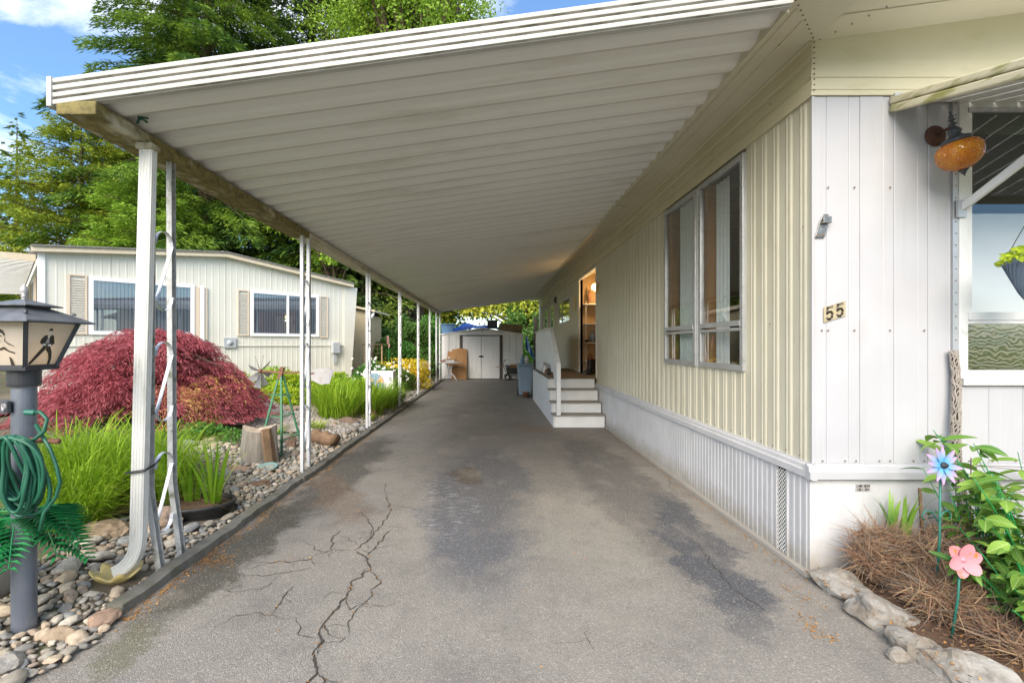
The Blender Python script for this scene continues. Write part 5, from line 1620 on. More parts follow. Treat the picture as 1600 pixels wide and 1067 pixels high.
# wheelie / recycling bin
rb = thing('recycling_bin', 'grey-blue wheeled bin behind the porch landing', 'bin', (.93, 13.4, 0))
mb = MB(); taper_box(mb, -.21, .21, -.24, .24, .05, .88, .82); mb.build('bin_body', 'bin_grey_blue', rb, local=True, bevel=.02)
MB().box(-.23, .23, -.27, .26, .882, .94).build('lid', 'bin_grey_blue', rb, local=True, bevel=.015)
for sx_ in (-.19, .19):
    q = MB(); q.lathe([(.0001, -.02), (.08, -.02), (.09, 0), (.08, .02), (.0001, .02)], 18, M=Matrix.Translation((sx_, .22, .09)) @ Matrix.Rotation(R(90), 4, 'Y')); q.build('wheel', 'ink', rb, local=True, smooth=True)
small_thing('spray_bottle', 'pale blue bottle standing on the wheeled bin', 'bottle', .86, 13.35, .941, [(.0001, 0), (.05, 0), (.055, .10), (.03, .17), (.018, .22), (.02, .26), (.0001, .262)], 'bin_blue')
small_thing('jug', 'white jug standing on the wheeled bin behind the bottle', 'jug', .98, 13.45, .941, [(.0001, 0), (.06, 0), (.065, .12), (.04, .18), (.03, .22), (.0001, .222)], 'paper_white')
small_thing('flower_pot', 'terracotta pot on the ground at the foot of the wheeled bin', 'pot', .93, 13.0, .0, [(.0001, 0), (.06, 0), (.09, .13), (.10, .13), (.10, .16), (.0001, .16)], 'rust')
o = MB().box(1.86, 2.02, 20.9, 21.0, 0, 2.75).build('privacy_screen', 'brown_metal', None); setp(o, 'tall dark brown board standing beyond the end of the home', 'screen')
# ================================================================== NEIGHBOUR'S HOME
NO = Vector((-9.66, 9.8, 0)); NA = math.atan2(.729, .685)
nh = thing('neighbour_home', 'cream neighbouring mobile home with shuttered white windows', 'mobile home', tuple(NO), NA)
NL = 7.2
def nu(x):            # position along the facade of a photo column
    D = 18.83 / (.94 - (x - 770) / 720); return (D - 9.8) / .729
def gz(u):            # wall top, shallow gable
    up = 3.56; return 3.46 + (3.83 - 3.46) * u / up if u < up else 3.83 - (3.83 - 3.37) * (u - up) / (NL - up)
NR = [(0, 0), (.70, 0), (.78, .004), (.92, .004)]
GZ = .33
u = 0
while u < NL - .01:
    b_ = min(u + 1.2, NL); b_ = NL if NL - b_ < .3 else b_
    rib_sheet((0, 0), (1, 0), (0, -1), u + .003, b_ - .003, 1.47, gz, .15, NR).build('siding_panel', 'n_siding', nh, local=True)
    rib_sheet((0, .01), (1, 0), (0, -1), u + .003, b_ - .003, GZ, 1.455, .15, NR).build('skirt_panel', 'n_siding', nh, local=True)
    u = b_
MB().box(-.01, NL + .01, -.02, .0, 1.448, 1.468).build('belt_rail', 'n_siding', nh, local=True)
MB().box(-.02, .10, -.03, -.002, 1.47, 3.46).build('corner_board', 'vinyl_white', nh, local=True)
# side wall and body
v = 0
while v < 13.9:
    rib_sheet((0, 0), (0, 1), (-1, 0), v + .003, v + 1.197, 1.47, 3.40, .15, NR).build('siding_panel', 'n_siding', nh, local=True)
    rib_sheet((.01, 0), (0, 1), (-1, 0), v + .003, v + 1.197, GZ, 1.455, .15, NR).build('skirt_panel', 'n_siding', nh, local=True)
    v += 1.2
mb = MB(); mb.prism([(.03, .3), (NL - .02, .3), (NL - .02, 3.36), (3.56, 3.80), (.03, 3.44)], 'y', .03, 14.2)
mb.build('wall_core', 'n_siding', nh, local=True)
rib_sheet((NL, 0), (0, 1), (1, 0), .0, 14.2, GZ, 3.40, .15, NR).build('siding_panel', 'n_siding', nh, local=True)
# roof with fascia
for a, b_ in ((-.12, 3.56), (3.56, NL + .10)):
    za = 3.46 - .02 if a < 0 else 3.83; zb = 3.83 if b_ < 4 else 3.36
    mb = MB(); mb.prism([(a, za), (b_, zb), (b_, zb + .10), (a, za + .10)], 'y', -.20, -.17); mb.build('fascia', 'n_trim', nh, local=True)
    mb = MB(); mb.prism([(a, za + .102), (b_, zb + .102), (b_, zb + .135), (a, za + .135)], 'y', -.24, 14.3); mb.build('roof', 'n_roof', nh, local=True)
    mb = MB(); mb.prism([(a, za - .002), (b_, zb - .002), (b_, zb + .02), (a, za + .02)], 'y', -.169, 0); mb.build('soffit', 'n_siding', nh, local=True)
o = MB(); o.tube([(3.5, -.1, 3.96), (3.5, 3, 3.96)], .04, 8); o.build('ridge_cap', 'n_roof', nh, local=True)
# tapered wing at the far corner
mb = MB(); mb.add([(NL - .15, -.03, .4), (NL + .05, -.03, .4), (NL + .05, -.35, 3.36), (NL - .15, -.03, 3.36), (NL - .15, 0, .4), (NL + .10, 0, .4), (NL + .32, 0, 3.36), (NL - .15, 0, 3.36), (NL + .32, -.03, 3.36), (NL + .10, -.03, .4)],
       [(0, 9, 8, 3), (9, 5, 6, 8), (4, 7, 6, 5), (0, 3, 7, 4), (3, 8, 6, 7)]); mb.build('corner_wing', 'n_siding', nh, local=True)
def n_window(x0, x1, zt, zb, split):
    a, b_ = nu(x0), nu(x1)
    mb = MB(); frame_rect(mb, 'y', 0, a, b_, zb, zt, .085, -.05, -.011)
    f = mb.build('window', 'vinyl_white', nh, local=True)
    s_ = a + (b_ - a) * split
    q = MB().box(s_ - .03, s_ + .03, -.045, -.012, zb + .085, zt - .085).build('mullion', 'vinyl_white', f, local=True)
    q = MB().box(a + .085, b_ - .085, -.020, -.016, zb + .085, zt - .085).build('pane', 'pane_n', f, local=True)
    # vertical blinds
    mb = MB(); k = a + .09
    while k < b_ - .10:
        mb.box(k, k + .050, -.0145, -.013, zb + .09, zt - .09); k += .070
    mb.build('vertical_blinds', 'blind_n', f, local=True)
    MB().box(a + .08, b_ - .08, -.0125, -.011, zb + .08, zt - .08).build('dark_room', 'interior_dark', f, local=True)
mk('blind_n', (.36, .36, .37), None, rough=.9)
glass_mat('pane_n', (.8, .85, .9), .14)
n_window(141, 306, 3.03, 1.72, .55)
n_window(393, 500, 3.02, 1.73, .52)
def shutter(x0, x1, zt, zb):
    a, b_ = nu(x0), nu(x1)
    mb = MB(); frame_rect(mb, 'y', 0, a, b_, zb, zt, .035, -.04, -.012)
    f = mb.build('shutter', 'louver_tan', nh, local=True)
    n = int((zt - zb - .07) / .055)
    mb = MB()
    for k in range(n):
        z = zb + .04 + k * .055
        mb.add([(a + .035, -.014, z + .045), (b_ - .035, -.014, z + .045), (b_ - .035, -.036, z), (a + .035, -.036, z), (a + .035, -.030, z + .050), (b_ - .035, -.030, z + .050)], [(0, 1, 2, 3), (0, 3, 2, 1)])
    mb.build('louvres', 'louver_white', f, local=True, kind='stuff')
shutter(109, 139, 3.05, 1.72)
shutter(373, 391, 3.0, 1.73); shutter(501, 514, 3.0, 1.70)
MB().box(nu(307), nu(314), -.04, -.012, 1.62, 2.98).build('shutter', 'louver_tan', nh, local=True)
MB().box(nu(322), nu(326), -.04, -.012, 1.62, 2.98).build('shutter', 'louver_tan', nh, local=True)
MB().box(nu(314) + .01, nu(321), -.06, -.012, 1.47, 3.0).build('downpipe', 'vinyl_white', nh, local=True)
# vent box, electricity meter
f = MB().box(nu(351), nu(371), -.05, -.012, 1.40, 1.68).build('vent_box', 'meter_grey', nh, local=True, bevel=.01)
mb = MB(); mb.lathe([(.0001, .02), (.05, .02), (.055, .01), (.075, .012), (.08, 0)], 20, M=Matrix.Translation(((nu(351) + nu(371)) / 2, -.05, 1.54)) @ Matrix.Rotation(R(90), 4, 'X')); mb.build('vent_cover', 'meter_grey', f, local=True, smooth=True)
f = MB().box(nu(519), nu(530), -.16, -.012, 1.22, 1.56).build('meter_box', 'meter_grey', nh, local=True, bevel=.01)
MB().box(nu(521), nu(526), -.10, -.06, .9, 1.22).build('conduit', 'meter_grey', f, local=True)
# side windows on the gable-side wall, awning roof
for (a, b_) in ((.9, 1.9), (3.2, 4.6)):
    mb = MB(); frame_rect(mb, 'x', 0, a, b_, 2.0, 3.0, .06, -.05, -.011); f = mb.build('window', 'vinyl_white', nh, local=True)
    MB().box(-.018, -.014, a + .06, b_ - .06, 2.06, 2.94).build('pane', 'pane_dark', f, local=True)
    MB().box(-.05, -.015, a - .30, a - .03, 1.98, 3.02).build('shutter', 'louver_tan', nh, local=True)
# neighbour's carport roof
npt = thing('neighbour_carport', 'white flat carport roof on the neighbouring home, at the photo edge', 'carport', tuple(NO), NA)
mb = MB(); k = 0
while k < 40:
    x0 = .2 + k * .25
    MB().add([(-3.6, x0, 3.22), (-.05, x0, 3.30), (-.05, x0 + .17, 3.30), (-3.6, x0 + .17, 3.22), (-3.6, x0 + .20, 3.26), (-.05, x0 + .20, 3.34), (-.05, x0 + .25, 3.34), (-3.6, x0 + .25, 3.26)], [(0, 1, 2, 3), (3, 2, 5, 4), (4, 5, 6, 7)]).build('roof_panel', 'roof_pan', npt, local=True); k += 1
mb = MB(); mb.prism([(-3.62, 3.20), (-.04, 3.28), (-.04, 3.42), (-3.62, 3.34)], 'y', .12, .18); mb.build('fascia', 'n_trim', npt, local=True)
for yy in (2.5, 6.0): MB().box(-3.5, -3.44, yy, yy + .06, .3, 3.22).build('post', 'vinyl_white', npt, local=True)
sheet('neighbour_driveway', -16, -7.5, 3.5, 9.0, 12, 10, lambda x, y: tz(x, y) + .035, 'road', kind='structure')
# dark things standing at the neighbour's skirt edge
# tan lean-to behind
tn = thing('lean_to_shed', 'tan ribbed lean-to beyond the neighbouring home', 'shed', (-5.1, 17.2, 0))
def tzw(s_): return 2.98 - .22 * s_
rib_sheet((-5.7, 17.2), (1, 0), (0, -1), 0, 1.12, .2, lambda s_: 2.94 - .22 * s_, .12, NR).build('wall_panel', 'tan_siding', tn)
MB().box(-5.7, -4.60, 17.22, 19, .2, 2.6).build('wall_core', 'tan_siding', tn)
mb = MB(); mb.prism([(-5.9, 3.03), (-4.35, 2.69), (-4.35, 2.76), (-5.9, 3.10)], 'y', 17.0, 19.3); mb.build('roof', 'n_trim', tn)
mb = MB(); mb.tube([(-4.42, 17.1, 2.66), (-4.50, 17.12, 2.50), (-4.58, 17.14, 2.42), (-4.58, 17.14, .3)], .045, 10); mb.build('downpipe', 'vinyl_white', tn, smooth=True)

# grey building far behind
gb = thing('distant_building', 'grey walled building far behind the hedge', 'building', (-7.2, 36, 0))
MB().box(-9.2, -5.4, 36, 42, 0, 4.6).build('wall', 'backdrop_grey', gb)
mb = MB(); mb.prism([(-9.6, 4.6), (-5.0, 4.6), (-7.3, 5.9)], 'y', 35.6, 42.4); mb.build('roof', 'n_roof', gb)
MB().box(-8.0, -7.2, 35.95, 35.99, 2.4, 3.6).build('window', 'pane_dark', gb)

# ================================================================== LAMP POST WITH HOSE
LX, LY = -2.42, 2.38
lp = thing('lamp_post', 'dark grey garden lamp post with four-sided lantern', 'lamp post', (LX, LY, 0))
mb = MB(); mb.lathe([(.050, .02), (.050, 1.30)], 28, cap=True); mb.build('pole', 'lamp_pole', lp, local=True, smooth=False)
mb = MB(); mb.lathe([(.064, 1.285), (.066, 1.30), (.066, 1.365), (.06, 1.37), (.0001, 1.372)], 28); mb.build('collar', 'black_metal', lp, local=True)
LM = Matrix.Rotation(R(2), 4, 'Z')
b0, b1 = .085, .148      # half widths, bottom and top of the glass
z0, z1 = 1.385, 1.612
def quad_ring(mb, zb, hb, zt, ht):
    vs = [(-hb, -hb, zb), (hb, -hb, zb), (hb, hb, zb), (-hb, hb, zb), (-ht, -ht, zt), (ht, -ht, zt), (ht, ht, zt), (-ht, ht, zt)]
    mb.add(vs, [(0, 1, 5, 4), (1, 2, 6, 5), (2, 3, 7, 6), (3, 0, 4, 7)], 0, LM)
mb = MB(); mb.box(-b0 - .01, b0 + .01, -b0 - .01, b0 + .01, 1.368, 1.388, M=LM); mb.build('lantern_base', 'black_metal', lp, local=True, bevel=.002)
for (sx_, sy_) in ((-1, -1), (1, -1), (1, 1), (-1, 1)):
    mb = MB(); p_ = LM @ Vector((sx_ * b0, sy_ * b0, z0)); q_ = LM @ Vector((sx_ * b1, sy_ * b1, z1)); mb.bar(p_, q_, .019, .019, up=(sx_, sy_, 0)); mb.build('corner_bar', 'black_metal', lp, local=True)
for k in range(4):
    Rk = LM @ Matrix.Rotation(k * math.pi / 2, 4, 'Z')
    mb = MB(); mb.bar(Rk @ Vector((-b0, -b0, z0 + .004)), Rk @ Vector((b0, -b0, z0 + .004)), .014, .014); mb.build('bottom_bar', 'black_metal', lp, local=True)
    mb = MB(); mb.add([Rk @ Vector(p) for p in ((-b0, -b0 + .004, z0 + .01), (b0, -b0 + .004, z0 + .01), (b1, -b1 + .004, z1), (-b1, -b1 + .004, z1))], [(0, 1, 2, 3)])
    gp = mb.build('pane', 'lamp_glass', lp, local=True)
    # printed figures on the two panes we face: flat prints just proud of the glass
    tilt = (b1 - b0) / (z1 - z0)
    def onp(u_, w_, off=.0012):        # u across (m), w up from pane bottom (m)
        yy = -(b0 + tilt * w_) + .004 - off
        return Rk @ Vector((u_, yy, z0 + w_))
    def blobp(mb, poly, off=.0012): mb.add([onp(a, b_, off) for a, b_ in poly], [tuple(range(len(poly)))])
    if k in (1, 3):      # dancing figure
        mb = MB()
        S = .00088
        def PP(l): return [(a * S, b_ * S) for a, b_ in l]
        blobp(mb, PP([(-22, 118), (22, 120), (34, 150), (30, 182), (12, 186), (4, 172), (-6, 172), (-14, 186), (-32, 180), (-38, 152)]))       # jacket
        blobp(mb, PP([(-38, 152), (-30, 178), (-44, 164), (-48, 142), (-30, 128), (-24, 136)]), .0013)     # arm
        blobp(mb, PP([(30, 178), (38, 156), (46, 136), (30, 122), (24, 132)]), .0013)
        blobp(mb, PP([(-20, 120), (2, 122), (-2, 100), (-40, 52), (-70, 14), (-84, 18), (-58, 60)]), .0014)   # leg
        blobp(mb, PP([(2, 122), (24, 120), (44, 84), (52, 48), (52, 14), (34, 12), (34, 46), (22, 78), (0, 100)]), .0014)
        blobp(mb, PP([(-10, 206), (-12, 216), (-4, 224), (8, 224), (13, 214), (10, 206), (4, 212)]), .0016)      # hair
        mb.build('printed_figure', 'ink', gp, local=True)
        mb = MB()
        blobp(mb, PP([(-10, 206), (-8, 194), (0, 188), (8, 194), (10, 206), (4, 213), (-5, 213)]), .0015)
        blobp(mb, PP([(-6, 172), (4, 172), (10, 140), (-12, 138)]), .0015)
        blobp(mb, PP([(-34, 128), (-22, 136), (-4, 132), (-6, 124), (-26, 122)]), .0017)
        blobp(mb, PP([(30, 124), (22, 134), (4, 130), (6, 122), (22, 118)]), .0017)
        mb.build('printed_highlights', 'paper_white', gp, local=True)
        mb = MB()
        for j in range(4): blobp(mb, PP([(-8 - j * .5, 166 - j * 7), (6 + j, 166 - j * 7), (6 + j, 163 - j * 7), (-8 - j * .5, 163 - j * 7)]), .0018)
        mb.build('printed_stripes', 'ink', gp, local=True)
    else:           # portrait of a dark-haired young man leaning on his arm
        mb = MB(); S = .00088
        def PP(l): return [(a * S, b_ * S) for a, b_ in l]
        blobp(mb, PP([(-50, 196), (-46, 214), (-24, 222), (6, 222), (26, 210), (34, 190), (26, 174), (20, 192), (-4, 200), (-30, 190), (-38, 168), (-46, 176)]))
        blobp(mb, PP([(18, 150), (30, 176), (24, 150), (40, 136), (64, 122), (66, 118), (36, 130)]))
        blobp(mb, PP([(-70, 104), (-30, 128), (-14, 108), (10, 118), (30, 96), (60, 86), (58, 78), (28, 88), (4, 104), (-16, 96), (-34, 112), (-72, 92)]))
        blobp(mb, PP([(-90, 6), (-66, 8), (-60, 56), (-72, 84), (-86, 60)])); blobp(mb, PP([(20, 8), (40, 8), (34, 50), (22, 64)]))
        blobp(mb, PP([(-34, 176), (-24, 180), (-14, 176), (-24, 173)]), .0016); blobp(mb, PP([(-2, 178), (8, 181), (16, 177), (8, 174)]), .0016)
        blobp(mb, PP([(-18, 150), (-6, 147), (6, 151), (-6, 144)]), .0016); blobp(mb, PP([(-10, 172), (-7, 158), (-13, 157)]), .0016)
        mb.build('printed_portrait', 'ink', gp, local=True)
mb = MB(); quad_ring(mb, z1 - .004, b1 + .01, z1 + .002, b1 + .01); mb.build('top_bar', 'black_metal', lp, local=True)
# roofs
RF = .198
mb = MB(); vs = []
def hip(mb, zb, hb, zt, ht, th):
    vs = [(-hb, -hb, zb), (hb, -hb, zb), (hb, hb, zb), (-hb, hb, zb), (-ht, -ht, zt), (ht, -ht, zt), (ht, ht, zt), (-ht, ht, zt)]
    vs += [(x, y_, z - th) for x, y_, z in vs]
    fs = [(0, 1, 5, 4), (1, 2, 6, 5), (2, 3, 7, 6), (3, 0, 4, 7), (4, 5, 6, 7), (8, 12, 13, 9), (9, 13, 14, 10), (10, 14, 15, 11), (11, 15, 12, 8), (15, 14, 13, 12), (0, 8, 9, 1), (1, 9, 10, 2), (2, 10, 11, 3), (3, 11, 8, 0)]
    mb.add(vs, fs, 0, LM)
hip(mb, 1.618, RF, 1.685, .075, .008); mb.build('lantern_roof', 'lamp_roof', lp, local=True)
mb = MB(); mb.box(-.07, .07, -.07, .07, 1.676, 1.70, M=LM); mb.build('roof_neck', 'black_metal', lp, local=True)
mb = MB(); hip(mb, 1.700, .105, 1.732, .01, .006); mb.build('upper_roof', 'lamp_roof', lp, local=True)
mb = MB(); mb.lathe([(.012, 1.728), (.009, 1.742), (.016, 1.748), (.008, 1.754), (.015, 1.768), (.017, 1.785), (.010, 1.798), (.006, 1.806), (.0001, 1.81)], 14); mb.build('finial', 'tin_grey', lp, local=True, smooth=True)
mb = MB()
for k in range(4):
    q = LM @ Matrix.Rotation(k * math.pi / 2, 4, 'Z') @ Vector((-.135, -.135, 1.655)); mb.lathe([(.0001, .012), (.008, .010), (.010, 0)], 8, M=Matrix.Translation(q))
mb.build('acorn_nut', 'black_metal', lp, local=True)
mb = MB(); mb.lathe([(.012, 1.39), (.012, 1.45), (.022, 1.47), (.028, 1.50), (.020, 1.53), (.0001, 1.54)], 14); mb.build('bulb', 'bulb', lp, local=True, smooth=True)
ld = bpy.data.lights.new('lamp_light', 'POINT'); ld.energy = .015; ld.color = (1, .65, .3); ld.shadow_soft_size = .03
lo = bpy.data.objects.new('lamp_light', ld); C.objects.link(lo); lo.parent = lp; lo.location = (0, 0, 1.50)
f = MB().box(-.028, .028, -.072, -.055, 1.155, 1.215, M=Matrix.Rotation(R(-28), 4, 'Z')).build('photocell', 'black_metal', lp, local=True, bevel=.003)
mb = MB(); mb.lathe([(.010, 0), (.012, .006), (.018, .008), (.019, 0)], 14, M=Matrix.Rotation(R(-28), 4, 'Z') @ Matrix.Translation((0, -.072, 1.185)) @ Matrix.Rotation(R(90), 4, 'X')); mb.build('photocell_lens', 'tin_grey', f, local=True)
o = MB(); o.tube([(LX - .30, LY - .045, 1.035), (LX + .25, LY - .075, 1.015)], .0135, 12); o = o.build('crossbar', 'rust', lp, smooth=True)
# hose in loose loops over the crossbar
hs_ = thing('garden_hose', 'green garden hose coiled over the lamp post crossbar', 'hose', (LX + .04, LY - .08, 1.0))
rg = random.Random(11); pts = []
nl = 17
for k in range(nl):
    rx = .076 + rg.uniform(-.02, .045); rz_ = .175 + rg.uniform(-.03, .035); cx = .05 + rg.uniform(-.02, .03); dy = -.02 - .0025 * k + rg.uniform(-.012, .01)
    for i in range(28):
        a = 2 * math.pi * i / 28 + math.pi / 2
        wob = 1 + .06 * math.sin(3 * a + k)
        pts.append((cx + rx * wob * math.cos(a), dy - .030 * math.sin(a) + (.035 if math.sin(a) < -.2 else 0) * math.sin(k * 1.7), .055 - rz_ + rz_ * math.sin(a) * wob))
# smooth the polyline
P = np.array(pts); ker = np.array([.25, .5, .25])
for _ in range(2): P[1:-1] = P[:-2] * .25 + P[1:-1] * .5 + P[2:] * .25
mb = MB(); mb.tube([tuple(p) for p in P], .0085, 8); mb.build('coil', 'hose_green', hs_, local=True, smooth=True)
mb = MB(); mb.tube([(.09, 0, .16), (.13, -.01, .165), (.165, -.01, .13), (.16, -.02, .07), (.12, -.03, .03), (.08, -.03, .02)], .0085, 8)
mb.tube([(.10, 0, .10), (.18, -.01, -.02), (.22, -.02, -.10), (.24, -.02, -.18), (.20, 0, -.26), (.16, -.02, -.33), (.14, -.02, -.42)], .0085, 8)
mb.build('hose_end', 'hose_green', hs_, local=True, smooth=True)
mb = MB(); mb.tube([(.055, -.01, .163), (.095, 0, .16)], .014, 10); mb.build('coupling', 'stem_teal', hs_, local=True)
# artificial palm at the foot of the lamp post
pm = thing('palm_plant', 'glossy green artificial palm fronds round the lamp post', 'palm', (LX - .12, LY + .10, .0))
mb = MB(); mb.tube([(0, 0, 0), (0, 0, .55)], .012, 8); mb.build('stem', 'palm_green', pm, local=True)
rg = random.Random(5)
for k in range(15):
    az = rg.uniform(0, 6.28) if k > 5 else (-.9, -.4, .1, -1.9, -2.5, -1.4)[k]; ln = rg.uniform(.26, .36); el = rg.uniform(.3, .9); hb_ = .45 + rg.uniform(0, .15)
    V = []; F = []; d = Vector((math.cos(az), math.sin(az), 0)); s_ = Vector((-math.sin(az), math.cos(az), 0))
    sp = []
    for i in range(20):
        t = i / 19; sp.append(Vector((0, 0, hb_)) + d * ln * t + Vector((0, 0, 1)) * (el * ln * t - 1.3 * ln * t * t * el - .25 * ln * t * t))
    mb = MB(); mb.tube(sp, .003, 4)
    for i in range(2, 20):
        for sg in (1, -1):
            l2 = .14 * math.sin(math.pi * (i / 20) ** .7) + .03
            a = sp[i]; b_ = a + (s_ * sg * .85 + d * .55).normalized() * l2 + Vector((0, 0, -.02)); m_ = a.lerp(b_, .5) + Vector((0, 0, .012)); w_ = d * .016
            mb.add([a, m_ + w_, b_, m_ - w_], [(0, 1, 2, 3)])
    mb.build('frond', 'palm_green', pm, local=True)
# grey-green pot at the photo edge
o = MB(); o.lathe([(.0001, .03), (.10, .03), (.13, .26), (.15, .28), (.15, .31), (.135, .31), (.12, .28), (.0001, .27)], 28, M=Matrix.Translation((-2.87, 2.62, 0))); o = o.build('planter', 'tin_grey', None, smooth=True); setp(o, 'weathered grey planter pot behind the lamp post', 'planter')
o = MB(); o.lathe([(.0001, .31), (.155, .31), (.165, .325), (.15, .34), (.0001, .335)], 28, M=Matrix.Translation((-2.87, 2.62, 0))); o = o.build('bird_bath_dish', 'teal_glass', None, smooth=True); setp(o, 'teal glazed saucer on top of the grey planter', 'saucer')
# ================================================================== STONES
leaf_mat('spent_leaf', (.38, .30, .12), (.26, .18, .08), None, 2)
smesh = []
for k in range(8):
    me = rock_mesh('stone', 20 + k, 3, .22, .60 + .06 * (k % 3), 0.0 if k in (0, 4) else .35)
    me.polygons.foreach_set('use_smooth', [True] * len(me.polygons))
    me.materials.append(MATS['river_stone']); smesh.append(me)
rg = random.Random(21)
placed = []
grid = {}
def free(x, y, r):
    gx, gy = int(x / .15), int(y / .15)
    for i in range(-2, 3):
        for j in range(-2, 3):
            for (a, b_, q) in grid.get((gx + i, gy + j), ()):
                if (a - x) ** 2 + (b_ - y) ** 2 < (.86 * (q + r)) ** 2: return False
    return True
def put(x, y, r): grid.setdefault((int(x / .15), int(y / .15)), []).append((x, y, r)); placed.append((x, y, r))
# keep clear: posts, downspout shell, lamp, tub, named rocks
for x, y, r in ((LX, LY, .07), (-2.335, 2.865, .15), (-2.2, 2.98, .05), (-2.2, 3.2, .05), (-2.87, 2.62, .14), (-2.62, 3.98, .40)): grid.setdefault((int(x / .15), int(y / .15)), []).append((x, y, r))
def edge_l(y): return -3.05 - .12 * math.sin(y * 1.4) - (.75 if y > 4.6 else .0) - (.5 if y < 2.7 else 0)
stones = []
for target, r0, r1, tries in ((44, .060, .088, 5000), (230, .036, .060, 9000), (2900, .019, .036, 32000), (9000, .009, .018, 44000)):
    c_ = 0
    for _ in range(tries):
        if c_ >= target: break
        y = 1.75 + 9.5 * rg.random() ** (2.2 if r1 > .045 else 1.5)
        if r1 > .1: y = 1.75 + 1.6 * rg.random()
        r = rg.uniform(r0, r1)
        xr = -2.175 - r if y > 2.55 else -2.04 + .06 * math.sin(y * 9) - r * .3
        xl = edge_l(y)
        x = xl + (xr - xl) * rg.random()
        if free(x, y, r):
            put(x, y, r); stones.append((x, y, r)); c_ += 1
stones.sort(key=lambda s: -s[2] / s[1])
bed = np_mesh('rock_bed', np.array([(-3.9, 1.7, .005), (-2.10, 1.7, .004), (-2.16, 2.5, .006), (-2.16, 11.5, .006), (-3.9, 11.5, .16), (-3.9, 2.5, .10)]), np.array([(0, 1, 2, 5), (5, 2, 3, 4)]), 'garden_soil', kind='structure')
bed.name = 'rock_bed'
for i, (x, y, r) in enumerate(stones[:300]):
    o = bpy.data.objects.new('stone', smesh[rg.randrange(8)] if r < .05 else smesh[rg.randrange(4)])
    C.objects.link(o); o.parent = bed
    o.location = (x, y, tz(x, y) + r * .30)
    o.scale = (r * rg.uniform(.95, 1.35), r * rg.uniform(.8, 1.05), r * rg.uniform(.75, 1.0))
    o.rotation_euler = (rg.uniform(-.3, .3), rg.uniform(-.3, .3), rg.uniform(0, 6.28))
# the small ones joined
bms = []
for k in range(6):
    bm = bmesh.new(); bmesh.ops.create_icosphere(bm, subdivisions=1 if k < 3 else 2, radius=1)
    off = Vector((k * 5.1, 2, 3))
    for v in bm.verts: v.co += v.co.normalized() * mnoise.noise(v.co * 1.4 + off) * .35; v.co.z *= .65
    bms.append((np.array([v.co[:] for v in bm.verts]), np.array([[v.index for v in f.verts] for f in bm.faces])))
    bm.free()
def scatter_stones(items, name, mat, parent, lift=.25):
    Vs, Fs, Rs, k = [], [], [], 0
    for (x, y, z, r) in items:
        V, F = bms[rg.randrange(6) if r / y > .004 else rg.randrange(3)]
        a = rg.uniform(0, 6.28); ca, sa = math.cos(a), math.sin(a)
        S_ = V * np.array([r * rg.uniform(.9, 1.4), r * rg.uniform(.8, 1.1), r * rg.uniform(.8, 1.1)])
        W = np.stack([S_[:, 0] * ca - S_[:, 1] * sa + x, S_[:, 0] * sa + S_[:, 1] * ca + y, S_[:, 2] + z + r * lift], 1)
        Vs.append(W); Fs.append(F + k); k += len(V); Rs.append(np.full(len(F), rg.random()))
    return np_mesh(name, np.concatenate(Vs), np.concatenate(Fs), mat, parent, rnd=np.concatenate(Rs), smooth=True, kind='stuff')
scatter_stones([(x, y, tz(x, y), r) for x, y, r in stones[300:]], 'pebbles', 'river_stone', bed)
gr = []
for _ in range(7500):
    u = rg.random(); v = rg.random(); x = -2.4 - 3.2 * u; y = 6.95 + .6 * u + v * (4.0 - .5 * math.sin(u * 3))
    gr.append((x, y, tz(x, y) + .022, rg.uniform(.010, .026)))
scatter_stones(gr, 'gravel', 'gravel', path)
# second scatter on the terrain between
gr = []
for _ in range(2500):
    x = rg.uniform(-3.6, -2.2); y = rg.uniform(11, 19); gr.append((x, y, tz(x, y), rg.uniform(.015, .04)))
scatter_stones(gr, 'pebbles', 'gravel', garden)

def rock(name, label, loc, sc, mat, seed, rz=0, tilt=0, flat=.8, ang=1.0, cat='rock', sub=4, rough=.18):
    me = rock_mesh(name, seed, sub, rough, flat, ang); me.materials.append(MATS[mat])
    o = bpy.data.objects.new(name, me); C.objects.link(o); o.location = loc; o.scale = sc; o.rotation_euler = (tilt, tilt * .5, rz)
    return setp(o, label, cat)
rock('rock', 'big tan angular rock in the river stones behind the splash shell', (-2.86, 3.42, .12), (.20, .13, .15), 'rock_tan', 3, .3, .1)
rock('rock', 'flat reddish rock next to the big tan rock, under the daylilies', (-2.66, 3.68, .10), (.22, .15, .12), 'rock_pink', 5, -.2, .2)
rock('rock', 'dark brown rock half buried near the downspout foot', (-2.75, 3.22, .04), (.10, .08, .07), 'rock_brown', 7, .6)
rock('rock', 'flat rust-brown rock beside the iris tub', (-2.42, 4.78, .06), (.16, .10, .06), 'rock_brown', 9, .2)
rock('rock', 'pinkish white rock at the foot of the stump', (-2.85, 5.15, .10), (.20, .09, .07), 'rock_pink', 11, .1)
rock('rock', 'tall pink rock standing behind the second post', (-2.78, 6.35, .12), (.09, .08, .26), 'rock_pink', 13, .5, .1)
rock('rock', 'small orange-tan rock near the second post', (-2.35, 5.9, .04), (.11, .06, .05), 'rock_tan', 15, .7)
rock('rock', 'dark grey rock lying inside the windmill legs', (-3.12, 7.1, .22), (.24, .14, .15), 'rock_grey', 17, .2)
rock('rock', 'brown boulder at the foot of the arching daylilies', (-2.62, 8.35, .10), (.22, .16, .14), 'rock_brown', 19, .2)
rock('rock', 'second brown boulder at the daylilies, behind the third post', (-2.42, 9.1, .10), (.22, .16, .13), 'rock_brown', 23, .9)
rock('rock', 'pale round rock on the gravel beside the daylilies', (-2.75, 8.0, .12), (.07, .07, .06), 'rock_tan', 25, .2)
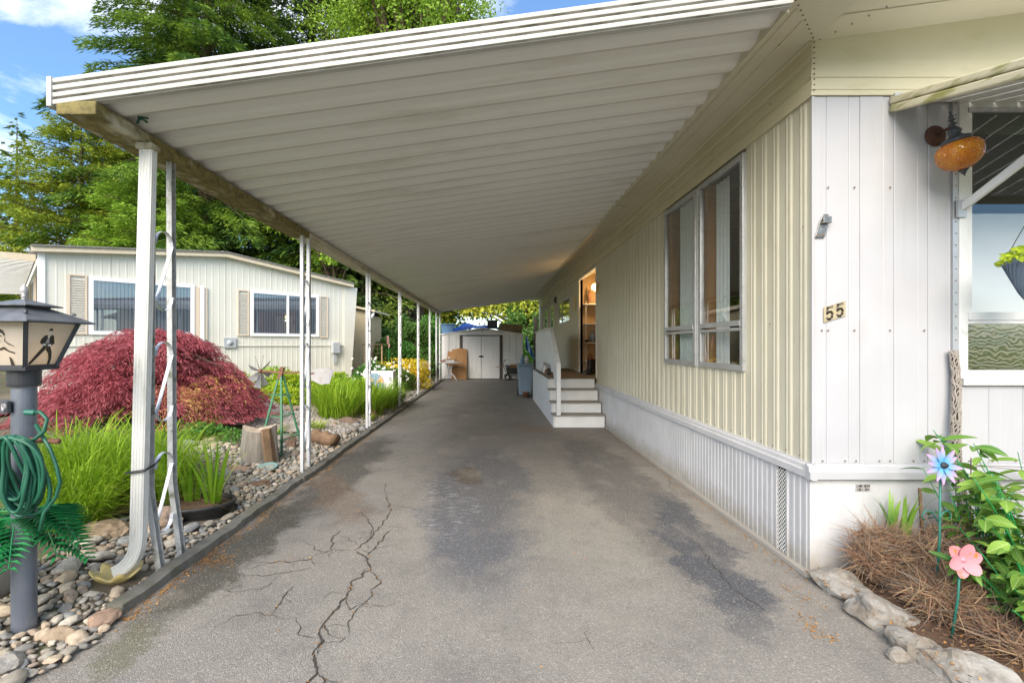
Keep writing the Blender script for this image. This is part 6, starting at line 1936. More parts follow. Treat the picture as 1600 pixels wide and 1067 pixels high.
rock('rock', 'pale tan rock in the gravel path left of the windmill', (-3.9, 8.9, .26), (.20, .12, .10), 'rock_tan', 29, .2)
rock('rock', 'rounded grey boulder under the yellow shrubs near the pond liner', (-2.55, 12.4, .14), (.26, .2, .16), 'rock_grey', 27, .4)
for i, (x, y, z, r, lb, mt) in enumerate(((-2.19, 2.33, .03, .075, 'tan rock at the near corner of the stone bed by the kerb end', 'rock_tan'), (-2.09, 2.46, .03, .085, 'flat pinkish rock at the near end of the kerb', 'rock_pink'),
                                (-2.42, 2.14, .04, .10, 'long pale grey rock lying at the foot of the lamp post', 'rock_grey'), (-2.24, 2.10, .03, .10, 'rounded brown-grey rock at the driveway edge before the lamp post', 'rock_grey'))):
    rock('rock', lb, (x, y, z), (r, r * .72, r * .55), mt, 60 + i, i * .8, .1, .9, .25)
# rocks edging the flower bed on the home's side
rock('border_rock', 'pale pointed slab rock against the corner of the home', (2.10, 2.76, .035), (.185, .13, .13), 'rock_grey', 31, -.75, .25, .8, 1.0, 'rock', 4, .14)
rock('border_rock', 'broad grey slab rock, second along the flower bed', (2.12, 2.47, .04), (.21, .15, .13), 'rock_grey', 33, -.6, .3, .8, 1.0, 'rock', 4, .14)
rock('border_rock', 'cracked grey rock in the middle of the flower bed edge', (2.05, 2.24, .035), (.14, .11, .12), 'rock_grey', 35, -.4, .2, .8, 1.0, 'rock', 4, .16)
rock('border_rock', 'tall tan and grey rock nearest the camera at the bed edge', (2.13, 2.02, .03), (.23, .14, .15), 'rock_grey', 38, -.95, .3, .8, 1.0, 'rock', 4, .16)
rock('border_rock', 'small round grey rock tucked between the bed rocks', (1.93, 2.19, .02), (.05, .04, .045), 'rock_grey', 39, 0, 0, .9, .4)

# ================================================================== STUMP, LOGS, WINDMILL
sp_ = thing('tree_stump', 'weathered grey tree stump with a split side', 'stump', (-2.86, 5.6, .05))
mb = MB(); vs = []; fs = []; n = 40
rows = ((-.05, 1.12), (.08, 1.02), (.22, .96), (.36, .92), (.44, .90))
for zi, (z, k) in enumerate(rows):
    for i in range(n):
        a = 2 * math.pi * i / n
        r = .205 * k * (1 + .10 * math.sin(3 * a + 1) + .05 * math.sin(9 * a) + .03 * mnoise.noise(Vector((a * 4, z * 2, 3))) * 2)
        vs.append((r * math.cos(a) + z * .04, r * .8 * math.sin(a), z + (.035 * math.sin(a * 2 + 1) if zi == 4 else 0)))
for zi in range(4):
    for i in range(n): fs.append((zi * n + i, zi * n + (i + 1) % n, (zi + 1) * n + (i + 1) % n, (zi + 1) * n + i))
mb.add(vs, fs); mb.build('trunk', 'weathered_wood', sp_, local=True, smooth=True)
mb = MB(); top = vs[4 * n:]
ctr = (.0, 0, .43); mb.add([ctr] + top, [(0, i + 1, (i + 1) % n + 1) for i in range(n)]); mb.build('cut_top', 'cut_wood', sp_, local=True)
mb = MB(); mb.prism([(.15, -.12), (.19, -.16), (.24, -.10), (.24, .02), (.20, .0)], 'z', -.06, .42, M=Matrix.Rotation(R(-7), 4, 'Y')); mb.build('split_slab', 'log_brown', sp_, local=True)
def log(p, q, r, label, mat='log_brown'):
    P = [Vector(p).lerp(Vector(q), i / 8) for i in range(9)]
    mb = MB(); mb.tube([v + Vector((0, 0, .01 * math.sin(i * 2))) for i, v in enumerate(P)], [r * (1 + .14 * math.sin(i * 1.7)) for i in range(9)], 14)
    o = mb.build('log', mat, None, smooth=True); return setp(o, label, 'log')
log((-2.62, 6.75, .16), (-2.20 - .06, 6.6, .12), .095, 'short brown log behind the second post')
log((-3.05, 6.5, .14), (-2.62, 6.9, .13), .07, 'grey split log behind the windmill legs', 'weathered_wood')
log((-3.3, 6.3, .16), (-2.9, 6.05, .10), .05, 'thin grey log lying left of the windmill legs', 'weathered_wood')
log((-2.52, 7.9, .12), (-2.26, 7.6, .08), .045, 'small weathered log lying near the third post', 'weathered_wood')

wx, wy, wz = -2.78, 6.05, .06
wm = thing('garden_windmill', 'green wooden garden windmill tower with grey tin blades', 'windmill', (wx, wy, wz))
ap = Vector((.0, 0, 1.02))
feet = [(-.26, -.10, 0), (.10, -.20, -.02), (.24, .12, .02), (-.08, .20, .02)]
for f_ in feet: MB().bar(f_, ap + Vector(f_) * .10, .024, .018, up=(0, 1, 0)).build('leg', 'green_paint', wm, local=True)
for t in (.22, .50, .76):
    for a, b_ in ((0, 1), (1, 2), (2, 3), (3, 0)):
        ex = .10 if t > .7 and (a, b_) in ((0, 1), (2, 3)) else .02
        A = Vector(feet[a]).lerp(ap, t); B = Vector(feet[b_]).lerp(ap, t); d = (B - A).normalized()
        MB().bar(A - d * ex, B + d * ex, .018, .010).build('rung', 'green_paint', wm, local=True)
MB().bar((-.02, 0, .98), (.02, .0, 1.14), .05, .05).build('head_block', 'rust', wm, local=True)
MB().bar((-.24, -.04, 1.09), (.42, .05, 1.055), .022, .022).build('tail_rod', 'rust', wm, local=True)
mb = MB(); mb.prism([(.38, 1.10), (.58, 1.14), (.68, 1.10), (.62, .92), (.50, .91), (.38, .97)], 'y', .04, .046); mb.build('tail_vane', 'tin_grey', wm, local=True)
for k in range(8):
    a = 2 * math.pi * k / 8 + .3
    M = Matrix.Translation((-.25, -.04, 1.09)) @ Matrix.Rotation(R(82), 4, 'Z') @ Matrix.Rotation(a, 4, 'Y') @ Matrix.Rotation(R(28), 4, 'Z')
    mb = MB(); mb.add([(-.014, 0, .04), (.014, 0, .04), (.042, .01, .22), (-.042, -.01, .22)], [(0, 1, 2, 3)]); mb.add([(-.014, .003, .04), (.014, .003, .04), (.042, .013, .22), (-.042, -.007, .22)], [(3, 2, 1, 0)]); mb2 = MB(); mb2.add(mb.v, mb.f, 0, M); mb2.build('blade', 'tin_grey', wm, local=True)
mb = MB(); mb.lathe([(.0001, -.02), (.03, -.015), (.03, .015), (.0001, .02)], 12, M=Matrix.Translation((-.25, -.04, 1.09)) @ Matrix.Rotation(R(90), 4, 'Y')); mb.build('hub', 'rust', wm, local=True)
mb = MB(); mb.lathe([(.0001, .0), (.06, .0), (.11, .025), (.12, .035), (.11, .035), (.0001, .012)], 20, M=Matrix.Translation((-2.62, 5.35, .055)) @ Matrix.Rotation(R(10), 4, 'X')); o = mb.build('glass_dish', 'teal_glass', None, smooth=True); setp(o, 'pale teal glass dish lying in the stones by the windmill', 'dish')

# ================================================================== IRIS TUB
it = thing('iris_tub', 'low oval black tub planted with upright irises', 'planter', (-2.66, 4.0, .0))
mb = MB(); prof = [(.34, .0), (.35, .02), (.385, .11), (.41, .125), (.415, .145), (.40, .15), (.385, .14), (.37, .12), (.36, .09)]
mb.lathe(prof, 48, M=Matrix.Diagonal((1.0, .62, 1, 1)).to_4x4()); mb.build('tub', 'tub_black', it, local=True, smooth=True)
mb = MB(); mb.lathe([(.372, .115), (.2, .125), (.0001, .13)], 40, M=Matrix.Diagonal((1.0, .62, 1, 1)).to_4x4()); mb.build('soil', 'mulch', it, local=True)
def iris(cx, cy, nf, H, spread, label):
    ir = thing('iris', label, 'iris', (cx, cy, .14))
    for k in range(nf):
        t = (k - (nf - 1) / 2) / (nf / 2)
        az = 0 if t > 0 else math.pi
        b0 = np.array([[.05 * t, rg.uniform(-.03, .03), -.03]])
        h = H * (1 - .32 * abs(t) + rg.uniform(-.08, .05))
        V, F, sg = blades(b0, np.array([az + rg.uniform(-.5, .5)]), np.array([abs(t) * spread + .01]), np.array([h]), np.array([.046 + rg.uniform(0, .016)]), 6, .12)
        np_mesh('leaf', V, F, 'lf_iris', ir, rnd=np.full(len(F), rg.random()), smooth=True, local=True)
    return ir
iris(-2.80, 3.98, 10, .62, .24, 'iris fan at the left end of the black tub, leaves upright')
iris(-2.64, 4.05, 7, .45, .16, 'iris fan in the middle of the black tub')
iris(-2.42, 4.00, 12, .66, .25, 'iris fan spreading at the end of the black tub near the driveway')
iris(-2.97, 4.02, 8, .56, .18, 'iris fan just behind the downspout')

# ================================================================== GARDEN FOLIAGE
def clump(name, label, cat, x, y, r, n, H, mat, W=.012, curl=1.0, lean=.45, group=None, ell=1.0, z=None, seg=5):
    z = tz(x, y) if z is None else z
    t_ = thing(name, label, cat, (x, y, z), group=group)
    a = RNG.random(n) * 2 * math.pi; q = r * np.sqrt(RNG.random(n))
    base = np.stack([q * np.cos(a) * ell, q * np.sin(a), np.full(n, -.01)], 1)
    az = a + RNG.normal(0, .7, n)
    if n > 300 and mat == 'lf_grass':
        m_ = n // 9; i_ = RNG.integers(0, n, m_)
        blade_obj('spent_blades', base[i_] * 1.1, az[i_], lean * RNG.uniform(.6, 1.7, m_), H * RNG.uniform(.15, .6, m_), W * RNG.uniform(.6, 1.1, m_), 'spent_leaf', t_, seg=seg, curl=1.6, local=True)
        az = az + RNG.normal(0, .5, n)
        H = H * RNG.choice([.55, .85, 1.0, 1.15], n, p=[.2, .3, .35, .15]) / 1.0
    leaf = blade_obj('foliage', base, az, lean * (.35 + .75 * RNG.random(n)), H * RNG.uniform(.6, 1.1, n), W * RNG.uniform(.6, 1.5, n), mat, t_, seg=seg, curl=curl, local=True)
    return t_
dl = [(-3.10, 4.25, .30, 'bright green daylily clump between the downspout and the lamp post'), (-3.42, 3.85, .30, 'daylily clump just beyond the hose and palm fronds'),
      (-3.55, 4.55, .34, 'daylily clump against the red maple, behind the first post'), (-3.95, 4.3, .34, 'daylily clump at the photo edge behind the lamp post'),
      (-3.2, 3.55, .2, 'low daylily clump drooping onto the stones behind the downspout')]
for x, y, r, lb in dl: clump('daylily', lb, 'daylily', x, y, r, 560, .50 if r > .25 else .34, 'lf_grass', .0095, 1.5, .62)
for x, y, r, lb in ((-2.95, 8.75, .35, 'arching daylily clump between the second and third posts'), (-2.62, 9.5, .35, 'arching daylily clump just behind the third post'), (-3.3, 9.6, .35, 'daylily clump behind the brown boulders, before the white unit'),
                    (-2.55, 10.4, .35, 'daylily clump beside the fourth post'), (-2.42, 11.2, .22, 'small daylily clump hanging over the kerb by the fourth post'), (-3.2, 10.6, .35, 'daylily clump in front of the white flowers')):
    clump('daylily', lb, 'daylily', x, y, r, 420, .62 if r > .3 else .4, 'lf_grass', .016, 1.0, .5)
for x, y, r, lb in ((-3.4, 9.9, .5, 'soft mound of fine green grass beside the white unit'), (-2.9, 7.6, .12, 'little green tuft on the gravel path by the second post'), (-4.2, 10.2, .5, 'mound of fine green grass under the leafy shrubs'), (-2.35, 8.75, .06, 'tiny green tuft in the stones by the third post'), (-3.2, 6.75, .10, 'little green tuft left of the windmill')):
    clump('grass_mound', lb, 'grass', x, y, r, 1500 if r > .3 else 160, .30 if r > .3 else .16, 'lf_cover', .008, .8, .2, seg=3)

def bush(name, label, cat, x, y, rx, ry, h, n, mat, ls=.06, lw=.035, z=None, group=None, stems=True, clumps=26, hole=.0, parent=None, droop=0.0, mat2=None, low=.0):
    """Leafy bush or crown: leaves gathered in clumps through the volume, more at the outside."""
    z = tz(x, y) if z is None else z
    t_ = thing(name, label, cat, (x, y, z), group=group)
    cc = norm(RNG.normal(size=(clumps, 3))); cc[:, 2] = np.abs(cc[:, 2]) * 1.0 - low
    rad = RNG.uniform(.45, .92, clumps)[:, None]
    cc = cc * rad * np.array([rx, ry, h]) * np.array([1, 1, .9]); cc[:, 2] += h * .08
    w = RNG.uniform(.5, 1.4, clumps); idx = RNG.choice(clumps, n, p=w / w.sum())
    cr = .34 * min(rx, ry, h) * RNG.uniform(.7, 1.4, clumps)
    dv = norm(RNG.normal(size=(n, 3))); q = RNG.random(n) ** .4
    c = cc[idx] + dv * (q * cr[idx])[:, None] * np.array([1.15, 1.15, .8])
    c[:, 2] = np.maximum(c[:, 2], .01)
    d = norm(dv * .7 + RNG.normal(size=(n, 3)) * .5 + np.array([0, 0, -droop]))
    leaf_obj('foliage' if h < 3 else 'crown', [cards(c, d, RNG.uniform(.6, 1.2, n) * ls, RNG.uniform(.6, 1.2, n) * lw)], mat, t_, local=True)
    if stems:
        mb = MB()
        for k in range(0, clumps, 2):
            e = Vector(cc[k]); mb.tube([(e.x * .1, e.y * .1, -.02), (e.x * .45, e.y * .45, e.z * .5), tuple(e)], [.012 * h + .004, .008 * h + .003, .003 * h + .002], 5)
        mb.build('stems', 'bark', t_, local=True)
    return t_
# leafy ground cover before the neighbour's skirt
for i, (x, y, rx, ry, h, mt, lb) in enumerate(((-5.0, 10.9, .8, .5, .62, 'lf_cover', 'leafy green shrub before the neighbouring skirt, beside the maple'), (-4.4, 11.3, .8, .5, .60, 'lf_cover', 'leafy green shrub behind the windmill'),
                                       (-3.9, 11.8, .7, .5, .55, 'lf_cover', 'leafy green shrub behind the second post'), (-4.6, 10.1, .45, .35, .42, 'lf_chartreuse', 'yellow-green shrub between the maple and the windmill'),
                                       (-4.25, 9.6, .35, .3, .30, 'lf_chartreuse', 'low yellow-green shrub at the gravel edge by the maple'), (-3.15, 11.2, .40, .3, .42, 'lf_cover', 'round green shrub in front of the white unit'),
                                       (-7.0, 9.6, .9, .5, .55, 'lf_cover', 'green shrub behind the maple, before the neighbouring home'), (-6.0, 10.2, .8, .5, .6, 'lf_cover', 'green shrub hidden behind the red maple crown'))):
    bush('leafy_shrub', lb, 'shrub', x, y, rx, ry, h, 3800, mt, .07, .045)
# white flowers
def flowers(par, pts, size, nm='flower', mat='petal_white', cm='yellow_paint', k=5):
    for (x, y, z) in pts:
        V = []; F = []
        mb = MB(); 
        for j in range(k):
            a = 2 * math.pi * j / k + rg.random(); c_, s_ = math.cos(a), math.sin(a); c2, s2 = math.cos(a + .45), math.sin(a + .45); c3, s3 = math.cos(a - .45), math.sin(a - .45)
            mb.add([(x, y, z), (x + c2 * size * .6, y - abs(s2) * size * .2, z + s2 * size * .6), (x + c_ * size, y - .2 * size, z + s_ * size), (x + c3 * size * .6, y - abs(s3) * size * .2, z + s3 * size * .6)], [(0, 1, 2, 3)])
        mb.build(nm, mat, par, local=True)
wf = bush('white_flower_shrub', 'dark green bush dotted with white flowers beside the white unit', 'shrub', -3.35, 13.2, .75, .5, .95, 5200, 'lf_plain', .08, .05)
flowers(wf, [(rg.uniform(-.7, .6), rg.uniform(-.5, -.3), rg.uniform(.35, 1.0)) for _ in range(34)], .045)
wf = bush('white_flower_shrub', 'smaller bush with white flowers behind the third post', 'shrub', -2.85, 14.2, .45, .4, 1.0, 2600, 'lf_hedge', .07, .045)
flowers(wf, [(rg.uniform(-.4, .4), rg.uniform(-.4, -.3), rg.uniform(.3, .9)) for _ in range(22)], .04)
bush('golden_shrub', 'golden yellow shrub beside the fifth and sixth posts', 'shrub', -2.95, 15.0, .95, .7, 1.12, 8500, 'lf_goldbush', .07, .04, clumps=40)
bush('leafy_shrub', 'green shrub between the golden shrub and the patio table', 'shrub', -2.75, 17.8, .5, .5, 1.0, 3000, 'lf_hedge', .08, .05)
o = MB(); o.tube([(-2.34, 15.6, .12), (-2.38, 15.6, .25), (-2.28, 15.6, .42), (-2.20, 15.6, .55), (-2.30, 15.6, .66)], [.03, .06, .07, .05, .015], 10); o = o.build('yellow_ornament', 'yellow_paint', None, smooth=True); setp(o, 'bright yellow fish-like ornament under the golden shrub', 'garden ornament')
o = rock('driftwood', 'pale upright driftwood slab beside the golden shrub', (-2.45, 16.8, .55), (.25, .1, .6), 'rock_tan', 71, .4, .35, .9, .6, 'driftwood')
rock('rock', 'pile of pale grey rock by the fifth post, under the golden shrub', (-2.5, 12.9, .12), (.3, .2, .13), 'rock_grey', 73, .4, .1, .8, .8)

# AC unit
ac = thing('heat_pump', 'white outdoor heat pump unit with a coloured fan grille', 'heat pump', (-3.05, 12.6, tz(-3.05, 12.6)))
MB().box(-.46, .36, -.15, .17, .03, .66).build('casing', 'ac_white', ac, local=True, bevel=.012)
MB().box(.18, .355, -.156, -.1501, .05, .64).build('side_cover', 'ac_white', ac, local=True)
MY = Matrix.Rotation(R(90), 4, 'X')
mb = MB(); mb.lathe([(.255, .0), (.262, .012), (.27, 0)], 40, M=Matrix.Translation((-.14, -.15, .35)) @ MY); mb.build('fan_ring', 'ac_white', ac, local=True)
mb = MB(); mb.lathe([(.0001, .004), (.254, .004)], 32, M=Matrix.Translation((-.14, -.15, .35)) @ MY); mb.build('fan_opening', 'ac_blue', ac, local=True)
for k in range(3):
    mb = MB(); a0 = k * 2.09
    pts = [(.03 * math.cos(a0), .03 * math.sin(a0))] + [(.24 * math.cos(a0 + .12 * j), .24 * math.sin(a0 + .12 * j)) for j in range(8)]
    mb.add([(-.14 + a, -.158, .35 + b_) for a, b_ in pts], [tuple(range(len(pts)))]); mb.build('fan_blade', 'ac_orange', ac, local=True)
mb = MB()
for rr in (.05, .09, .13, .17, .21, .245): mb.tube([(-.14 + rr * math.cos(t * .2), -.166, .35 + rr * math.sin(t * .2)) for t in range(33)], .0022, 4, cap=False)
for k in range(12): a = k * math.pi / 6; mb.tube([(-.14 + .03 * math.cos(a), -.166, .35 + .03 * math.sin(a)), (-.14 + .255 * math.cos(a), -.166, .35 + .255 * math.sin(a))], .0022, 4)
mb.build('fan_grille', 'ac_white', ac, local=True)
mb = MB()
for z in (.42, .47): mb.box(.24, .32, -.159, -.1565, z, z + .022)
for k, x in enumerate((-.42, -.39, -.36, -.33)): mb.box(x, x + .016, -.152, -.1502, .60, .64)
mb.build('printed_label', 'ink', ac, local=True)
for x in (-.36, .26): MB().box(x - .04, x + .04, -.16, .18, -.04, .03).build('foot', 'ink', ac, local=True)

# ================================================================== LACELEAF MAPLE
mp = thing('laceleaf_maple', 'broad mounded laceleaf maple with deep red weeping foliage', 'maple', (-5.30, 7.2, tz(-5.30, 7.2)))
# dome made of many drooping sprays
def maple():
    sets = []; pale = []
    MXR, MYR, MH = 1.36, 1.15, 1.20
    pads = []
    for k in range(135):           # overlapping drooping pads, stepped from the top outwards
        a = RNG.random() * 2 * math.pi; q = RNG.random() ** .62
        lx = math.cos(a) * q; ly = math.sin(a) * q
        hz = MH * max(0, 1 - q ** 2.0) ** .70
        if lx > .35: hz *= .72
        if lx < -.55: hz *= .84
        tier = .16
        hz = (math.floor(hz / tier) + RNG.uniform(.5, 1.0)) * tier
        pads.append((lx * MXR * (1 + .08 * math.sin(4 * a)), ly * MYR, hz + .04, a, q, RNG.uniform(.26, .44)))
    for (x0, y0, z0_, a, q, pr) in pads:
        for _ in range(11):
            out = norm(np.array([math.cos(a) * q + RNG.normal(0, .55), math.sin(a) * q + RNG.normal(0, .55), 0.0]))
            c0 = np.array([x0, y0, z0_]) + np.array([RNG.normal(0, pr * .30), RNG.normal(0, pr * .30), RNG.uniform(-.02, .04)])
            ln = pr * RNG.uniform(.7, 1.25); m = 66
            t = RNG.random(m); drop = .35 + .75 * q
            p = c0 + out * (t * ln)[:, None] + np.array([0, 0, -1.0]) * (t ** 2.0 * ln * drop)[:, None]
            sd = np.cross(out, [0, 0, 1.0])
            p = p + sd * ((RNG.random(m) - .5) * .17)[:, None] + RNG.normal(size=(m, 3)) * .014
            p[:, 2] = np.maximum(p[:, 2], .04)
            d = norm(out * .8 + sd * RNG.normal(0, .5, m)[:, None] + np.array([0, 0, -1.0]) * (.15 + .8 * t)[:, None] + RNG.normal(size=(m, 3)) * .15)
            s_ = cards(p, d, RNG.uniform(.045, .090, m), RNG.uniform(.007, .013, m))
            lx = x0 / MXR
            (pale if (.50 < lx < .80 and .25 < z0_ < .75 and y0 < -.1 and RNG.random() < .45) else sets).append(s_)
    leaf_obj('foliage', sets, 'lf_maple', mp, local=True)
    if pale: leaf_obj('pale_foliage', pale, 'lf_maple_pale', mp, local=True)
    # inner twigs and lower foliage that fills the dome
    n = 9000; a = RNG.random(n) * 6.283; q = RNG.random(n) ** .6 * .85
    hz = MH * np.maximum(0, 1 - q ** 2.0) ** .70 * .70 * RNG.uniform(.3, 1, n)
    c = np.stack([np.cos(a) * q * MXR, np.sin(a) * q * MYR, hz * .9 + .05], 1)
    leaf_obj('inner_foliage', [cards(c, norm(RNG.normal(size=(n, 3))), .10, .035)], 'lf_maple', mp, local=True)
    mb = MB()
    for k in range(9):
        a = k * .7; e = Vector((math.cos(a) * 1.1, math.sin(a) * .8, .75)); mb.tube([(0, 0, -.05), (e.x * .25, e.y * .25, .62), (e.x * .6, e.y * .6, .95), tuple(e)], [.07, .05, .03, .012], 8)
    mb.build('branches', 'bark', mp, local=True, smooth=True, kind='stuff')
maple()
bush('leafy_shrub', 'low dark green ground plants under the maple skirt', 'shrub', -4.0, 6.2, .7, .35, .24, 1800, 'lf_plain', .07, .045)

# ================================================================== TREES
def conifer(label, x, y, h, r, n, mat, z0=.0, ls=.34, lw=.085, droop=.55, dens=1.0, name='spruce_tree', bare=.08, up=.12, seed=1, ybr=260, power=.75):
    t_ = thing(name, label, 'tree', (x, y, z0))
    rg_ = np.random.default_rng(seed)
    nb = ybr
    f = rg_.random(nb) ** .9 * (1 - bare) + bare          # height fraction
    L0 = r * (1 - f) ** power * rg_.uniform(.72, 1.18, nb) + .25
    az = rg_.random(nb) * 2 * math.pi
    w = L0 ** 1.6; idx = rg_.choice(nb, n, p=w / w.sum())
    s = rg_.random(n) ** .62
    Lb = L0[idx]
    d = np.stack([np.cos(az), np.sin(az), np.zeros(nb)], 1)[idx]; sd = np.stack([-np.sin(az), np.cos(az), np.zeros(nb)], 1)[idx]
    upz = up * Lb * s - droop * Lb * s * s * .55
    wid = .26 * Lb * np.clip(1.15 - s, .10, 1) ** .8
    lat = (rg_.random(n) * 2 - 1)
    lat = np.sign(lat) * np.abs(lat) ** .8
    c = d * (s * Lb)[:, None] + sd * (lat * wid)[:, None]
    c[:, 2] = h * f[idx] + upz - np.abs(lat) * wid * .45 - rg_.random(n) ** 2 * .35 * min(1, droop * 1.6)
    c[:, 0] += rg_.normal(0, .06, n); c[:, 1] += rg_.normal(0, .06, n)
    dd = norm(d * .8 + sd * (np.sign(lat) * .75)[:, None] + np.array([0, 0, -1.0]) * (droop * rg_.uniform(.1, 1.3, n))[:, None] + rg_.normal(size=(n, 3)) * .22)
    fl = np.tile((0, 0, 1.0), (n, 1)) + rg_.normal(size=(n, 3)) * .35
    leaf_obj('crown', [cards(c, dd, ls * rg_.uniform(.5, 1.2, n), lw * rg_.uniform(.7, 1.3, n), fl)], mat, t_, local=True)
    mb = MB(); mb.tube([(0, 0, -.1), (0, 0, h * .5), (0, 0, h * .97)], [.035 * h * .55, .02 * h * .5, .01], 10)
    mb.build('trunk', 'bark', t_, local=True)
    mb = MB()
    for k in range(0, nb, 2):
        e = Vector((math.cos(az[k]), math.sin(az[k]), 0)) * L0[k]
        mb.tube([(0, 0, h * f[k]), (e.x * .5, e.y * .5, h * f[k] + up * L0[k] * .5 - droop * L0[k] * .14), (e.x * .93, e.y * .93, h * f[k] + up * L0[k] - droop * L0[k] * .48)], [.012 + .012 * L0[k], .008 + .008 * L0[k], .004], 4)
    mb.build('branches', 'bark', t_, local=True, kind='stuff')
    return t_
conifer('tall spruce with drooping branches behind the neighbouring home', -15.2, 24.5, 30, 8.3, 230000, 'lf_spruce', seed=3, ls=.32, lw=.055, droop=.75, ybr=300)
conifer('darker spruce behind the second window of the neighbouring home', -11.0, 28.0, 32, 7.2, 140000, 'lf_spruce_dark', seed=5, ls=.36, lw=.07, droop=.8, ybr=280)
conifer('yellow-green cedar at the photo edge, nearer than the tall spruce', -19.2, 21.5, 12.6, 5.0, 130000, 'lf_cedar', seed=7, ls=.22, lw=.05, droop=.5, up=.35, name='cedar_tree', power=.62, ybr=320)
conifer('bright green cedar left of the tall spruce, behind the neighbouring roof', -14.6, 19.8, 9.4, 4.2, 100000, 'lf_bright', seed=9, ls=.20, lw=.05, droop=.45, up=.3, name='cedar_tree', power=.6, ybr=260)
conifer('dark spruce filling the gap between the cedar and the tall spruce', -21.5, 31.0, 24, 6.5, 60000, 'lf_spruce_dark', seed=21, ls=.40, lw=.09, droop=.7, ybr=220)
conifer('slim distant spruce tip against the sky', -47.5, 46, 24.6, 4.2, 5200, 'lf_spruce_dark', seed=11, ls=.8, lw=.3, droop=.4, ybr=90, power=1.0)
conifer('faint distant spruce lower at the very photo edge', -55, 50, 20.0, 4.5, 5200, 'lf_spruce_dark', seed=12, ls=.9, lw=.35, droop=.4, ybr=90, power=1.0)
conifer('spruce behind the far corner of the neighbouring home', -8.6, 23.5, 15, 3.8, 20000, 'lf_spruce', seed=13, ls=.38, lw=.11, droop=.7, ybr=200)
conifer('dark spruce over the lean-to shed', -6.4, 22.6, 9.6, 2.9, 18000, 'lf_spruce_dark', seed=15, ls=.34, lw=.11, droop=.7, ybr=180, power=.6)
conifer('bare-branched reddish fir behind the third post', -4.9, 30, 13, 3.4, 9000, 'lf_hedge', seed=17, ls=.35, lw=.10, droop=.6, ybr=200)
def broadleaf(label, x, y, z0, zc, rx, rz, n, mat, ls=.22, lw=.15, name='leafy_tree', clumps=60, seed=1):
    t_ = thing(name, label, 'tree', (x, y, z0))
    cc = norm(RNG.normal(size=(clumps, 3))) * RNG.uniform(.35, .95, clumps)[:, None] * np.array([rx, rx, rz]); cc[:, 2] += zc
    w = RNG.uniform(.4, 1.4, clumps); idx = RNG.choice(clumps, n, p=w / w.sum()); cr = .27 * min(rx, rz) * RNG.uniform(.6, 1.4, clumps)
    dv = norm(RNG.normal(size=(n, 3))); q = RNG.random(n) ** .45
    c = cc[idx] + dv * (q * cr[idx])[:, None] * np.array([1.3, 1.3, .7])
    d = norm(dv * .6 + RNG.normal(size=(n, 3)) * .6 + np.array([0, 0, -.25]))
    leaf_obj('crown', [cards(c, d, RNG.uniform(.6, 1.2, n) * ls, RNG.uniform(.6, 1.2, n) * lw)], mat, t_, local=True)
    mb = MB(); mb.tube([(0, 0, -.2), (.1, 0, zc * .5), (-.05, .1, zc)], [.03 * zc, .022 * zc, .012 * zc], 10)
    for k in range(clumps):
        e = Vector(cc[k]); b_ = Vector((0, 0, max(.3, e.z * .62))); mb.tube([tuple(b_), tuple(b_.lerp(e, .5) + Vector((0, 0, .15))), tuple(e)], [.012 * zc, .008 * zc, .003 * zc], 5)
    mb.build('trunk', 'bark', t_, local=True)
    return t_
broadleaf('tall bright yellow-green tree rising over the middle of the carport roof', -4.6, 27, 0, 20.0, 5.6, 4.6, 60000, 'lf_bright', .24, .11, clumps=150)
broadleaf('light green tree between the neighbouring roof and the carport beam', -9.6, 26, 0, 10.0, 3.2, 3.8, 11000, 'lf_bright', .26, .16, clumps=60)
broadleaf('thin light green tree behind the second post', -7.3, 21.5, 0, 6.6, 1.7, 1.9, 5200, 'lf_bright', .22, .14, clumps=34)
broadleaf('bright green tree behind the third and fourth posts', -4.6, 24.5, 0, 5.4, 2.0, 2.2, 9000, 'lf_bright', .20, .13, clumps=44)
broadleaf('yellow-green tree behind the shed, showing beyond the carport end', 1.6, 29, 0, 5.2, 4.2, 3.6, 26000, 'lf_yellow', .24, .17, clumps=90)
broadleaf('second yellow-green tree behind the shed, lower and nearer the golden shrub', -3.6, 31, 0, 4.6, 3.2, 2.4, 12000, 'lf_yellow', .24, .17, clumps=60)
broadleaf('darker green tree between the shed side and the home end', 2.2, 26, 0, 2.4, 1.8, 2.4, 9000, 'lf_hedge', .18, .12, clumps=50)
for i, (x, y, r, h, mt, lb) in enumerate(((-5.2, 20.0, 1.2, 2.5, 'lf_hedge', 'dense hedge shrub beside the tan lean-to'), (-3.9, 21.0, 1.3, 3.0, 'lf_hedge', 'dense hedge shrub behind the fourth post'), (-2.7, 21.6, 1.2, 2.9, 'lf_plain', 'dense hedge shrub behind the sixth and seventh posts'),
                                       (-4.6, 18.4, .9, 1.6, 'lf_hedge', 'low hedge shrub before the lean-to downpipe'), (-3.7, 19.0, .9, 1.5, 'lf_plain', 'low hedge shrub behind the golden shrub'), (-1.6, 23.6, 1.3, 2.6, 'lf_hedge', 'hedge shrub right behind the metal shed'),
                                       (.9, 24.2, 1.5, 2.4, 'lf_plain', 'hedge shrub behind the shed on the home side'), (-9.0, 20.5, 1.6, 3.2, 'lf_hedge', 'hedge shrub behind the neighbouring home'))):
    bush('hedge_shrub', lb, 'hedge', x, y, r, r * .8, h, 8500, mt, .13, .085, clumps=46)
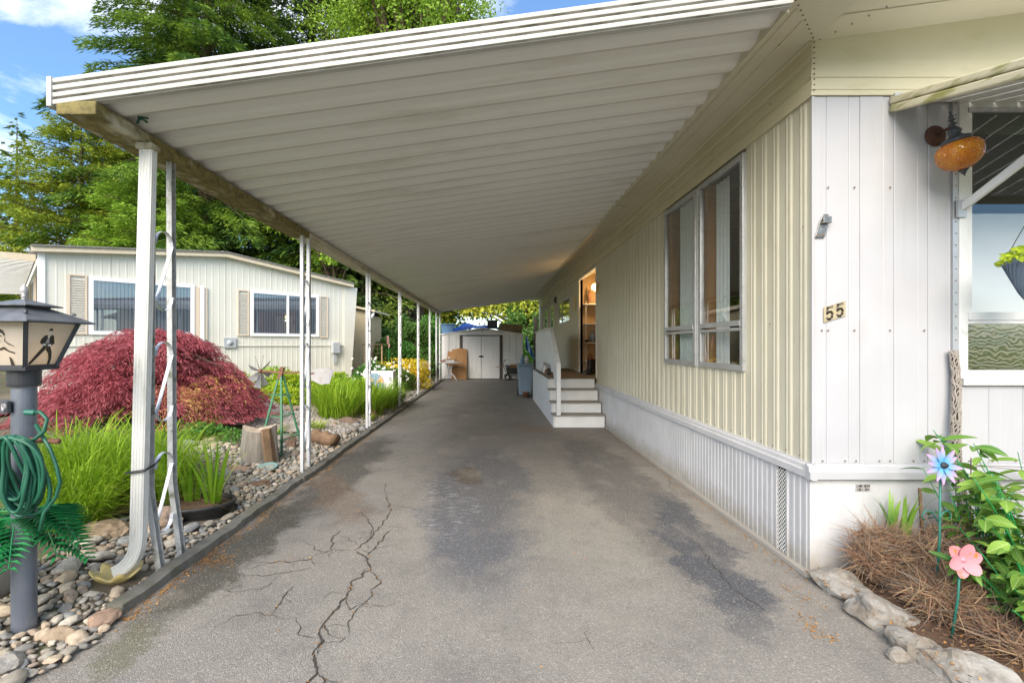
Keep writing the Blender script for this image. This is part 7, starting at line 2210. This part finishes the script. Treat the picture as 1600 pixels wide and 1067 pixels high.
# pink spire flower, wire arch near the hedge
fx = thing('foxglove', 'pale pink foxglove spire before the hedge behind the third post', 'foxglove', (-3.75, 16.6, .35))
mb = MB(); mb.tube([(0, 0, 0), (0, 0, 1.5)], .012, 6); mb.build('stem', 'palm_green', fx, local=True)
flowers(fx, [(rg.uniform(-.04, .04), -.05, 1.05 + k * .035) for k in range(12)], .032, 'flower', 'petal_pink')
tr = thing('garden_trellis', 'rusty wire garden arch before the hedge', 'trellis', (-4.1, 16.0, .4))
mb = MB()
for x in (-.35, .25): mb.tube([(x, 0, -.05), (x, 0, 1.05)], .02, 6)
mb.build('post', 'twig_pale', tr, local=True)
mb = MB(); mb.tube([(-.45, 0, 1.08), (.35, 0, 1.1)], .012, 6)
for k in range(6): mb.tube([(-.35, 0, .2 + k * .15), (.25, 0, .2 + k * .15)], .004, 4)
for k in range(5): mb.tube([(-.3 + k * .13, 0, .0), (-.3 + k * .13, 0, 1.08)], .004, 4)
mb.build('wire', 'wire_rust', tr, local=True)

# hedge and trees across the street (seen in the window reflections)
for i, (x, lb) in enumerate(((-9, 'roadside tree across the street, facing the garden'), (-2, 'roadside tree across the street, facing the driveway'), (5, 'roadside tree across the street, facing the home'), (12, 'roadside tree across the street, beyond the home'))):
    broadleaf(lb, x, -15 - (i % 2) * 2, 0, 4.5, 3.4, 3.0, 6000, 'lf_hedge', .4, .28, 'roadside_tree', 50)

# ================================================================== FLOWER BED ON THE HOME'S SIDE
# dead brush heap
db = thing('dry_brush', 'heap of dry brown twiggy brush in the corner flower bed', 'dry shrub', (2.42, 2.55, .05))
def brush():
    Vs = []; Fs = []; k = 0
    n = 7500
    for i in range(n):
        # lobes: one tall against the wall, one trailing along the rocks
        lobe = rg.choices((0, 1, 2, 3), (3, 3, 3, 2))[0]
        cx, cy, cz0, sx_, sy_, sz = ((-.10, .20, .20, .17, .10, .17), (.22, .13, .20, .24, .14, .20), (.00, -.12, .12, .20, .16, .10), (.08, -.38, .06, .18, .16, .06))[lobe]
        while True:
            q = np.array([rg.uniform(-1, 1) for _ in range(3)])
            if q @ q <= 1: break
        p = np.array([cx, cy, cz0]) + q * [sx_, sy_, sz]
        az = rg.uniform(0, 6.28); el = rg.gauss(.15, .6)
        d = np.array([math.cos(az) * math.cos(el), math.sin(az) * math.cos(el), math.sin(el)])
        ln = rg.uniform(.05, .16); bend = np.array([rg.gauss(0, .3) for _ in range(3)])
        m1 = p + d * ln * .5 + bend * ln * .15; e = p + d * ln + bend * ln * .5
        w = rg.choice((.0008, .0010, .0014, .0018, .0030))
        s1 = np.cross(d, [.3, .2, 1.0]); s1 /= np.linalg.norm(s1) + 1e-9; s2 = np.cross(d, s1)
        for s_ in (s1, s2):
            Vs += [p + s_ * w, p - s_ * w, m1 - s_ * w * .8, m1 + s_ * w * .8, e - s_ * w * .3, e + s_ * w * .3]
            Fs += [(k, k + 1, k + 2, k + 3), (k + 3, k + 2, k + 4, k + 5)]; k += 6
    V = np.array(Vs); V[:, 2] = np.maximum(V[:, 2], .0)
    F = np.array(Fs)
    q1 = len(F) * 2 // 5 // 4 * 4; q2 = len(F) * 7 // 10 // 4 * 4
    np_mesh('twigs', V, F[:q1], 'twig', db, local=True, kind='stuff')
    np_mesh('pale_twigs', V, F[q1:q2], 'twig_pale', db, local=True, kind='stuff')
    np_mesh('grey_twigs', V, F[q2:], 'twig_grey', db, local=True, kind='stuff')
brush()
mb = MB()
for lobe in ((-.10, .20, .12, .15, .09, .15), (.22, .13, .12, .22, .12, .18), (.0, -.12, .05, .18, .14, .09)):
    cx, cy, c3, a, b_, c_ = lobe
    mb.lathe([(math.sin(t * math.pi / 8) * 1.0 + .0001, -math.cos(t * math.pi / 8)) for t in range(9)], 14, M=Matrix.Translation((cx, cy, c3)) @ Matrix.Diagonal((a * .75, b_ * .75, c_ * .75, 1)))
mb.build('inner_mass', 'mulch', db, local=True, smooth=True)
clump('grass_tuft', 'few green shoots growing through the dry brush by the wall', 'weeds', 2.50, 2.84, .06, 16, .34, 'lf_shrub', .03, .5, .12, z=.28)

# broad-leaved green shrub: every leaf its own mesh copy
def leaf_mesh(name, ln, w, fold=.12, arch=.18, n=7):
    mb = MB(); vs = []; fs = []
    for i in range(n + 1):
        t = i / n; ww = w * math.sin(math.pi * min(1, .03 + t * .97)) ** .8 * (1.12 - .35 * t); z = arch * ln * (t * 1.2 - t * t * 1.9)
        vs += [(ln * t, ww / 2, z + fold * ww), (ln * t, ww * .25, z + fold * ww * .35), (ln * t, 0, z), (ln * t, -ww * .25, z + fold * ww * .35), (ln * t, -ww / 2, z + fold * ww)]
    for i in range(n):
        for j in range(4): a = i * 5 + j; fs.append((a, a + 1, a + 6, a + 5))
    me = bpy.data.meshes.new(name); me.from_pydata(vs, [], fs); me.materials.append(MATS['lf_shrub_leaf']); me.polygons.foreach_set('use_smooth', [True] * len(fs)); return me
m, nt, b, o = base_mat('lf_shrub_leaf')
oi = N(nt, 'ShaderNodeObjectInfo')
col = mixc(nt, oi.outputs['Random'], (.045, .17, .022), (.25, .42, .06))
oc = pos(nt, 'O'); sx2 = N(nt, 'ShaderNodeSeparateXYZ'); L(nt, oc, sx2.inputs[0])
vein = ramp(nt, math_(nt, 'ABSOLUTE', sx2.outputs['Y']), .0006, .0022, 1, 0)
wv2 = N(nt, 'ShaderNodeTexWave', Scale=42.0, Distortion=.5); wv2.bands_direction = 'DIAGONAL'; L(nt, oc, wv2.inputs['Vector'])
col2 = mixc(nt, math_(nt, 'MULTIPLY', ramp(nt, wv2.outputs['Fac'], .8, 1), .25), col, (.40, .58, .18))
col2 = mixc(nt, math_(nt, 'MULTIPLY', vein, .6), col2, (.45, .60, .22))
L(nt, col2, b.inputs['Base Color']); b.inputs['Roughness'].default_value = .52; b.inputs['Specular IOR Level'].default_value = .3
t = N(nt, 'ShaderNodeBsdfTranslucent'); L(nt, col2, t.inputs['Color']); mx = N(nt, 'ShaderNodeMixShader', Fac=.28)
L(nt, b.outputs[0], mx.inputs[1]); L(nt, t.outputs[0], mx.inputs[2]); L(nt, mx.outputs[0], o.inputs[0])
MATS['lf_shrub_leaf'] = m
lm = [leaf_mesh('leaf', .105, .046), leaf_mesh('leaf', .085, .050, .10, .25), leaf_mesh('leaf', .13, .042, .14, .12)]
def leafy(label, x, y, stems_, nl, spread, hh, seed, lsc=1.0, low=.1):
    t_ = thing('broadleaf_shrub', label, 'shrub', (x, y, .05))
    r_ = random.Random(seed); cnt = 0
    mb = MB(); stemp = []
    for k in range(stems_):
        az = r_.uniform(0, 6.28); rr = spread * r_.uniform(.35, 1); h = hh * r_.uniform(.45, 1)
        p = [Vector((.04 * math.cos(az), .04 * math.sin(az), 0)), Vector((rr * .35 * math.cos(az), rr * .35 * math.sin(az), h * .5)), Vector((rr * math.cos(az), rr * math.sin(az), h))]
        pts = [p[0].lerp(p[1], i / 5).lerp(p[1].lerp(p[2], i / 5), i / 5) for i in range(6)]
        mb.tube(pts, [.006, .005, .0045, .004, .003, .002], 5); stemp.append(pts)
    mb.build('stems', 'palm_green', t_, local=True, smooth=True)
    while cnt < nl:
        pts = stemp[r_.randrange(stems_)]
        f = r_.uniform(low, 1) ** .7 * 5; i = min(4, int(f)); q = pts[i].lerp(pts[i + 1], f - i)
        az = r_.uniform(0, 6.28)
        o = bpy.data.objects.new('leaf', lm[r_.randrange(3)]); C.objects.link(o); o.parent = t_
        o.location = q; s_ = r_.uniform(.65, 1.2) * lsc; o.scale = (s_, s_, s_)
        o.rotation_euler = (r_.gauss(0, .45), r_.uniform(-.5, .6), az)
        cnt += 1
leafy('tall broad-leaved green shrub at the photo edge below the front window', 2.96, 2.45, 36, 540, .46, .95, 2, 1.15)
leafy('low glossy green shrub behind the pink tin flower', 2.66, 2.20, 40, 560, .36, .50, 4, 1.0)
leafy('leggy green shrub between the cactus skeleton and the blue tin flower', 2.82, 2.66, 20, 180, .26, .72, 6, .95)
# thin wire fence in the shrub
wf_ = thing('wire_fence', 'thin rusty wire garden fence running through the green shrub', 'fence', (2.62, 2.3, .05))
mb = MB()
for a in ((.0, .0), (.0 + .0, .0)): pass
mb.tube([(.02, -.12, 0), (.00, -.13, .34), (-.01, -.12, .72)], .003, 5); mb.tube([(.12, .35, 0), (.12, .34, .80)], .003, 5); mb.tube([(.65, .15, 0), (.66, .15, .85)], .003, 5)
mb.build('wire_post', 'wire_rust', wf_, local=True)
mb = MB()
for z in (.30, .45, .62, .76): mb.tube([(.12, .34, z), (.35, .10, z + .01), (-.0, -.12, z - .02)], .0016, 4); mb.tube([(.12, .34, z), (.66, .15, z + .02)], .0016, 4)
mb.build('wire', 'wire_rust', wf_, local=True)
# leaf litter and bark chips on the bed
n = 2600; c = np.stack([RNG.uniform(1.98, 3.6, n), RNG.uniform(1.6, 2.95, n), RNG.uniform(.055, .085, n)], 1); az = RNG.random(n) * 6.28
leaf_obj('bark_chips', [cards(c, norm(np.stack([np.cos(az), np.sin(az), RNG.normal(0, .35, n)], 1)), RNG.uniform(.01, .035, n), RNG.uniform(.006, .014, n))], 'log_brown', bed_r, kind='stuff')
n = 260; c = np.stack([RNG.uniform(1.98, 3.4, n), RNG.uniform(1.6, 2.4, n), RNG.uniform(.07, .09, n)], 1); az = RNG.random(n) * 6.28
leaf_obj('leaf_litter', [cards(c, norm(np.stack([np.cos(az), np.sin(az), RNG.normal(0, .3, n)], 1)), RNG.uniform(.01, .03, n), RNG.uniform(.006, .014, n))], 'litter', bed_r, kind='stuff')
